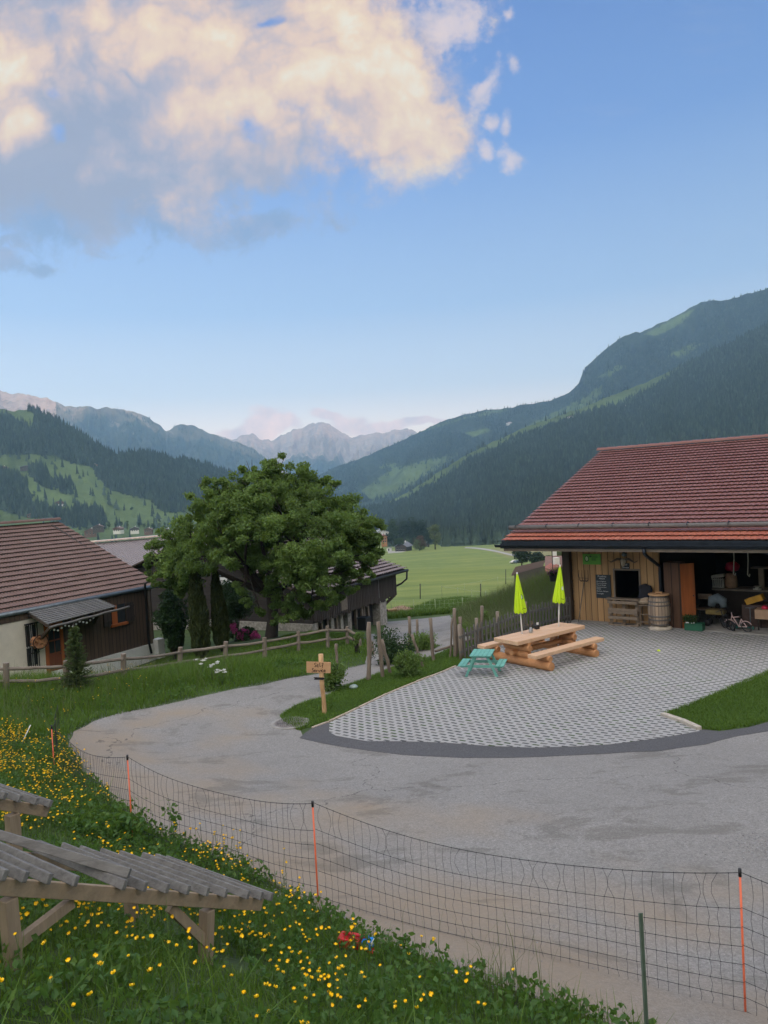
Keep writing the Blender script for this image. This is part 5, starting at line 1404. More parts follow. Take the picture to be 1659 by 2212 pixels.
# -- electric netting
NP = []
for (u, vt, y) in ((1890,2000,4.3),(1598,1880,None),(675,1733,None),(275,1633,None),(111,1568,None)):
    NP.append((u, vt))
posts = []
for (u, vt, y) in ((1598,1880,5.25),(675,1733,6.99),(275,1633,8.45),(111,1568,11.6)):
    t_ = P(u, vt, y); posts.append(Vector((t_.x, t_.y, t_.z)))
H = 1.06
p_r = Vector((posts[0].x+1.5, posts[0].y-1.9, posts[0].z+.05))
pts_all = [p_r]+posts+[Vector((posts[-1].x-.9, posts[-1].y+2.2, posts[-1].z-.25))]
NF = thing('net_fence', 'dark electric sheep netting strung between orange posts along the road edge', 'fence', (posts[1].x, posts[1].y, posts[1].z-H))
for i, t_ in enumerate(posts):
    mb = MB(); b = Vector((t_.x-.004, t_.y, t_.z-H-.2)); mb.tube([b, t_-UZ*.02], .0085, 8); mb.build('post', M_ORANGE, NF)
    mb = MB(); mb.tube([t_-UZ*.045, t_+UZ*.012], .0125, 8); mb.build('post_cap', M_BLACK, NF)
LV = [1.05, .79, .65, .515, .38, .245, .125, .02]
rr = random.Random(12)
mb = MB()
for a, b, sag in ((pts_all[1], pts_all[0], .06), (pts_all[1], pts_all[2], .2), (pts_all[2], pts_all[3], .15), (pts_all[3], pts_all[4], .17), (pts_all[4], pts_all[5], .1)):
    L = (b-a).to_2d().length; n = int(L/.075)
    ph = rr.uniform(0, 6); dirx = (b-a).normalized()
    def pt(k, lv, li):
        t = k/n; p = a.lerp(b, t); s_ = sag*4*t*(1-t)*(lv/1.05)**.8
        z = p.z-H+lv - s_*(1 if li else 1)
        gz = G(p.x, p.y)+.015+.02*li
        q = Vector((p.x, p.y, z)); 
        lo = p.z-H
        bow = .05*math.sin(t*math.pi)*(1-lv/1.1)
        q += Vector((dirx.y, -dirx.x, 0))*(.03*math.sin(t*9+ph)*(1-abs(lv-.5)))
        return q
    cols = []
    for k in range(n+1): cols.append([pt(k, lv, li) for li, lv in enumerate(LV)])
    for li in range(len(LV)):
        mb.tube([cols[k][li] for k in range(n+1)], .0023 if li else .0030, 4, cap=False)
    for k in range(1, n):
        line = []; wob = rr.uniform(-.035, .035); w2 = rr.uniform(-.02, .02)
        for li in range(len(LV)-1):
            p, q = cols[k][li], cols[k][li+1]; amp = (wob if li == 0 else w2*.7)*(1+.6*math.sin(k*.7))
            for f_ in ((0, .3, .6) if li == 0 else (0, .5)):
                line.append(p.lerp(q, f_)+dirx*amp*math.sin(f_*math.pi))
            w2 = rr.uniform(-.014, .014)
        line.append(cols[k][-1]); mb.tube(line, .0016, 3, cap=False)
        for li in range(len(LV)):
            c = cols[k][li]; r_ = .0062 if li else .0068; mb.add([c+Vector(d)*r_ for d in ((1,0,0),(-1,0,0),(0,1,0),(0,-1,0),(0,0,1),(0,0,-1))], [(0,2,4),(2,1,4),(1,3,4),(3,0,4),(2,0,5),(1,2,5),(3,1,5),(0,3,5)])
mb.build('netting', M_WIRE, NF)
# steel angle stake and the thin leaning rod
b = P(1400, 2330, 4.55); t_ = P(1381, 1975, 4.55+.0); 
ST = thing('steel_stake', 'green steel angle stake standing behind the netting near the bottom right', 'stake', tuple(b))
mb = MB(); d_ = (t_-b).normalized(); mb.beam(b-d_*.1, t_, .003, .03, up=Vector((0,1,0))); mb.beam(b-d_*.1+Vector((.013,.013,0)), t_+Vector((.013,.013,0)), .026, .003, up=Vector((0,1,0)))
mb.build('bar', simple('green_steel', (.13,.18,.14), .5, metal=.3), ST)
b = GP(44, 1612); t_ = P(66, 1566, b.y+.2)
o = thing('thin_rod', 'thin pale leaning rod beside the leftmost netting post', 'rod', tuple(b)); mb = MB(); mb.tube([b, t_], .009, 6); mb.build('rod', M_WHITE, o)
# -- slatted racks
def rack(name, label, A, B, us, zoff, slat_len, first=False, twist=None, legs=()):
    o = thing(name, label, 'rack', (B.x, B.y, G(B.x, B.y)), 'wooden slatted racks on the bank'); bd = (B-A).normalized(); pl = Vector((bd.x, bd.y, 0)).normalized(); sd = Vector((-pl.y, pl.x, 0))
    up_ = bd.cross(sd)*-1; up_ = up_ if up_.z > 0 else -up_
    mb = MB(); mb.beam(A-up_*.04, B-up_*.04, .045, .085, up=up_); mb.build('side_beam', M_WTAN, o, bevel=.004)
    mb = MB(); mb.beam(A-up_*.05+sd*(slat_len-.25), B-up_*.05+sd*(slat_len-.25)-bd*.06, .045, .085, up=up_); mb.build('side_beam', M_WTAN, o, bevel=.004)
    for i, u in enumerate(us):
        # point of the beam under the slat end seen at u
        lo, hi = 0.0, 1.0
        for _ in range(30):
            mth = (lo+hi)/2
            if proj(A.lerp(B, mth)-sd*.07)[0] < u: lo = mth
            else: hi = mth
        p = A.lerp(B, lo); q0 = p - sd*.09 + up_*.029; q1 = q0 + sd*slat_len + up_*random.uniform(-.006, .01); j = random.uniform(-.015, .015)
        if twist is not None and i == twist: q0 = q0+up_*.058+sd*.05; q1 = q1 - bd*.42 + up_*.05
        mb = MB(); mb.beam(q0, q1+bd*j, .029, .056, up=up_); mb.build('slat', M_WGREY, o, bevel=.004)
    return o, bd, sd, up_
B = P(566, 1940, 5.4); A = P(-2, 1896, 3.85); A = A+(A-B).normalized()*.9
US = [587,559,530,482,442,400,355,307,262,276,157,99,47,2,-50,-110,-180]
RK, bd, sd, up_ = rack('slatted_rack', 'long grey slatted rack on tan legs in the buttercups at the lower left', A, B, US, 0, 1.18, twist=9)
def leg(o, top, ub, vb, y, w=.085, mt=None, brace=None):
    e = P(ub, vb, y); e = Vector((e.x, e.y, min(e.z, G(e.x, e.y)-.1))); mb = MB(); mb.beam(e, top, w, w, up=Vector((.3,1,0))); mb.build('leg', M_WTANZ, o, bevel=.004)
q = B-bd*.52-up_*.1; e = Vector((q.x-.05, q.y-.04, G(q.x, q.y)-.1))
mb = MB(); mb.beam(e, q+sd*.02, .085, .07, up=bd); mb.build('leg', M_WTANZ, RK, bevel=.004)
q2 = B-bd*.5+sd*.9-up_*.1; e2 = Vector((q2.x, q2.y, G(q2.x, q2.y)-.1)); mb = MB(); mb.beam(e2, q2, .085, .07, up=bd); mb.build('leg', M_WTANZ, RK, bevel=.004)
q3 = A.lerp(B, .33)-up_*.1; e3 = Vector((q3.x, q3.y, G(q3.x, q3.y)-.1)); mb = MB(); mb.beam(e3, q3+sd*.02, .085, .07, up=bd); mb.build('leg', M_WTANZ, RK, bevel=.004)
mb = MB(); mb.beam(q+(e-q)*.45, B-bd*.86-up_*.1+sd*.03, .06, .045, up=sd); mb.build('brace', M_WTANZ, RK)
mb = MB(); mb.beam(q3+(e3-q3)*.5+bd*.03, q3+bd*.42+sd*.03, .06, .045, up=sd); mb.build('brace', M_WTANZ, RK)
B2 = P(106, 1742, 6.1); A2 = B2+(A-B).normalized()*1.6
R2, bd2, sd2, up2 = rack('slatted_rack', 'short end of a second slatted rack, cut off at the left above the long one', A2, B2, [104,74,38,5,-30,-70], 0, 1.0)
for k in (.3, 1.2):
    q = B2-bd2*k-up2*.1; e = Vector((q.x, q.y, G(q.x, q.y)-.1)); mb = MB(); mb.beam(e, q, .085, .085, up=bd2); mb.build('leg', M_WTANZ, R2)
# -- toy truck by the netting
b = GP(772, 2052); b = b+Vector((0, 0, -.03))
TT = thing('toy_truck', 'red and blue plastic toy truck lying in the weeds below the netting', 'toy', tuple(b))
M_TR = simple('toy_red', (.62,.02,.03), .35, var=.1, bump=0); M_TBL = simple('toy_blue', (.015,.23,.72), .35, var=.1, bump=0)
tx = Vector((.93,-.36,0)).normalized(); ty = Vector((-tx.y, tx.x, 0))
c = b+tx*.05+UZ*.07
mb = MB(); mb.prism([c-ty*.05+tx*.0, c-ty*.05+tx*.09, c-ty*.05+tx*.085+UZ*.06, c-ty*.05+tx*.01+UZ*.075], ty*.1); cab = mb.build('cab', M_TBL, TT, bevel=.012)
mb = MB()
for s_ in (-1, 1): mb.box(c+tx*.045+ty*.051*s_+UZ*.045, (.045, .004, .03), ax=(tx, ty, UZ))
mb.box(c+tx*.089+UZ*.045, (.004, .07, .03), ax=(tx, ty, UZ)); mb.build('window', M_WHITE, cab)
mb = MB(); mb.box(b-tx*.06+UZ*.10, (.19, .11, .07), ax=(tx, ty, UZ)); mb.box(b-tx*.02+UZ*.155, (.2, .03, .022), ax=(tx, ty, UZ)); mb.box(b-tx*.0+UZ*.045, (.3, .07, .02), ax=(tx, ty, UZ)); mb.build('dump_bed', M_TR, TT, bevel=.008)
for a in (-.11, -.03, .1):
    for s_ in (-1, 1): mb = MB(); mb.lathe(b+tx*a+ty*(.045*s_)+UZ*.03, [(.03, 0), (.03, .018)], 12, axis=ty*s_); mb.build('wheel', M_BLACK, TT)

# -- split rail fence
RF_UV = [(-100,1436,1500),(13,1432,1498),(143,1427,1490),(267,1412,1471),(390,1398,1452),(488,1386,1436),(571,1377,1420),(644,1364,1404),(707,1352,1397),(750,1353,1390),(776,1367,1396)]
fb = []
for u, vt, vb in RF_UV: g = GP(u, vb+2); t_ = P(u, vt, g.y); fb.append((g, t_))
RFt = thing('rail_fence', 'weathered grey split rail fence between the long verge grass and the barn garden', 'fence', tuple(fb[3][0]))
for i, (g, t_) in enumerate(fb):
    mb = MB(); lean = Vector((random.uniform(-.02,.02), random.uniform(-.02,.02), 0)); r_ = .072 if i < 7 else .06
    mb.tube([g-UZ*.3, g.lerp(t_, .5)+lean, t_], [r_*1.05, r_, r_*.95], 9, smooth=False); mb.build('post', M_RAILZ, RFt)
for i in range(len(fb)-1):
    if i in (9,): 
        pass
    (g0, t0), (g1, t1) = fb[i], fb[i+1]
    for k, dz in ((0, .16), (1, .55)):
        h0 = (t0-g0).z; z0 = t0.z-dz*h0*1.0; z1 = t1.z-dz*(t1-g1).z
        if k and i in (8,): z0 -= .05
        a = Vector((t0.x, t0.y, z0-.02)); b = Vector((t1.x, t1.y, z1-.02)); d_ = (b-a).normalized()
        mid = a.lerp(b, .5)-UZ*random.uniform(.0, .04)+Vector((0,random.uniform(-.03,.03),0)); r_ = random.uniform(.038, .05)
        mb = MB(); mb.tube([a-d_*.08, a.lerp(mid, .5)+UZ*random.uniform(-.012,.012), mid, mid.lerp(b, .5)+UZ*random.uniform(-.012,.012), b+d_*.08], [r_*1.1, r_, r_*.95, r_, r_*.85], 7, smooth=False); mb.build('rail', M_RAIL, RFt)

# -- self service sign
g = GP(701, 1541); yS = g.y
SV = thing('wooden_sign', 'hand painted wooden sign reading self service on a peeled post by the road', 'sign', tuple(g))
t_ = P(693, 1413, yS); mid = P(695.5, 1480, yS)
mb = MB(); mb.tube([g-UZ*.15, g+UZ*.05, mid.lerp(g, .5)+Vector((.01,0,0)), mid, t_], [.052, .05, .044, .05, .052], 10); mb.build('post', wood('peeled_fresh_post', (.62,.40,.20), dark=(.30,.14,.06), axis='Z', grain=4, scale=11), SV)
def SB(px, py): return P(1180/1.8228+px/10.369/1.8228, 2550/1.8228+py/10.369/1.8228, yS-.06)
c0 = SB(275, 575); c1 = SB(1268, 600); c2 = SB(1262, 1048); c3 = SB(280, 1030)
M_BRD = wood('pale_sign_board', (.58,.35,.18), dark=(.46,.26,.13), axis='X', grain=12, scale=8)
mb = MB(); mb.prism([c0, c1, c2, c3], Vector((0, .022, 0))); bo = mb.build('board', M_BRD, SV, bevel=.003)
STR = [[(675,640),(640,620),(605,650),(622,700),(660,735),(655,775),(600,782)],[(705,742),(762,720),(748,682),(708,695),(695,745),(722,790),(778,782)],[(812,618),(818,700),(824,772),(868,766)],[(915,655),(943,622),(965,660),(930,705),(925,760),(925,830)],[(893,746),(950,735)],
 [(572,848),(525,845),(515,895),(560,935),(565,975),(520,995),(480,995)],[(592,950),(650,942),(638,905),(600,915),(590,955),(620,992),(662,988)],[(685,915),(686,1000)],[(686,950),(710,915),(738,926)],[(765,912),(805,990),(850,908)],[(880,908),(875,995)],[(880,862),(882,872)],[(962,920),(918,905),(895,950),(920,990),(972,988)],[(988,955),(1050,940),(1030,903),(992,918),(985,962),(1012,996),(1062,988)]]
mb = MB()
for s_ in STR:
    q = [SB(*s_[0])]
    for a, b in zip(s_, s_[1:]): q += [SB(*a).lerp(SB(*b), k/3) for k in (1, 2, 3)]
    mb.tube([p-Vector((0,.002,0)) for p in q], .0052, 6)
mb.build('lettering', simple('dark_brown_paint', (.03,.012,.008), .6, bump=0), bo)
mb = MB(); mb.prism([SB(560,1212)+Vector((0,.0,0)), SB(965,1222), SB(1025,1270), SB(965,1318), SB(580,1312), SB(612,1262)], Vector((0,.012,0))); mb.build('arrow', M_BLACK, SV)
# -- drain cover and garden lamp
g = GP(627, 1562)
DC = thing('drain_cover', 'round slotted iron drain cover in the asphalt beside the grass island', 'drain cover', (g.x, g.y, g.z+.01))
mb = MB(); mb.lathe(g+UZ*.003, [(.40, 0), (.40, .012), (.31, .014), (.31, .002)], 32); mb.build('concrete_ring', M_CONC, DC)
mb = MB(); z = g.z+.018
for k in range(-6, 7):
    x = k*.044; hw_ = math.sqrt(max(0, .29**2-x*x))
    mb.tube([Vector((g.x+x+.018*math.sin(s_*5), g.y+s_*hw_, z)) for s_ in (-1, -.5, 0, .5, 1)], .0115, 6)
mb.lathe(g+UZ*.004, [(.31, 0), (.31, .018), (.28, .018), (.28, .0)], 32); mb.beam(g+Vector((-.29,0,.014)), g+Vector((.29,0,.014)), .03, .014); mb.build('grate', simple('worn_cast_iron', (.22,.20,.19), .6, metal=.3), DC)
g = GP(764, 1489); o = thing('garden_lamp', 'small low glass garden lamp lying in the grass island', 'lamp', tuple(g)); mb = MB(); mb.lathe(g+UZ*.02, [(.03,0),(.10,.02),(.11,.05),(.08,.08),(.02,.1)], 16); mb.build('glass_dome', simple('pale_glass', (.25,.32,.30), .15, bump=0), o)
mb = MB(); mb.lathe(g, [(.05,-.02),(.07,.03)], 12); mb.build('base', M_GUTG, o)
# -- kerbs
def kerb(name, label, pts, w, h, mt):
    o = thing(name, label, 'kerb', (pts[0].x, pts[0].y, pts[0].z)); rr = random.Random(3)
    for a, b in zip(pts, pts[1:]):
        n = max(1, int((b-a).length/.5))
        for i in range(n):
            p = a.lerp(b, i/n); q = a.lerp(b, (i+.97)/n); mb = MB(); mb.beam(p+UZ*(h/2-.04), q+UZ*(h/2-.04), w, h+.08+rr.uniform(-.01, .01)); mb.build('kerb_stone', mt, o, bevel=.012)
    return o
kerb('kerb', 'rough pale kerb stones at the corner of the right hand grass patch', [GP(1431,1546), GP(1472,1560), GP(1512,1578)], .11, .07, simple('pale_kerb', (.42,.38,.32), .95, scale=12, bump=.8))
kerb('edging', 'thin pale edging strip between the island grass and the grid pavers', [GP(674,1573), GP(711,1559), GP(775,1529), GP(837,1499), GP(870,1485), GP(900,1473), GP(955,1452), GP(985,1439)], .045, .03, simple('pale_edging', (.45,.38,.30), .95, scale=12))

# -- stakes with climbing plants
STK = [((797,1344),(796,1470),.058,0,'left one of the two thick pale stakes nearest the road, standing upright'),((817,1343),(826,1464),.056,0,'right one of the two thick pale stakes nearest the road, leaning slightly'),((824,1381),(848,1457),.045,.15,'crooked brown stake propped against the two thick stakes'),((802,1384),(808,1416),.04,.3,'short reddish stake leaning between the two thick stakes'),
 ((883.5,1332),(886,1424),.05,1.2,'upright pale topped stake rising out of the middle shrubs'),((900.5,1338),(901,1415),.045,2.2,'shorter dark stake just right of the pale topped stake'),((890,1371),(919,1447),.04,.4,'twisted branch leaning among the middle shrubs'),((929.5,1335),(937,1432),.05,.3,'grey stake with a slanting top right of the middle shrubs'),
 ((981.5,1314),(983,1420),.055,0,'tallest grey stake of the group near the picket fence'),((993.5,1333),(1002.5,1419),.05,.1,'knobbly grey stake leaning beside the tallest stake'),((977,1336),(970,1424),.03,.2,'pale bare branch leaning left of the tallest stake'),((988,1352),(987,1418),.04,.2,'short pale stake between the tallest stake and the knobbly stake'),((1041,1309),(1034,1404),.045,0,'stake hidden in the climbing vine by the picket fence'),((726,1391),(730,1450),.04,-.1,'lone thin stake in the shrub behind the self service sign'),((1087,1344),(1087.5,1364),.06,3.6,'short sawn post between the picket fence and the log table')]
for (t0, b0, r_, dy, lab) in STK:
    g = GP(*b0); g = Vector((g.x, g.y+dy, 0)); pb = P(b0[0], b0[1]-2, g.y); g.z = min(G(pb.x, g.y), pb.z); g.x = pb.x
    t_ = P(t0[0], t0[1], g.y); o = thing('wooden_stake', lab, 'stake', tuple(g), 'wooden stakes beside the road'); rr = random.Random(int(t0[0]))
    mb = MB(); n = 6; mb.tube([(g-UZ*.2).lerp(t_, k/n)+Vector((rr.uniform(-.015,.015), rr.uniform(-.015,.015), 0))*(1 if 0 < k < n else 0) for k in range(n+1)], [r_*rr.uniform(.85, 1.12) for k in range(n+1)], 9); mb.build('stake', M_BARKL, o)
# -- picket fence down to the road
PFp = [GP(1243,1347), GP(1150,1371), GP(1090,1396), GP(1045,1412), GP(1008,1428)]
off = Vector((-.12, .16, 0)); PFp = [p+off for p in PFp]
PF = thing('picket_fence', 'old grey picket fence running from the shed corner down past the tables', 'fence', tuple(PFp[0]))
M_PK = wood('grey_pickets', (.15,.145,.13), dark=(.07,.07,.065), axis='Z', grain=8, scale=16)
mb = MB(); rl_ = MB()
for a, b in zip(PFp, PFp[1:]):
    L = (b-a).length; n = int(L/.15); d_ = (b-a).normalized(); nn = Vector((-d_.y, d_.x, 0))
    for i in range(n):
        p = a.lerp(b, i/n); z = G(p.x, p.y); h = .82+.03*math.sin(i*2.3); p = Vector((p.x, p.y, z-.05)); e = d_*.035; X0 = p-e; X1 = p+e
        mb.prism([X0, X1, X1+UZ*h, p+UZ*(h+.06), X0+UZ*h], nn*.02)
    for hz in (.22, .62): rl_.beam(Vector((a.x, a.y, G(a.x,a.y)+hz))+nn*-.03, Vector((b.x, b.y, G(b.x,b.y)+hz))+nn*-.03, .05, .07)
mb.build('pickets', M_PK, PF); rl_.build('rail', M_PK, PF)
for p in PFp[1:]: mb = MB(); z = G(p.x, p.y); mb.tube([Vector((p.x, p.y+.08, z-.2)), Vector((p.x, p.y+.08, z+.95))], .05, 8); mb.build('post', M_RAILZ, PF)
HR = thing('hand_rail', 'slim round pole hand rail sloping down beside the picket fence', 'rail', tuple(GP(1045,1420)))
ra = P(1131, 1341, PFp[1].y+.1); rb_ = P(940, 1407, PFp[-1].y+.6); mb = MB(); mb.tube([ra, ra.lerp(rb_, .5)-UZ*.02, rb_], .035, 8); mb.build('pole', M_BEAM, HR)
for t in (.02, .55, .8): q = ra.lerp(rb_, t); mb = MB(); mb.tube([q-UZ*.03, Vector((q.x, q.y, G(q.x, q.y)-.1))], .035, 7); mb.build('support', M_BEAM, HR)
c = P(1066, 1351, 24.5); b = Vector((c.x, c.y, G(c.x, c.y)))
o = thing('utility_cabinet', 'grey green utility cabinet with a flat lid behind the picket fence', 'cabinet', tuple(b)); mb = MB(); mb.box((b.x, b.y, (b.z+c.z+.05)/2), (.36, .3, c.z+.05-b.z)); mb.build('body', simple('cabinet_grey', (.28,.32,.29), .6), o, bevel=.01)
mb = MB(); mb.box((b.x, b.y-.02, c.z+.09), (.44, .4, .05)); mb.build('lid', simple('cabinet_lid', (.42,.47,.44), .5), o, bevel=.01)

# -- log picnic table
T_ = Vector((.80,.60,0)).normalized(); C_ = Vector((.60,-.80,0)).normalized(); O = Vector((3.84, 18.95, 0))
PT = thing('log_picnic_table', 'large picnic table of peeled round logs with thick plank top and two benches', 'picnic table', tuple(O))
ZT = .70
def logb(mb, a, b, r_, mi=0):
    mb.tube([a, a.lerp(b, .02), a.lerp(b, .5), b.lerp(a, .02), b], [r_*.86, r_, r_*1.02, r_, r_*.86], 14, mi)
mb = MB()
for k in (-1, 0, 1):
    c = O+C_*(k*.27)+UZ*(ZT-.05); mb.prism([c-T_*1.28-C_*.133-UZ*.05, c+T_*(1.28+.02*k)-C_*.133-UZ*.05, c+T_*(1.28+.02*k)-C_*.133+UZ*.05, c-T_*1.28-C_*.133+UZ*.05], C_*.266)
mb.build('tabletop', M_TOPN, PT, bevel=.012)
for s_ in (-1, 1):
    c = O+C_*(s_*.86)+UZ*.40; mb = MB(); mb.prism([c-T_*1.3-C_*.14-UZ*.045, c+T_*1.3-C_*.14-UZ*.045, c+T_*1.3-C_*.14+UZ*.045, c-T_*1.3-C_*.14+UZ*.045], C_*.28); mb.build('bench', M_TOPN, PT, bevel=.012)
for s_ in (-1, 1):
    c = O+T_*(s_*.86); mb = MB(); logb(mb, c-C_*1.08+UZ*.115, c+C_*1.08+UZ*.115, .115); mb.build('base_log', M_LOGN, PT)
    mb = MB(); logb(mb, c-C_*.38+UZ*.30, c+C_*.38+UZ*.30, .095); mb.build('cross_log', M_LOGN, PT)
    mb = MB(); logb(mb, c-C_*.42+UZ*.46, c+C_*.42+UZ*.46, .09); mb.build('cross_log', M_LOGN, PT)
    mb = MB(); logb(mb, c-C_*.40+UZ*.59, c+C_*.40+UZ*.59, .065); mb.build('cross_log', M_LOGN, PT)
    for k in (-1, 1): mb = MB(); logb(mb, c+C_*(k*.86-.20)+UZ*.295, c+C_*(k*.86+.20)+UZ*.295, .075); mb.build('bench_log', M_LOGN, PT)
mb = MB(); logb(mb, O-T_*1.1+UZ*.33, O+T_*1.1+UZ*.33, .07); mb.build('stretcher', M_LOGN, PT)
# -- parasols
M_LIME = simple('lime_canvas', (.50,.72,.005), .6, var=.08, scale=3, bump=.1)
tl = M_LIME.node_tree; bs_ = tl.nodes['Principled BSDF']
M_LGRN = simple('print_green', (.10,.35,.05), .6, bump=0); M_CREAM = simple('print_white', (.75,.78,.72), .6, bump=0)
def parasol(label, tip, foot, L, seed):
    o = thing('closed_parasol', label, 'parasol', tuple(foot), 'closed lime parasols over the picnic table'); ax_ = (tip-foot).normalized(); rr = random.Random(seed)
    X = Vector((1,0,0)); X = (X-ax_*X.dot(ax_)).normalized(); Y = ax_.cross(X)
    mb = MB(); mb.tube([foot, tip+ax_*.02], .018, 10); mb.build('pole', M_WHITE, o)
    mb = MB(); mb.tube([tip-ax_*.03, tip+ax_*.05], [.028, .012], 8); mb.build('tip', M_WHITE, o)
    n = 64; rows = 16; vs = []; fs = []; ph = rr.uniform(0, 6)
    for i in range(rows+1):
        t = i/rows; R0 = .022+.155*t**.95
        for k in range(n):
            a = 2*math.pi*k/n; fold = abs(math.sin(a*4+ph+.25*math.sin(a+ph)))
            q = R0*(1-.42*t**.4*(1-fold)) + .01*t*math.sin(a*3+ph)
            if i == rows: q *= .9
            hem = .03*(1-fold)*t*t if t > .8 else 0
            vs.append(tip-ax_*(t*L-hem)+X*math.cos(a)*q+Y*math.sin(a)*q)
    for i in range(rows):
        for k in range(n): fs.append((i*n+k, (i+1)*n+k, (i+1)*n+(k+1) % n, i*n+(k+1) % n))
    mb = MB(); mb.add(vs, fs, 0, True); cn = mb.build('canopy', M_LIME, o)
    # printed egg emblem and a line of small lettering, laid on the cloth
    def patch(ac, tc_, wa, ht, mt, nm, shape='egg', lift=.004):
        mb = MB(); na = 10; nh = 10; P_ = []
        for i in range(nh+1):
            tt = tc_+(i/nh-.5)*ht; 
            w_ = wa*(math.sqrt(max(0, 1-(2*i/nh-1)**2))*(1-.18*(1-2*i/nh)) if shape == 'egg' else 1)
            for k in range(na+1):
                a = ac+(k/na-.5)*w_; tf = min(rows-1e-3, max(0, tt*rows)); i0 = int(tf); kf = (a/(2*math.pi)*n) % n; k0 = int(kf); fr = kf-k0
                def vv(ii, kk): return vs[ii*n+kk % n]
                p = vv(i0, k0).lerp(vv(i0, k0+1), fr).lerp(vv(i0+1, k0).lerp(vv(i0+1, k0+1), fr), tf-i0)
                c_ = tip-ax_*(tt*L); d_ = (p-c_); d_ -= ax_*d_.dot(ax_); P_.append(p+d_.normalized()*lift)
        mb.add(P_, [(i*(na+1)+k, (i+1)*(na+1)+k, (i+1)*(na+1)+k+1, i*(na+1)+k+1) for i in range(nh) for k in range(na)], 0, True); mb.build(nm, mt, cn)
    aC = math.radians(-55)
    patch(aC, .58, .62, .14, M_LGRN, 'emblem_ring', lift=.003); patch(aC-.08, .58, .42, .115, M_CREAM, 'emblem_egg', lift=.006)
    patch(aC+.05, .885, 1.0, .012, M_IRON, 'small_lettering', 'bar', lift=.004)
    return o
zt_ = ZT
def onTop(u, v): return atz(u, v, zt_)
f1 = onTop(1130, 1369); f2 = onTop(1203, 1354)
parasol('left closed lime green parasol, standing through the near half of the log table', P(1117, 1240, f1.y), Vector((f1.x, f1.y, .05)), 1.0, 1)
parasol('right closed lime green parasol, closer to the shed wall', P(1209.5, 1224, f2.y), Vector((f2.x, f2.y, .05)), .96, 2)
# jar of flowers and small things on the table
j = onTop(1147, 1367); o = thing('flower_jar', 'metal can with dried flowers standing on the log table', 'vase', tuple(j)); mb = MB(); mb.lathe(j, [(.045,0),(.05,.02),(.05,.10),(.035,.12),(.04,.14)], 16); mb.build('can', simple('galvanised', (.38,.40,.41), .4, metal=.6), o)
mb = MB(); rr = random.Random(4)
for k in range(9): e = j+UZ*.14+Vector((rr.uniform(-.12,.06), rr.uniform(-.08,.08), rr.uniform(.05,.16))); mb.tube([j+UZ*.12, e], [.003,.002], 4); mb.ball(e, .017, 6, 0)
mb.build('dried_flowers', simple('dried_blooms', (.20,.14,.10), .9), o)
j = onTop(1160, 1359); o = thing('bottle_holder', 'small dark caddy with a white label standing on the log table', 'caddy', tuple(j)); mb = MB(); mb.box(j+UZ*.05, (.14,.08,.1), ax=(T_, C_, UZ)); mb.build('caddy_body', M_BLACK, o, bevel=.01); mb = MB(); mb.box(j+UZ*.14+T_*.03, (.07,.012,.06), ax=(T_, C_, UZ)); mb.build('label_card', M_WHITE, o)
# -- small teal picnic table
KT = Vector((2.17, 17.72, 0)); F1 = Vector((.96,-.28,0)).normalized(); F2 = Vector((-F1.y, F1.x, 0))
KD = thing('small_picnic_table', 'small teal painted picnic table for children beside the log table', 'picnic table', tuple(KT))
for k in range(5): mb = MB(); c = KT+F1*((k-2)*.103)+UZ*.515; mb.box(c, (.095, .72, .022), ax=(F1, F2, UZ)); mb.build('top_board', M_TEAL, KD)
for s_ in (-1, 1):
    for k in range(2): mb = MB(); c = KT+F1*(s_*(.40+k*.10))+UZ*.275; mb.box(c, (.09, .72, .022), ax=(F1, F2, UZ)); mb.build('seat_board', M_TEAL, KD)
    mb = MB(); c = KT+F2*(s_*.25)+UZ*.245; mb.box(c, (1.0, .025, .06), ax=(F1, F2, UZ)); mb.build('seat_bearer', M_TEAL, KD)
    mb = MB(); c = KT+F2*(s_*.25)+UZ*.48; mb.box(c, (.48, .025, .05), ax=(F1, F2, UZ)); mb.build('top_bearer', M_TEAL, KD)
    for q in (-1, 1): mb = MB(); mb.beam(KT+F2*(s_*.278)+F1*(q*.15)+UZ*.50, KT+F2*(s_*.278)+F1*(q*.37)+UZ*.0, .024, .06, up=F1); mb.build('leg', M_TEAL, KD)
g = atz(1423, 1406.5, .033); o = MB(); o.ball(g, .045, 14); o = o.build('tennis_ball', simple('ball_felt', (.55,.70,.06), .8, var=.1, scale=60), None, g); tag(o, 'yellow green tennis ball lying alone on the grid pavers', 'ball')
# ------------------------------------------------------------------ things at and inside the shed
def wq(u, v, off=.05): return W_(u, v)+DN*off
def wrect(mb, u0, v0, u1, v1, off, t, mi=0):
    """upright board on the wall from upper-left to lower-right"""
    um, vm = (u0+u1)/2, (v0+v1)/2
    a = wq(u0, vm, off); b = wq(u1, vm, off); c = wq(um, v0, off); d = wq(um, v1, off); ctr = wq(um, vm, off)
    mb.box(ctr+DN*(t/2), ((b-a).length, t, (c-d).length), ax=(DE, -DN, UZ), mi=mi); return ctr, (b-a).length, (c-d).length
def th(name, label, cat, p, group=None): return thing(name, label, cat, tuple(p), group)
M_CHALK = simple('chalk', (.55,.57,.57), .9, bump=0); M_SLATE = simple('blackboard', (.022,.032,.04), .7, var=.15, bump=0); M_SIGNG = simple('sign_green', (.10,.34,.035), .5, var=.08, bump=0)
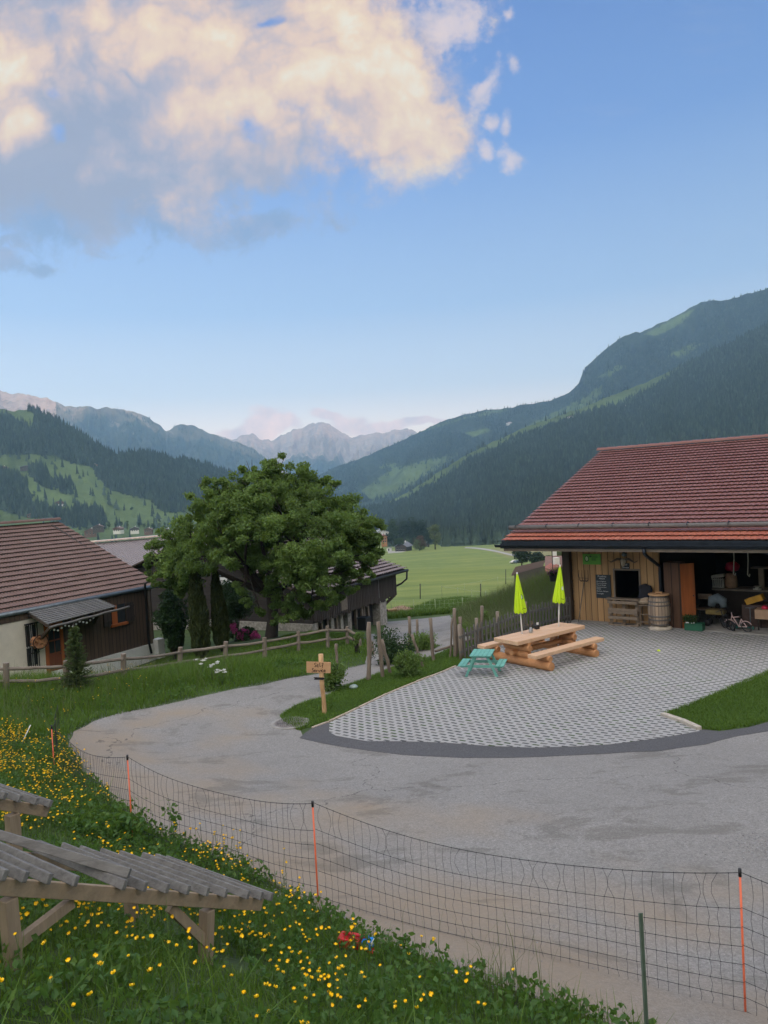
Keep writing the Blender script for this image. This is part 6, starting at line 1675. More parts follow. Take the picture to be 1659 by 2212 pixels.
# green egg sign
p = wq(1279, 1219, .03); o = th('green_sign', 'bright green rectangular sign with an egg emblem high on the plank wall', 'sign', p)
mb = MB(); c, w_, h_ = wrect(mb, 1260, 1196.5, 1298.5, 1219, .028, .02); bd_ = mb.build('board', M_SIGNG, o)
fr_ = c+DN*.022; 
mb = MB(); e0 = fr_-DE*w_*.27+UZ*h_*.06
def egg(mb, e, rx, rz, t): mb.prism([e+DE*(rx*math.cos(a)*(1-.15*math.sin(a)))+UZ*(rz*math.sin(a)) for a in [2*math.pi*k/20 for k in range(20)]], DN*t)
egg(mb, e0, .072, .10, .003); egg(mb, e0+DE*.12+UZ*.07, .035, .03, .003); mb.build('emblem_outline', simple('dark_leaf_green', (.02,.10,.02), .6, bump=0), bd_)
mb = MB(); egg(mb, e0+DN*.004, .045, .07, .003); mb.build('emblem_egg', simple('pale_egg', (.45,.62,.30), .6, bump=0), bd_)
mb = MB()
for k, (l, zz) in enumerate(((.2,.10),(.2,.065),(.15,.02),(.13,-.005),(.14,-.03))): mb.box(fr_+DE*(w_*.0+l/2+.0)+UZ*zz+DN*.002, (l, .003, .012), ax=(DE, -DN, UZ))
mb.build('small_lettering', simple('ink_green', (.02,.09,.02), .6, bump=0), bd_)
# menu blackboard
p = wq(1304, 1291, .03); o = th('menu_board', 'tall chalk written menu blackboard hung beside the serving hatch', 'blackboard', p)
mb = MB(); c, w_, h_ = wrect(mb, 1288.5, 1241.5, 1320.5, 1291.5, .028, .02); bd_ = mb.build('board', M_SLATE, o)
LN = [('Produits', .085, 0), ('Maison', .07, .0), ('Viande d\'Highland', .045, -1), ('Viande de Taureau', .045, -1), ('Thés et Sirops', .055, -1), ('Saucisses et lard', .05, -1), ('Oeufs', .06, -1), ('Bûches, Séracs', .065, -1), ('Fromages', .06, -1)]
zz = [.40, .31, .20, .12, .035, -.05, -.13, -.23, -.33]
for (tx_, sz, al), q in zip(LN, zz):
    text_mesh('chalk_line', tx_, sz*w_/.5, c+DN*.023+UZ*(q*h_)-(DE*w_*.46 if al else -DE*(-w_*.06)), DE, UZ, M_CHALK, bd_, .0015, 'LEFT' if al else 'CENTER')
p = wq(1352, 1229, .03); o = th('hatch_board', 'small square chalkboard fixed above the serving hatch', 'blackboard', p)
mb = MB(); c, w_, h_ = wrect(mb, 1343.5, 1216, 1361, 1228.5, .035, .02); bd_ = mb.build('board', M_SLATE, o)
text_mesh('chalk_line', 'Self', .085, c+DN*.023+UZ*.015, DE, UZ, M_CHALK, bd_, .0015); text_mesh('chalk_line', 'Service', .07, c+DN*.023-UZ*.065, DE, UZ, M_CHALK, bd_, .0015)
# bull skull with horns
p = wq(1348, 1213, .06); o = th('bull_skull', 'bull skull with long curved horns mounted above the hatch', 'skull', p)
mb = MB(); c = wq(1349, 1211, .08); mb.tube([c+UZ*.05, c+DN*.03, c-UZ*.12+DN*.06, c-UZ*.16+DN*.05], [.075,.085,.05,.03], 10); mb.build('skull', simple('old_bone', (.40,.34,.26), .7), o)
for s_ in (-1, 1):
    mb = MB(); mb.tube([c+UZ*.04+DE*(s_*.06), c+UZ*.06+DE*(s_*.18)+DN*.04, c-UZ*.0+DE*(s_*.30)+DN*.08, c-UZ*.035+DE*(s_*.36)+DN*.08, c+UZ*.015+DE*(s_*.46)+DN*.06], [.04,.036,.026,.018,.006], 9); mb.build('horn', simple('dark_horn', (.10,.075,.055), .4), o)
# hay fork
a = wq(1263, 1257, .06); b = wq(1257.5, 1346, .28); b.z = .02; o = th('hay_fork', 'long handled old hay fork leaning on the plank wall', 'fork', b)
mb = MB(); mb.tube([b, a], .016, 8); mb.build('handle', M_BEAM, o)
mb = MB(); cc = a+UZ*.05
for k in (-1.5, -.5, .5, 1.5): mb.tube([cc-UZ*.02, cc+DE*(k*.09)-UZ*.0, cc+DE*(k*.105)+UZ*.16+DN*.02, cc+DE*(k*.10)+UZ*.34-DN*.0], [.01,.01,.009,.004], 6)
mb.tube([cc-DE*.15+UZ*.05, cc-DE*.1-UZ*.03, cc, cc+DE*.1-UZ*.03, cc+DE*.15+UZ*.05], .008, 5); mb.tube([cc-DE*.155+UZ*.08, cc+DE*.155+UZ*.08], .006, 5); mb.build('tines', M_IRON, o)
# wall lamp under the eave
c = wq(1352, 1196, .15); o = th('wall_lamp', 'small dark hooded lamp under the eave above the bull skull', 'lamp', c); mb = MB(); mb.lathe(c, [(.03,.08),(.09,-.02),(.02,-.08)], 12); mb.tube([c+UZ*.06, c+UZ*.1-DN*.13], .01, 5); mb.build('shade', M_GUTG, o)
# pallet counter below the hatch
M_PAL = wood('weathered_pallet', (.26,.20,.145), dark=(.14,.105,.075), axis='X', grain=8, scale=13, ang=R(38))
pa = atz(1317.5, 1352, 0)+DN*.03; pw = .9; o = th('pallet', 'upright weathered euro pallet used as a counter under the hatch', 'pallet', pa)
zt0 = .84
for k, z in enumerate((.05, .29, .46, .53, .76)):
    mb = MB(); mb.box(pa+DE*(pw/2)+UZ*z+DN*.07, (pw, .02, .09 if k else .07), ax=(DE, -DN, UZ)); mb.build('board', M_PAL, o)
for x in (.05, pw/2, pw-.05):
    for z in (.06, .42, .77): mb = MB(); mb.box(pa+DE*x+UZ*z-DN*.0, (.12, .12, .1), ax=(DE, -DN, UZ)); mb.build('block', M_PAL, o)
    mb = MB(); mb.box(pa+DE*x+UZ*.41-DN*.065, (.1, .018, .8), ax=(DE, -DN, UZ)); mb.build('slat', M_PAL, o)
mb = MB(); mb.box(pa+DE*(pw/2+.02)+UZ*.86-DN*.0, (pw+.12, .26, .035), ax=(DE, -DN, UZ)); mb.build('counter_board', M_PAL, o)
# stool ladder, sack and dark jacket
b = atz(1384, 1357, 0); o = th('step_stool', 'tall narrow wooden step stool between the pallet and the barrel', 'stool', b)
M_STL = wood('stool_wood', (.22,.17,.12), axis='Z')
for x in (0, .26):
    for y in (0, .22): mb = MB(); mb.beam(b+DE*x-DN*y, b+DE*x-DN*y+UZ*.68, .035, .035); mb.build('leg', M_STL, o)
mb = MB(); mb.box(b+DE*.13-DN*.11+UZ*.69, (.32, .28, .03), ax=(DE, -DN, UZ)); mb.build('seat', M_STL, o)
for z in (.2, .42): mb = MB(); mb.beam(b+UZ*z, b+DE*.26+UZ*z, .03, .03); mb.build('rung', M_STL, o)
c = b+DE*.12-DN*.1+UZ*.80; o = th('burlap_sack', 'crumpled beige sack on the step stool', 'sack', c-UZ*.1); mb = MB(); mb.ball(c, .16, 14, 0, (1.25,.9,.6), .14, 3); mb.ball(c+DE*.05+UZ*.07, .09, 10, 0, (1.4,.9,.6), .12, 4); mb.build('sack', simple('burlap', (.42,.33,.24), .95, scale=14, bump=.5), o)
o = th('hanging_jacket', 'dark jacket hanging from a peg between the hatch and the barrel', 'jacket', wq(1394, 1296, .1)); mb = MB(); hc = wq(1396, 1262, .12)
rws = []
for i, (w_, z) in enumerate(((.05,.02),(.17,-.03),(.2,-.15),(.2,-.3),(.23,-.46),(.24,-.5))):
    rws.append([hc+UZ*z+DE*(w_*math.cos(a)*(1+.12*math.sin(a*5+i)))+DN*(.08*math.sin(a)*(1+.2*math.sin(a*3+i*.7))) for a in [2*math.pi*k/18 for k in range(18)]])
mb.add(sum(rws, []), [(i*18+k, i*18+(k+1) % 18, (i+1)*18+(k+1) % 18, (i+1)*18+k) for i in range(5) for k in range(18)]+[tuple(range(18))], 0, True); mb.build('cloth', simple('dark_cloth', (.018,.018,.025), .9, scale=12, bump=.4), o)
# barrel on a rock
rk0 = atz(1421, 1365, 0); rc = rk0-DN*.22
o = th('rock', 'pale rough limestone block carrying the wine barrel', 'rock', rc)
mb = MB(); mb.ball(rc+UZ*.06, .30, 16, 0, (1.05,.9,.42), .16, 9); ro = mb.build('rock', simple('pale_limestone', (.50,.44,.36), .9, var=.3, scale=5, bump=.9), o)
bb = rc+UZ*.17; Hb = .88
o = th('wine_barrel', 'upright oak wine barrel with a lid and iron hoops on a pale rock', 'barrel', bb)
prof = [(.245+.075*math.sin(math.pi*t), Hb*t) for t in [k/14 for k in range(15)]]
m_, nt_m, b_ = new_mat('barrel_staves')
tcx = N(nt_m, 'ShaderNodeTexCoord'); sp = N(nt_m, 'ShaderNodeSeparateXYZ'); nt_m.links.new(tcx.outputs['Object'], sp.inputs[0])
an = math_(nt_m, 'ARCTAN2', sp.outputs[1], sp.outputs[0]); q = math_(nt_m, 'MULTIPLY', an, 22/6.2832); wn = N(nt_m, 'ShaderNodeTexWhiteNoise', noise_dimensions='1D'); nt_m.links.new(math_(nt_m, 'FLOOR', q), wn.inputs['W'])
fr__ = math_(nt_m, 'FRACT', q); gp_ = math_(nt_m, 'LESS_THAN', math_(nt_m, 'MINIMUM', fr__, math_(nt_m, 'SUBTRACT', 1, fr__)), .05)
cc_ = ramp(nt_m, math_(nt_m, 'ADD', math_(nt_m, 'MULTIPLY', wn.outputs[0], .6), math_(nt_m, 'MULTIPLY', noise_(nt_m, coords(nt_m, (1,1,.2)), 12), .5)), [(.2, (.16,.11,.075)), (.6, (.30,.23,.17)), (.9, (.42,.30,.20))])
nt_m.links.new(mixc(nt_m, gp_, cc_, (.04,.03,.02)), b_.inputs['Base Color']); b_.inputs['Roughness'].default_value = .75
mb = MB(); mb.lathe(bb, prof, 44); mb.build('staves', m_, o)
for t in (.04, .2, .32, .68, .8, .95):
    rr_b = .245+.075*math.sin(math.pi*t)+.005; mb = MB(); mb.lathe(bb+UZ*(Hb*t-.018), [(rr_b, 0), (rr_b, .036)], 40); mb.build('hoop', simple('hoop_iron', (.14,.135,.13), .55, metal=.4) if t == .04 else bpy.data.materials['hoop_iron'], o)
mb = MB(); mb.lathe(bb+UZ*Hb, [(.29, 0), (.30, .02), (.29, .035)], 32); lid = mb.build('lid', M_BRD, o)
mb = MB(); mb.box(bb+UZ*(Hb+.075), (.2, .04, .03), ax=(DE, -DN, UZ)); mb.box(bb+UZ*(Hb+.05)-DE*.08, (.03,.04,.05), ax=(DE,-DN,UZ)); mb.box(bb+UZ*(Hb+.05)+DE*.08, (.03,.04,.05), ax=(DE,-DN,UZ)); mb.build('handle', M_BRD, lid)
mb = MB(); tq = bb+UZ*.17+DE*.25+DN*.08; mb.tube([tq, tq+DE*.08], .012, 6); mb.tube([tq+DE*.07-UZ*.04, tq+DE*.07+UZ*.05], .01, 6); mb.build('tap', M_GUTG, o)
# wardrobe with open orange door
wb = atz(1438, 1356.5, .03); w2 = atz(1476.5, 1357.5, .03); WW = (w2-wb).dot(DE); WH = 1.93
o = th('wardrobe', 'tall brown wardrobe with an orange stained door at the edge of the open bay', 'cupboard', wb)
mb = MB(); mb.box(wb+DE*(WW/2)-DN*.28+UZ*(WH/2), (WW, .5, WH), ax=(DE, -DN, UZ)); mb.build('body', wood('dark_cupboard_boards', (.13,.065,.035), axis='Z', planks=.22, pdir=tuple(DE.to_2d())), o, bevel=.006)
mb = MB(); a = wb+DE*(WW+.01)-DN*.04; d_ = (DE*.72-DN*.69).normalized(); mb.prism([a, a+d_*.42, a+d_*.42+UZ*(WH-.03), a+UZ*(WH-.03)], DN*.03); do = mb.build('door', M_ORW, o)
mb = MB(); mb.ball(a+d_*.37+UZ*.95+DN*.04, .02, 8); mb.build('door_knob', M_IRON, do)
# green crate with herb pots
cb = atz(1479, 1361.5, .035); ce = atz(1517, 1364, .035); cw = (ce-cb).dot(DE)
o = th('green_crate', 'dark green plastic crate on the slab edge beside the wardrobe', 'crate', cb); M_CRG = simple('crate_green', (.015,.10,.055), .5, var=.15)
mb = MB(); h_ = .2
for s_ in (0, .3): mb.box(cb+DE*(cw/2)-DN*(s_+.01)+UZ*(h_/2), (cw, .015, h_), ax=(DE, -DN, UZ))
for x in (0, cw): mb.box(cb+DE*x-DN*.16+UZ*(h_/2), (.015, .3, h_), ax=(DE, -DN, UZ))
mb.box(cb+DE*(cw/2)-DN*.16+UZ*.01, (cw, .3, .015), ax=(DE, -DN, UZ)); mb.beam(cb+UZ*h_+DN*.005, cb+DE*cw+UZ*h_+DN*.005, .03, .02); mb.build('crate_body', M_CRG, o)
for k in range(2):
    q = cb+DE*(.07+k*.15)-DN*.1+UZ*.02; po_ = th('herb_pot', ['leafy herb in a pot with a white tag, left one in the green crate', 'leafy herb in a pot with a white tag, right one in the green crate'][k], 'potted plant', q, 'herb pots in the green crate')
    mb = MB(); mb.lathe(q, [(.045,0),(.06,.13)], 14); mb.build('pot', M_BLACK, po_); mb = MB(); mb.box(q+DN*.06+UZ*.19, (.09,.006,.06), ax=(DE, -DN, UZ)); mb.build('tag', M_WHITE, po_)
    r = np.random.default_rng(k); leaves('foliage', blob_pts(r, np.array(q+UZ*.30), .16, 320, .2, .9), .06, M_LEAFD, po_, k+3)
# back counter with things on it
yb = 1.55
def inb(u, z, dep):
    """point at depth dep behind the wall plane, height z, seen in column u"""
    p0 = Wc-DN*dep; d = None; v = 1300
    for _ in range(8):
        q = hit(u, v, p0, DN); v += (q.z-z)/ (ray(u, v).length*0+1) * F/ q.y
    return q
c0 = inb(1538, .95, yb); c1 = c0+DE*4.6
CO = th('workbench', 'long dark workbench along the back of the open bay', 'workbench', Vector((c0.x, c0.y, .03)))
mb = MB(); mb.box((c0+c1)/2-DN*.35+UZ*.0, ((c1-c0).length, .75, .05), ax=(DE, -DN, UZ)); mb.build('worktop', M_BEAM, CO)
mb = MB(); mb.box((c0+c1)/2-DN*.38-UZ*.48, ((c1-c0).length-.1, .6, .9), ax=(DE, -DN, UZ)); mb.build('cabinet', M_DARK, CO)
def onb(u, dd=.2): q = inb(u, .98, yb+dd); q.z = .977; return q
M_CRW = simple('crate_white', (.5,.48,.42), .6)
q = onb(1551); o = th('slatted_crate', 'white slatted crate standing on the left end of the workbench', 'crate', q); mb = MB()
for k in range(6): mb.box(q+DE*(-.14+k*.056)+UZ*.13, (.03, .012, .26), ax=(DE, -DN, UZ)); mb.box(q+DE*(-.14+k*.056)+UZ*.13-DN*.25, (.03, .012, .26), ax=(DE, -DN, UZ))
mb.box(q+UZ*.25, (.34,.014,.03), ax=(DE,-DN,UZ)); mb.box(q+UZ*.01-DN*.12, (.34,.25,.02), ax=(DE,-DN,UZ)); mb.box(q+DE*.16+UZ*.13-DN*.12, (.012,.25,.26), ax=(DE,-DN,UZ)); mb.build('crate_body', M_CRW, o)
q2 = q+UZ*.27+DN*.0; o = th('egg_tray', 'cream shallow box lying tilted on top of the slatted crate', 'box', q2); mb = MB(); X_t = (DE+UZ*.16).normalized(); mb.box(q2+UZ*.08-DN*.1, (.36,.28,.09), ax=(X_t, -DN, X_t.cross(-DN))); mb.build('box', M_CRW, o, bevel=.01)
q = onb(1580, .3); o = th('feed_sack', 'tall brown paper feed sack standing on the workbench', 'sack', q); mb = MB(); mb.tube([q, q+UZ*.1, q+UZ*.35, q+UZ*.44], [.17,.19,.16,.12], 12); mb.build('paper', simple('kraft_paper', (.36,.22,.14), .85, scale=8, bump=.5), o)
q = onb(1584, .5); o = th('red_bag', 'crumpled red bag above the feed sack', 'bag', q+UZ*.4); mb = MB(); mb.ball(q+UZ*.62, .2, 14, 0, (1.1,.8,.75), .18, 6); mb.build('bag_cloth', simple('crimson_plastic', (.42,.01,.04), .45, scale=12, bump=.4), o)
for k, u in enumerate((1583.5, 1614)):
    a = inb(u, 2.35, 1.0); b = inb(u+1, 1.52-.02*k, 1.0); o = th('hanging_strap', ['pale strap hanging from the rafters, left one', 'pale strap hanging from the rafters, right one with an end loop'][k], 'strap', b, 'pale straps hanging from the rafters'); mb = MB(); mb.tube([a+UZ*.3, a.lerp(b, .5)+DE*.02, b, b+DE*.04-UZ*.06, b+DE*.06+UZ*.02], .017, 6); mb.build('webbing', simple('pale_webbing', (.42,.40,.34), .8) if k == 0 else bpy.data.materials['pale_webbing'], o)
q = onb(1646, .4); o = th('lathe_table', 'small pale topped machine table at the right end of the bay', 'table', q); mb = MB(); mb.box(q+UZ*.62, (.5,.4,.03), ax=(DE,-DN,UZ)); mb.box(q+UZ*.3, (.14,.14,.6), ax=(DE,-DN,UZ)); mb.build('stand', M_PAL, o)
q = onb(1636, .1); o = th('cable_reel', 'round pale reel lying on the workbench', 'reel', q); mb = MB(); mb.lathe(q, [(.12,0),(.12,.03),(.05,.035),(.05,.08),(.1,.085),(.1,.1)], 18); mb.build('reel', M_CRW, o)
# chair
cb = inb(1510, .03, .9); cb.z = .045; o = th('school_chair', 'old wooden school chair in the dark bay beside the wardrobe', 'chair', cb); M_CH = simple('chair_ply', (.20,.14,.09), .5)
mb = MB(); mb.box(cb+DE*.2+UZ*.78, (.40,.02,.16), ax=(DE,-DN,UZ)); mb.build('backrest', M_CH, o, bevel=.008); mb = MB(); mb.box(cb+DE*.2+UZ*.44+DN*.2, (.40,.4,.02), ax=(DE,-DN,UZ)); mb.build('seat', M_CH, o, bevel=.008)
for x in (.03, .37):
    mb = MB(); mb.tube([cb+DE*x+UZ*.84, cb+DE*x+UZ*.44, cb+DE*x], .012, 6); mb.build('leg', M_IRON, o); mb = MB(); mb.tube([cb+DE*x+UZ*.44+DN*.38, cb+DE*x+DN*.4], .012, 6); mb.build('leg', M_IRON, o)
# pushchair
sb = inb(1548, .03, .35); sb.z = .045; o = th('pushchair', 'grey and olive pushchair with small wheels parked in the open bay', 'pushchair', sb)
mb = MB(); c = sb+UZ*.58; mb.tube([c-DE*.12+UZ*.02, c-DE*.08+UZ*.2, c+DE*.06+UZ*.24, c+DE*.2+UZ*.18, c+DE*.22], [.10,.14,.16,.13,.08], 12); mb.build('hood', simple('blue_grey_cloth', (.10,.13,.15), .9, scale=8), o)
mb = MB(); mb.box(sb+UZ*.44, (.5,.36,.14), ax=(DE,-DN,UZ)); mb.build('seat', simple('olive_cloth', (.16,.12,.04), .9), o, bevel=.03)
mb = MB(); mb.tube([sb-DE*.25+UZ*.1, sb+UZ*.42, sb+DE*.35+UZ*.75], .012, 6); mb.tube([sb+DE*.28+UZ*.1, sb+UZ*.42, sb-DE*.25+UZ*.5], .012, 6); mb.build('frame', M_IRON, o)
for x in (-.26, .28):
    for y in (0, .3): mb = MB(); mb.lathe(sb+DE*x-DN*y+UZ*.09, [(.05,-.02),(.09,-.015),(.09,.015),(.05,.02)], 16, axis=DN); mb.build('wheel', M_BLACK, o)
# little bicycles lying against each other
def bike(name, label, base, w1, w2, tilt, mt, tyre):
    o = th(name, label, 'bicycle', base); X = w1; Y = tilt
    fw_ = base+Y*.15; rw = base+X*.46+Y*.15
    for c, nm in ((fw_, 'wheel'), (rw, 'wheel')):
        mb = MB(); nrm = X.cross(Y); ring = [c+(X*math.cos(a)+Y*math.sin(a))*.135 for a in [2*math.pi*k/22 for k in range(23)]]; mb.tube(ring, .016, 6, cap=False)
        wo_ = mb.build(nm, tyre, o); mb = MB()
        for k in range(6): a = k*math.pi/3; mb.tube([c, c+(X*math.cos(a)+Y*math.sin(a))*.13], .003, 3)
        mb.build('spokes', M_GUTG, wo_)
        mb = MB(); mb.tube([c+(X*math.cos(a)+Y*math.sin(a))*.165 for a in np.linspace(.5, 2.6, 9)], .012, 5); mb.build('mudguard', mt, o)
    hd = fw_+X*.1+Y*.3; se = rw-X*.12+Y*.28; bbk = base+X*.24+Y*.14
    mb = MB()
    for a, b in ((fw_, hd), (hd, bbk), (hd-Y*.06, se), (se-Y*.08, bbk), (bbk, rw), (se-Y*.06, rw), (hd, hd+Y*.08)): mb.tube([a, b], .012, 6)
    mb.build('frame', mt, o)
    mb = MB(); n_ = X.cross(Y).normalized(); mb.tube([hd+Y*.08-n_*.16, hd+Y*.1, hd+Y*.08+n_*.16], .011, 6); mb.build('handlebar', M_BLACK, o)
    mb = MB(); mb.ball(se+Y*.02, .05, 8, 0, (1.4,.8,.5)); mb.build('saddle', M_BLACK, o)
M_PNK = simple('pale_pink_paint', (.62,.44,.42), .4, bump=0)
bk = inb(1580, .03, .0); bk.z = .035
bike('child_bicycle', 'small pale pink child bicycle leaning at the edge of the concrete slab', bk+DN*.02, (DE*.93+DN*.2).normalized(), None, (UZ*.9-DN*.3-DE*.2).normalized(), M_PNK, M_BLACK)
bike('child_bicycle', 'dark child bicycle leaning behind the pale pink one', bk-DN*.22-DE*.22, (DE*.6+DN*.7).normalized(), None, (UZ*.95-DE*.25).normalized(), M_BLACK, M_BLACK)
# scooter, yellow crate, cardboard box on a low trolley
sc0 = inb(1622, .03, .25); sc0.z = .04; o = th('kick_scooter', 'teal kick scooter standing in front of the brown chest', 'scooter', sc0); mb = MB(); mb.tube([sc0+UZ*.08, sc0+UZ*.62], .012, 6); mb.tube([sc0+UZ*.62-DE*.12, sc0+UZ*.62+DE*.12], .012, 6); mb.build('steering_pole', M_GUTG, o)
M_TL2 = simple('dull_teal', (.03,.13,.11), .5); mb = MB(); mb.box(sc0-DE*.2+UZ*.06, (.42,.1,.03), ax=(DE,-DN,UZ)); mb.build('deck', M_TL2, o)
for x in (.04, -.38): mb = MB(); mb.lathe(sc0+DE*x+UZ*.05, [(.05,-.015),(.05,.015)], 14, axis=DN); mb.build('wheel', M_TL2, o)
ch = inb(1612, .03, .9); ch.z = .035; o = th('chest', 'dark brown chest of drawers under the yellow crate', 'chest', ch); mb = MB(); mb.box(ch+DE*.35+UZ*.33, (.8,.5,.62), ax=(DE,-DN,UZ)); mb.build('body', simple('dark_brown_paint_wood', (.06,.035,.028), .7), o, bevel=.008)
for z in (.2, .42): mb = MB(); mb.box(ch+DE*.35+UZ*z+DN*.26, (.7,.012,.17), ax=(DE,-DN,UZ)); mb.build('drawer', bpy.data.materials['dark_brown_paint_wood'], o)
yc = ch+DE*.28+UZ*.645+DN*.1; o = th('yellow_crate', 'tilted yellow plastic crate on the brown chest', 'crate', yc); M_YC = simple('crate_yellow', (.50,.26,.015), .5); mb = MB(); X_y = (DE*.9+UZ*.35).normalized(); Z_y = X_y.cross(-DN)
for a, b, s1, s2 in ((0,-.14,.46,.014),(0,.14,.46,.014)): mb.box(yc+UZ*.14-DN*b, (.46,.014,.16), ax=(X_y,-DN,Z_y))
for a in (-.23, .23): mb.box(yc+UZ*.14+X_y*a, (.014,.28,.16), ax=(X_y,-DN,Z_y))
mb.build('crate_body', M_YC, o)
bx = inb(1650, .03, .4); bx.z = .035; o = th('cardboard_box', 'open brown cardboard box on a low stand at the right edge of the bay', 'box', bx+UZ*.4)
mb = MB(); mb.box(bx+UZ*.46+DE*.1, (.55,.4,.26), ax=(DE,-DN,UZ)); mb.build('box', simple('cardboard', (.42,.27,.17), .85, var=.1), o)
mb = MB(); mb.ball(bx+UZ*.62+DE*.05, .09, 10, 0, (1,1,.8)); tag(mb.build('red_ball', simple('ball_red', (.5,.02,.06), .4, bump=0), None, bx+UZ*.6), 'red ball lying on top of the cardboard box', 'ball')
o = th('low_stand', 'low dark stand carrying the cardboard box', 'stand', bx); mb = MB()
for x in (-.1, .3):
    for y in (-.15, .15): mb.beam(bx+DE*x-DN*y, bx+DE*x-DN*y+UZ*.32, .03, .03)
mb.box(bx+DE*.1+UZ*.325, (.5,.38,.02), ax=(DE,-DN,UZ)); mb.build('frame', M_DARK, o)
# stone at the fence foot
g = atz(1238, 1351, .0); o = MB(); o.ball(g+UZ*.03, .1, 10, 0, (1.6,1,.6), .15, 4); tag(o.build('stone', bpy.data.materials['pale_limestone'], None, g), 'small pale stone lying against the corner post of the shed', 'stone')
# hanging flower pot at the left end of the eave
hc = P(1195, 1248, 23.6); o = th('hanging_pot', 'dark hanging pot with purple flowers on a chain under the eave end', 'flower pot', hc)
mb = MB(); mb.lathe(hc-UZ*.11, [(.10,0),(.125,.2),(.13,.2)], 18); mb.build('pot', simple('pot_grey', (.04,.045,.06), .6), o)
ct = P(1193, 1190, 23.6); mb = MB(); mb.tube([hc+UZ*.30, ct], .009, 5)
for k in range(3): a = k*2.1; mb.tube([hc+Vector((math.cos(a)*.12, math.sin(a)*.12, .09)), hc+UZ*.30], .004, 4)
for k in range(14): c = hc.lerp(ct, 0)+UZ*(.3+k*.042); mb.ball(c, .016, 6, 0, (1, .6, 1.3))
mb.build('chain', M_IRON, o); r = np.random.default_rng(5)
leaves('foliage', blob_pts(r, np.array(hc+UZ*.13), .17, 420, .2, .6), .05, M_LEAFD, o, 7); leaves('flowers', blob_pts(r, np.array(hc+UZ*.15), .19, 200, .6, .6), .045, simple('dusky_purple_petals', (.20,.06,.14), .7, var=.4, scale=30, bump=0), o, 8, .3, .8)
# ---------------- things at the old barns
c = WLp(76.5, 1386)-L2*.16; o = th('log_basket', 'round wire basket full of split logs hanging in front of the barred window', 'basket', c); mb = MB(); rr = random.Random(6)
for k in range(70):
    a = rr.uniform(0, 6.28); q = rr.random()**.5*.24; p = c+D2*(q*math.cos(a)*1.05)+UZ*(q*math.sin(a)*.85); r_ = rr.uniform(.022, .042); mb.lathe(p-L2*(.10+rr.uniform(0,.03)), [(r_,0),(r_,.2)], 6, axis=L2, smooth=False)
mb.build('logs', simple('cut_log_ends', (.50,.24,.12), .8, var=.4, scale=12), o)
mb = MB(); mb.tube([c+D2*(.27*math.cos(a)*1.05)+UZ*(.27*math.sin(a)*.85)-L2*.12 for a in np.linspace(0, 6.283, 24)], .014, 6); mb.build('basket_ring', M_IRON, o)
o = th('bulb_string', 'string of small round white bulbs under the porch roof', 'light string', c_ll.lerp(c_lr, .3)-UZ*.3); mb = MB(); pth = []
for k in range(13):
    t = k/12; p = c_ll.lerp(c_lr, .06+.62*t)-UZ*(.17+.10*math.sin(t*math.pi*3)**2)-L2*(-.12); pth.append(p)
mb.tube(pth, .005, 4); mb.build('cable', M_IRON, o)
for p in pth[::1]: mb = MB(); mb.ball(p-UZ*.04, .034, 10); mb.build('bulb', M_WHITE, o)
b = WM(777, 1362)-L2*.3; b = Vector((b.x, b.y, G(b.x, b.y))); o = th('waste_bin', 'dark lidded bin standing outside the stable bays of the timber barn', 'bin', b); mb = MB(); mb.box(b+UZ*.32, (.55,.5,.64), ax=(D2, L2, UZ)); mb.build('body', M_BLACK, o, bevel=.02); mb = MB(); mb.box(b+UZ*.67, (.6,.56,.06), ax=(D2, L2, UZ)); mb.build('lid', M_GUT, o, bevel=.02)
# ------------------------------------------------------------------ the valley: fences, houses, trees
# electric tape and stakes in the field
def fieldp(u, v): return GP(u, v, 44)
M_TAPE = simple('white_tape', (.36,.42,.25), .6, bump=0); M_STKD = simple('dark_field_stake', (.07,.07,.05), .8)
o = thing('tape_fence', 'pale tape fence strung across the bright field beyond the road', 'fence', tuple(fieldp(1038,1292)))
def strand(pts, h, r_=.010):
    mb = MB(); q = []
    for u, v in pts: g = fieldp(u, v); q.append(g+UZ*h)
    mb.tube(q, r_, 4); mb.build('tape', M_TAPE, o)
    for g in q: mb = MB(); mb.tube([g-UZ*(h+.1), g+UZ*.1], .018, 5); mb.build('post', M_TAPE, o)
strand([(955,1290),(1004,1284),(1040,1276),(1076,1266),(1112,1268)], .9); strand([(955,1290),(990,1296),(1020,1302),(1050,1306)], .9)
for k, (u, v0, v1, lab) in enumerate(((907.6,1261,1294,'leftmost tall dark stake standing in the bright field'),(1038,1261,1292,'middle tall dark stake in the bright field'),(1092.5,1230,1262,'rightmost tall dark stake in the field, farthest away'))):
    g = fieldp(u, v1); t_ = P(u, v0, g.y); q = thing('field_stake', lab, 'stake', tuple(g), 'tall stakes in the field'); mb = MB(); mb.tube([g-UZ*.2, t_], .045, 6); mb.build('stake', M_STKD, q)
o = thing('field_net_fence', 'low pale netting fence along the near edge of the field', 'fence', tuple(fieldp(941,1325)))
pp = [fieldp(u, v) for u, v in ((846,1324),(895,1326),(941,1325),(1000,1320),(1058,1316))]
for p in pp: mb = MB(); mb.tube([p-UZ*.1, p+UZ*.95], .025, 6); mb.build('post', simple('pale_green_post', (.30,.36,.18), .6) if p is pp[0] else bpy.data.materials['pale_green_post'], o)
mb = MB()
for a, b in zip(pp, pp[1:]):
    n = int((b-a).length/.35)
    for k in range(n): q = a.lerp(b, k/n); mb.tube([q+UZ*.05, q+UZ*.85], .006, 3)
    for h in (.1, .35, .6, .85): mb.tube([a+UZ*h, b+UZ*h], .005, 3)
mb.build('netting', M_TAPE, o)
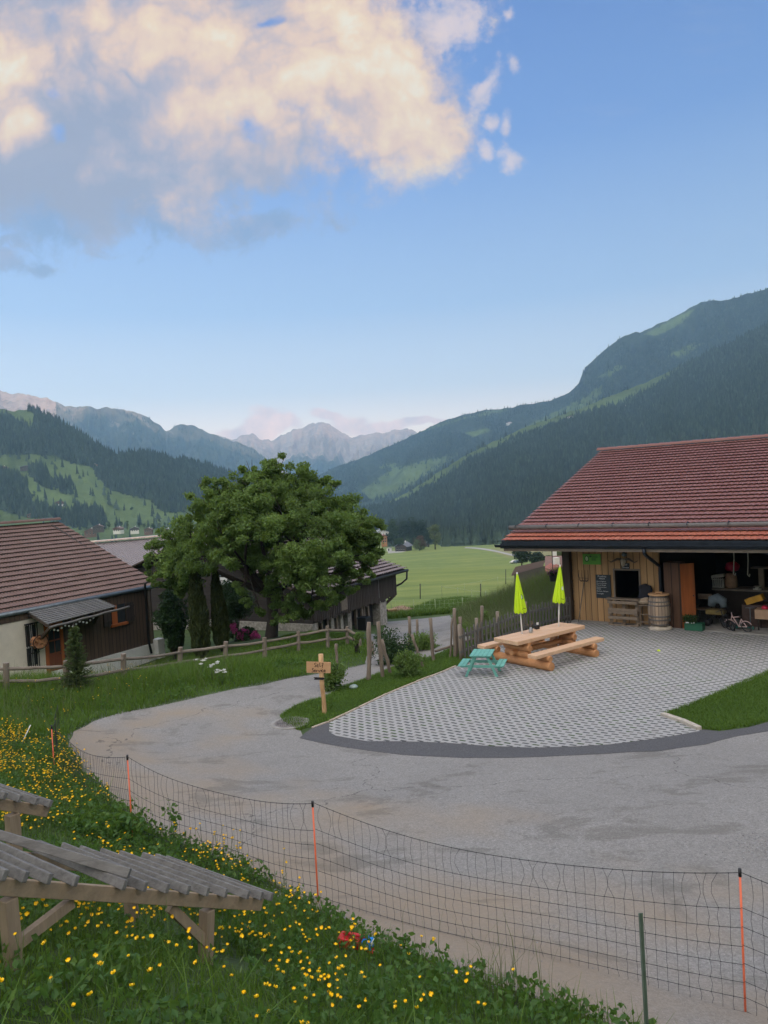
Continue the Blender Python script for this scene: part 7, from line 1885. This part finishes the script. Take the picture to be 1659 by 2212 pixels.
g = fieldp(1052, 1312); o = thing('gate_post', 'short square wooden post with a brown box at the field corner', 'post', tuple(g)); mb = MB(); mb.box(g+UZ*.15, (.14,.14,.5)); mb.build('post', M_RAILZ, o, bevel=.02); mb = MB(); mb.box(g+UZ*.26+Vector((.06,-.09,0)), (.14,.06,.22)); mb.build('box', M_ORW, o)
# heap of stripped bark by the road
g = fieldp(868, 1328); o = thing('bark_heap', 'long low heap of brown bark mulch beside the far road', 'heap', tuple(g)); mb = MB(); r = np.random.default_rng(4)
n = 26; vs = []; fs = []
for i in range(n):
    for k in range(9):
        a = math.pi*k/8; t = i/(n-1); w_ = .8*math.sin(math.pi*min(1, max(.03, t)))**.4; e = fieldp(838+62*t, 1329-3*t)
        vs.append((e.x, e.y+w_*math.cos(a), e.z-.05+w_*.75*math.sin(a)*(1+r.normal(0, .1))))
for i in range(n-1):
    for k in range(8): fs.append((i*9+k, (i+1)*9+k, (i+1)*9+k+1, i*9+k+1))
mb.add(vs, fs, 0, False); mb.build('heap', simple('bark_mulch', (.26,.18,.12), .95, var=.4, scale=9, bump=1), o)
# the calf half hidden by the stone pier
g = fieldp(848, 1333); X = Vector((-.93,-.36,0)); Yc = Vector((.36,-.93,0))
def skin_body(name, bones, rad, mt, origin):
    me = bpy.data.meshes.new(name); me.from_pydata([tuple(Vector(b)-Vector(origin)) for b in bones[0]], bones[1], []); ob = bpy.data.objects.new(name, me); col.objects.link(ob)
    m1 = ob.modifiers.new('skin', 'SKIN'); sv = me.skin_vertices[0].data
    for i, r_ in enumerate(rad): sv[i].radius = (r_, r_)
    sv[1].use_root = True
    ob.modifiers.new('sub', 'SUBSURF').levels = 1; ob.modifiers['sub'].render_levels = 1
    dg = bpy.context.evaluated_depsgraph_get(); me2 = bpy.data.meshes.new_from_object(ob.evaluated_get(dg)); bpy.data.objects.remove(ob)
    for p in me2.polygons: p.use_smooth = True
    me2.materials.clear(); me2.materials.append(mt); o2 = bpy.data.objects.new(name, me2); col.objects.link(o2); o2.location = origin; o2['_o'] = tuple(origin); return o2
o = thing('sheep', 'small shaggy brown sheep with a dark head and pale back by the stone pier', 'sheep', tuple(g))
def q(x, y, z): return g+(X*x+Yc*y+UZ*z)*.52
B_ = [q(-.55,0,.78), q(-.2,0,.80), q(.25,0,.80), q(.5,0,.85), q(.72,0,.98), q(.9,0,.95), q(1.08,0,.86),
      q(-.55,.14,.5), q(-.62,.14,.28), q(-.58,.14,.02), q(-.55,-.14,.5), q(-.62,-.14,.28), q(-.58,-.14,.02),
      q(.38,.14,.5), q(.38,.14,.28), q(.38,.14,.02), q(.38,-.14,.5), q(.38,-.14,.28), q(.38,-.14,.02)]
E_ = [(0,1),(1,2),(2,3),(3,4),(4,5),(5,6),(0,7),(7,8),(8,9),(0,10),(10,11),(11,12),(2,13),(13,14),(14,15),(2,16),(16,17),(17,18)]
RD = [x*.52 for x in (.24,.29,.28,.22,.16,.15,.08,.11,.07,.055,.11,.07,.055,.10,.065,.05,.10,.065,.05)]
m_, nc, bc_ = new_mat('shaggy_coat'); sp = N(nc, 'ShaderNodeSeparateXYZ'); tcx = N(nc, 'ShaderNodeTexCoord'); nc.links.new(tcx.outputs['Object'], sp.inputs[0])
dx = N(nc, 'ShaderNodeVectorMath', operation='DOT_PRODUCT'); dx.inputs[1].default_value = tuple(X); nc.links.new(tcx.outputs['Object'], dx.inputs[0])
head = math_(nc, 'GREATER_THAN', dx.outputs['Value'], .33); bk_ = math_(nc, 'MULTIPLY', math_(nc, 'SUBTRACT', sp.outputs[2], .46), 8, clamp=True)
ccc = mixc(nc, bk_, (.20,.12,.055), (.50,.38,.24)); ccc = mixc(nc, head, ccc, (.025,.015,.012)); nc.links.new(ccc, bc_.inputs['Base Color']); bc_.inputs['Roughness'].default_value = .95; bump_(nc, bc_, noise_(nc, coords(nc), 25), .8, .03)
bo_ = skin_body('body', (B_, E_), RD, m_, g); bo_.parent = o; bo_.location = (0,0,0)
for s_ in (-1, 1): mb = MB(); c = q(.86, s_*.17, 1.02); mb.ball(c, .037, 8, 0, (.8,1.4,.6)); mb.build('ear', simple('dark_ear', (.03,.02,.015), .9), o)
mb = MB(); mb.tube([q(-.78,0,.85), q(-.86,0,.6), q(-.84,0,.35)], [.016,.01,.018], 6); mb.build('tail', m_, o)

# houses: walls, overhanging gable roof, windows
M_WD = [simple('house_brown_timber', (.13,.07,.045), .8), simple('house_dark_timber', (.07,.05,.04), .8), simple('house_white_wall', (.62,.60,.56), .8, var=.06), simple('house_orange_timber', (.36,.17,.07), .8)]
M_RF = [simple('house_brown_roof', (.17,.10,.085), .7), simple('house_grey_roof', (.17,.17,.18), .6), simple('house_red_roof', (.30,.11,.08), .7), simple('house_white_roof', (.62,.64,.66), .5)]
def house(name, label, base, w, d, h, rise, yaw, wm, rm, cat='house', group=None, low=None, chimney=True, nwin=3, over=.8):
    base = Vector(base); o = thing(name, label, cat, tuple(base), group); X = Vector((math.cos(yaw), math.sin(yaw), 0)); Y = Vector((-X.y, X.x, 0))
    lo = base-UZ*3
    mb = MB(); z1 = base+UZ*h
    mb.prism([lo-X*w/2-Y*d/2, lo+X*w/2-Y*d/2, z1+X*w/2-Y*d/2, z1-Y*d/2+UZ*rise, z1-X*w/2-Y*d/2], Y*d); mb.build('wall', M_WD[wm], o)
    if low is not None: mb = MB(); c = base+UZ*(h*.16-1.5); mb.box(c, (w+.12, d+.12, h*.32+3), ax=(X, Y, UZ)); mb.build('ground_floor', M_WD[low], o)
    mb = MB(); sl = rise/(w/2)
    for s_ in (-1, 1):
        e = z1+X*(s_*(w/2+over))-UZ*(sl*over)+UZ*.1; r0 = z1+UZ*(rise+.12); mb.prism([e-Y*(d/2+over), r0-Y*(d/2+over), r0+Y*(d/2+over), e+Y*(d/2+over)], UZ*.22)
    rf = mb.build('roof', M_RF[rm], o)
    if chimney: mb = MB(); c = z1+UZ*(rise*.9)+X*w*.12+Y*d*.15; mb.box(c+UZ*.4, (.7,.7,1.6), ax=(X, Y, UZ)); mb.build('chimney', M_WD[2], rf)
    k = 0
    for side, n_, ln_ in ((-1, -Y, X), (0, -X, Y)):
        W__ = w if side else d; D__ = d if side else w
        for zf_ in (.22, .62):
            for i in range(nwin):
                c = base+n_*(D__/2+.07)+ln_*((i+.5)/nwin-.5)*W__*.8+UZ*(h*zf_); mb = MB(); mb.box(c, (.9, .06, 1.0), ax=(ln_, n_, UZ)); wi = mb.build('window', M_GLASSD, o)
                mb = MB(); mb.box(c-UZ*.56, (1.1,.12,.1), ax=(ln_, n_, UZ)); mb.build('sill', M_WD[2], wi)
    return o
def onsurf(Vg, u, v):
    p = Vg.reshape(-1, 3); a, b, z = proj_np(p); k = np.argmin((a-u)**2+(b-v)**2); q = Vector(p[k]); t_ = P(u, v, q.y); return Vector((t_.x, t_.y, t_.z))
HG = 'chalets across the left side of the valley'
for (u, v, wpx, wm, rm, low, yaw, lab) in ((204,1009,13,3,2,2,.3,'lone orange fronted chalet on the meadow edge between two woods'),(59,1013,26,1,1,None,.1,'long low grey roofed barn high on the left meadow'),(8,1015,15,0,0,2,.2,'brown chalet cut off by the left edge, high on the meadow'),(129,1091,17,0,0,2,.4,'white walled chalet alone in the middle of the left meadow'),(67,1116,13,0,0,None,.2,'small brown chalet just above the brown tiled roof')):
    b = onsurf(VL2, u, v); w_ = wpx/F*b.y; house('chalet', lab, b, w_, w_*.8 if wpx < 20 else w_*.4, w_*.35 if wpx < 20 else w_*.18, w_*.2 if wpx < 20 else w_*.1, yaw, wm, rm, low=low, group=HG)
for (u, v, wpx, wm, rm, low, yaw, lab) in ((196,1154,24,0,0,None,.3,'brown roofed chalet right beside the rake of the brown tiled barn roof'),(213,1144,20,1,0,None,.2,'dark chalet second from the left in the row on the valley floor'),(256,1147,17,0,0,2,-.2,'brown chalet with pale ground floor left of centre in the valley row'),(291,1147,17,1,1,2,.3,'grey roofed dark chalet in the middle of the valley row'),(321,1149,16,0,0,None,.1,'reddish brown chalet right of centre in the valley row'),(362,1150,16,0,1,2,-.1,'grey roofed chalet at the right end of the valley row, near the tree')):
    y = 760; p = P(u, v, y); b = Vector((p.x, y, p.z)); w_ = wpx/F*y; house('chalet', lab, b, w_, w_*.85, w_*.32, w_*.2, yaw, wm, rm, low=low, group=HG)
for (u, v, wpx, Vg, lab) in ((1100,918,11,VR1,'small pale chalet high on the upper right slope, leftmost of three'),(1233,906,12,VR2,'small chalet on the green band of the right slope, middle of three'),(1351,881,8,VR2,'tiny hut on the green band of the right slope, rightmost of three')):
    b = onsurf(Vg, u, v); w_ = wpx/F*b.y; house('chalet', lab, b+UZ*1, w_, w_*.7, w_*.35, w_*.2, .4, 2, 0, group='chalets on the right slope')
# hamlet beyond the field
b = GP(872, 1190); y = b.y; s_ = y/F
print('FARM Y', y)
house('farmhouse', 'dark timber farmhouse with a broad grey roof at the far edge of the field', b, 26*s_, 30*s_, 11*s_, 8*s_, -.45, 1, 1, low=None, nwin=4, over=3*s_)
o = house('garage', 'small pale garage left of the dark farmhouse', GP(841,1190), 9*s_, 8*s_, 6*s_, 1.2*s_, -.3, 2, 1, chimney=False, nwin=1, over=.2)
b2 = P(823, 1158, y*1.25); house('factory_hall', 'large hall with a pale curved roof behind the tree edge', b2, 30*s_*1.25, 26*s_, 8*s_*1.2, 7*s_*1.2, .3, 2, 3, cat='hall', chimney=False, nwin=4)
house('village_house', 'pink walled house with a red roof between the hall and the farmhouse', P(830, 1172, y*1.08), 12*s_, 10*s_, 14*s_, 4*s_, .2, 3, 2, nwin=2)
house('field_shed', 'small grey roofed open shed right of the far trees', GP(923, 1181), 9*s_, 8*s_, 9*s_, 3*s_, .2, 1, 1, chimney=False, nwin=1)
y3 = 120
house('low_house', 'house with a grey brown roof at the right end of the field behind the parasols', P(1203, 1226, y3), 40/F*y3, 26/F*y3, 8/F*y3, 13/F*y3, 1.3, 1, 0, nwin=2)
house('low_house', 'pinkish roofed low house half hidden behind the rough grass slope', P(1200, 1240, 95), 34/F*95, 20/F*95, 7/F*95, 9/F*95, .25, 1, 2, nwin=2)
o = thing('timber_lean_to', 'long low dark timber roof slanting behind the left parasol', 'shed', tuple(P(1105,1250,70))); a = P(1105, 1240, 66); b = P(1172, 1222, 84); mb = MB(); mb.prism([a, b, b+Vector((.8,2.4,.35)), a+Vector((.8,2.4,.35))], -UZ*.18); mb.build('roof', M_RF[0], o)
mb = MB(); ga = Vector((a.x+.3, a.y+.4, G(a.x, a.y)-.2)); gb = Vector((b.x+.3, b.y+.4, G(b.x, b.y)-.2)); mb.prism([ga, gb, Vector((gb.x, gb.y, b.z-.1)), Vector((ga.x, ga.y, a.z-.1))], Vector((.1,.2,0))); mb.build('wall', M_WD[1], o)
for k, (u, lab) in enumerate(((1112,'small white parked car on the far field edge, left of the grey car'),(1119.5,'small grey parked car right of the white car on the far field edge'))):
    g = GP(u, 1217.5); o = thing('parked_car', lab, 'car', tuple(g), 'cars parked beyond the field'); L_c = 4.0; mb = MB(); X = Vector((.95,.3,0)).normalized(); Y = Vector((-X.y, X.x, 0))
    c = g+UZ*.55; pr = [(-2,.0),(-2,.35),(-1.3,.45),(-.8,.95),(.7,.95),(1.2,.45),(2,.35),(2,0)]; mb.prism([c+X*a-Y*.8+UZ*b for a, b in pr], Y*1.6); mb.build('body', M_WD[2] if k == 0 else M_GUTG, o, bevel=.08)
    mb = MB(); mb.prism([c+X*a-Y*.82+UZ*b for a, b in ((-1.15,.48),(-.75,.86),(.65,.86),(1.0,.48))], Y*1.64); mb.build('window', M_GLASSD, o)
    for a in (-1.25, 1.25):
        for s2 in (-1, 1): mb = MB(); mb.lathe(g+X*a+Y*(s2*.75)+UZ*.32, [(.32,-.1),(.32,.1)], 16, axis=Y); mb.build('wheel', M_BLACK, o)
# broad leaved trees at middle distance
M_FT = [foliage('far_leaf_green', (.045,.075,.03), .45, .8, trans=.1, nscale=.2), foliage('far_leaf_dark', (.028,.05,.03), .45, .8, trans=.05, nscale=.2), foliage('far_leaf_pale', (.12,.15,.06), .4, .8, trans=.1, nscale=.2), foliage('far_leaf_copper', (.12,.075,.05), .4, .8, trans=.1, nscale=.2)]
def ftree(name, label, base, w, h, mt, group=None, seed=1, n=1500, shape=1.0, lsz=None):
    base = Vector(base); o = thing(name, label, 'tree', tuple(base), group); r = np.random.default_rng(seed); C = []
    k = 16
    for i in range(k):
        t = r.uniform(.2, .9); rad = w*.5*math.sin(math.pi*min(.97, t*.85+.12))**shape; a = r.uniform(0, 6.28); q_ = rad*r.uniform(.2, .65)
        C.append(blob_pts(r, np.array(base)+np.array([math.cos(a)*q_, math.sin(a)*q_, t*h]), w*r.uniform(.16, .27), n//k, .4, 1.0))
    C = np.concatenate(C); C[:, 2] = np.clip(C[:, 2], base.z+.05*h, base.z+h*1.02); leaves('crown', C, lsz or w*.07, M_FT[mt], o, seed, .2, .6)
    mb = MB(); mb.tube([base-UZ*2, base+UZ*h*.6], [w*.045, w*.015], 6); mb.build('trunk', M_BARK, o)
FT = [(850,1164,22,38,0,'tall thin leafed tree with a pale trunk left of the dark grove',1.3),(873,1166,26,36,1,'leftmost broad dark tree of the grove behind the farmhouse',1),(893,1167,30,44,1,'middle and tallest dark tree of the grove behind the farmhouse',1),(913,1168,26,40,1,'rightmost dark tree of the grove behind the farmhouse',1),(940,1182,25,44,2,'pale green drooping tree at the right end of the grove',.7),(909,1182,20,22,3,'copper brown round bush behind the pale bush',.7),(906,1187,21,19,2,'pale yellow green bush beside the farmhouse',.7),(862,1176,18,12,0,'low green bush on the bank behind the farmhouse',.6),(845,1170,22,14,1,'low dark hedge bush right of the village house',.6),(925,1176,14,22,1,'dark tree behind the small grey shed',.9)]
for i, (u, vb, w_, h_, mt, lab, shp) in enumerate(FT):
    g = P(u, vb, y*(1.1 if vb < 1175 else .99)); ftree('field_tree', lab, g, 1.45*w_/F*g.y, 1.1*h_/F*g.y, mt, 'trees around the far farmhouse', 60+i, 2600, shp)
for i, (u, vb, w_, h_, mt, yy, lab) in enumerate(((1127,1216,38,28,1,150,'big dark round tree seen under the left end of the eave'),(1163,1216,34,22,1,155,'second dark tree right of the round one under the eave'),(1208,1214,30,22,2,150,'pale green bush tree beside the corner post of the shed'),(1185,1218,16,18,1,140,'narrow dark tree between the two pale houses under the eave'))):
    g = P(u, vb, yy); ftree('field_tree', lab, g, 1.3*w_/F*yy, h_/F*yy, mt, 'trees at the right end of the field', 90+i, 2600, .6)
r = random.Random(8); k = 0
spots = [(235,1140,12,14),(262,1139,10,13),(275,1140,10,16),(300,1141,11,15),(330,1142,12,13),(345,1141,10,22),(372,1142,12,20),(384,1144,12,18),(312,1142,9,12),(225,1143,9,12),(285,1102,9,7),(313,1077,10,8),(216,1108,9,8),(74,1074,9,14),(108,1056,12,14),(250,1141,9,12),(356,1143,9,15),(395,1146,11,18)]
side_ = {}
for i, (u, vb, w_, h_) in enumerate(spots):
    yy = 800; g = P(u, vb, yy) if vb > 1130 else onsurf(VL2, u, vb)
    ftree('valley_tree', 'round tree in the row behind the valley chalets' if vb > 1130 else 'small tree standing alone on the open left meadow', g, w_/F*g.y, h_/F*g.y, i % 2, 'round trees in the row behind the valley chalets' if vb > 1130 else 'scattered trees on the left meadow', 120+i, 420, .8, w_/F*g.y*.13)
pth = sheet('path', [p.to_2d() for p in [GP(u, v) for u, v in FPATH]], .06, simple('pale_track', (.34,.33,.31), .9), step=4, skirt=.3) ; tag(pth, kind='structure')
pth = sheet('path', [p.to_2d() for p in [GP(u, v) for u, v in ((838,1190),(880,1190),(870,1193),(845,1198),(838,1196))]], .06, bpy.data.materials['pale_track'], step=4, skirt=.3); tag(pth, kind='structure')
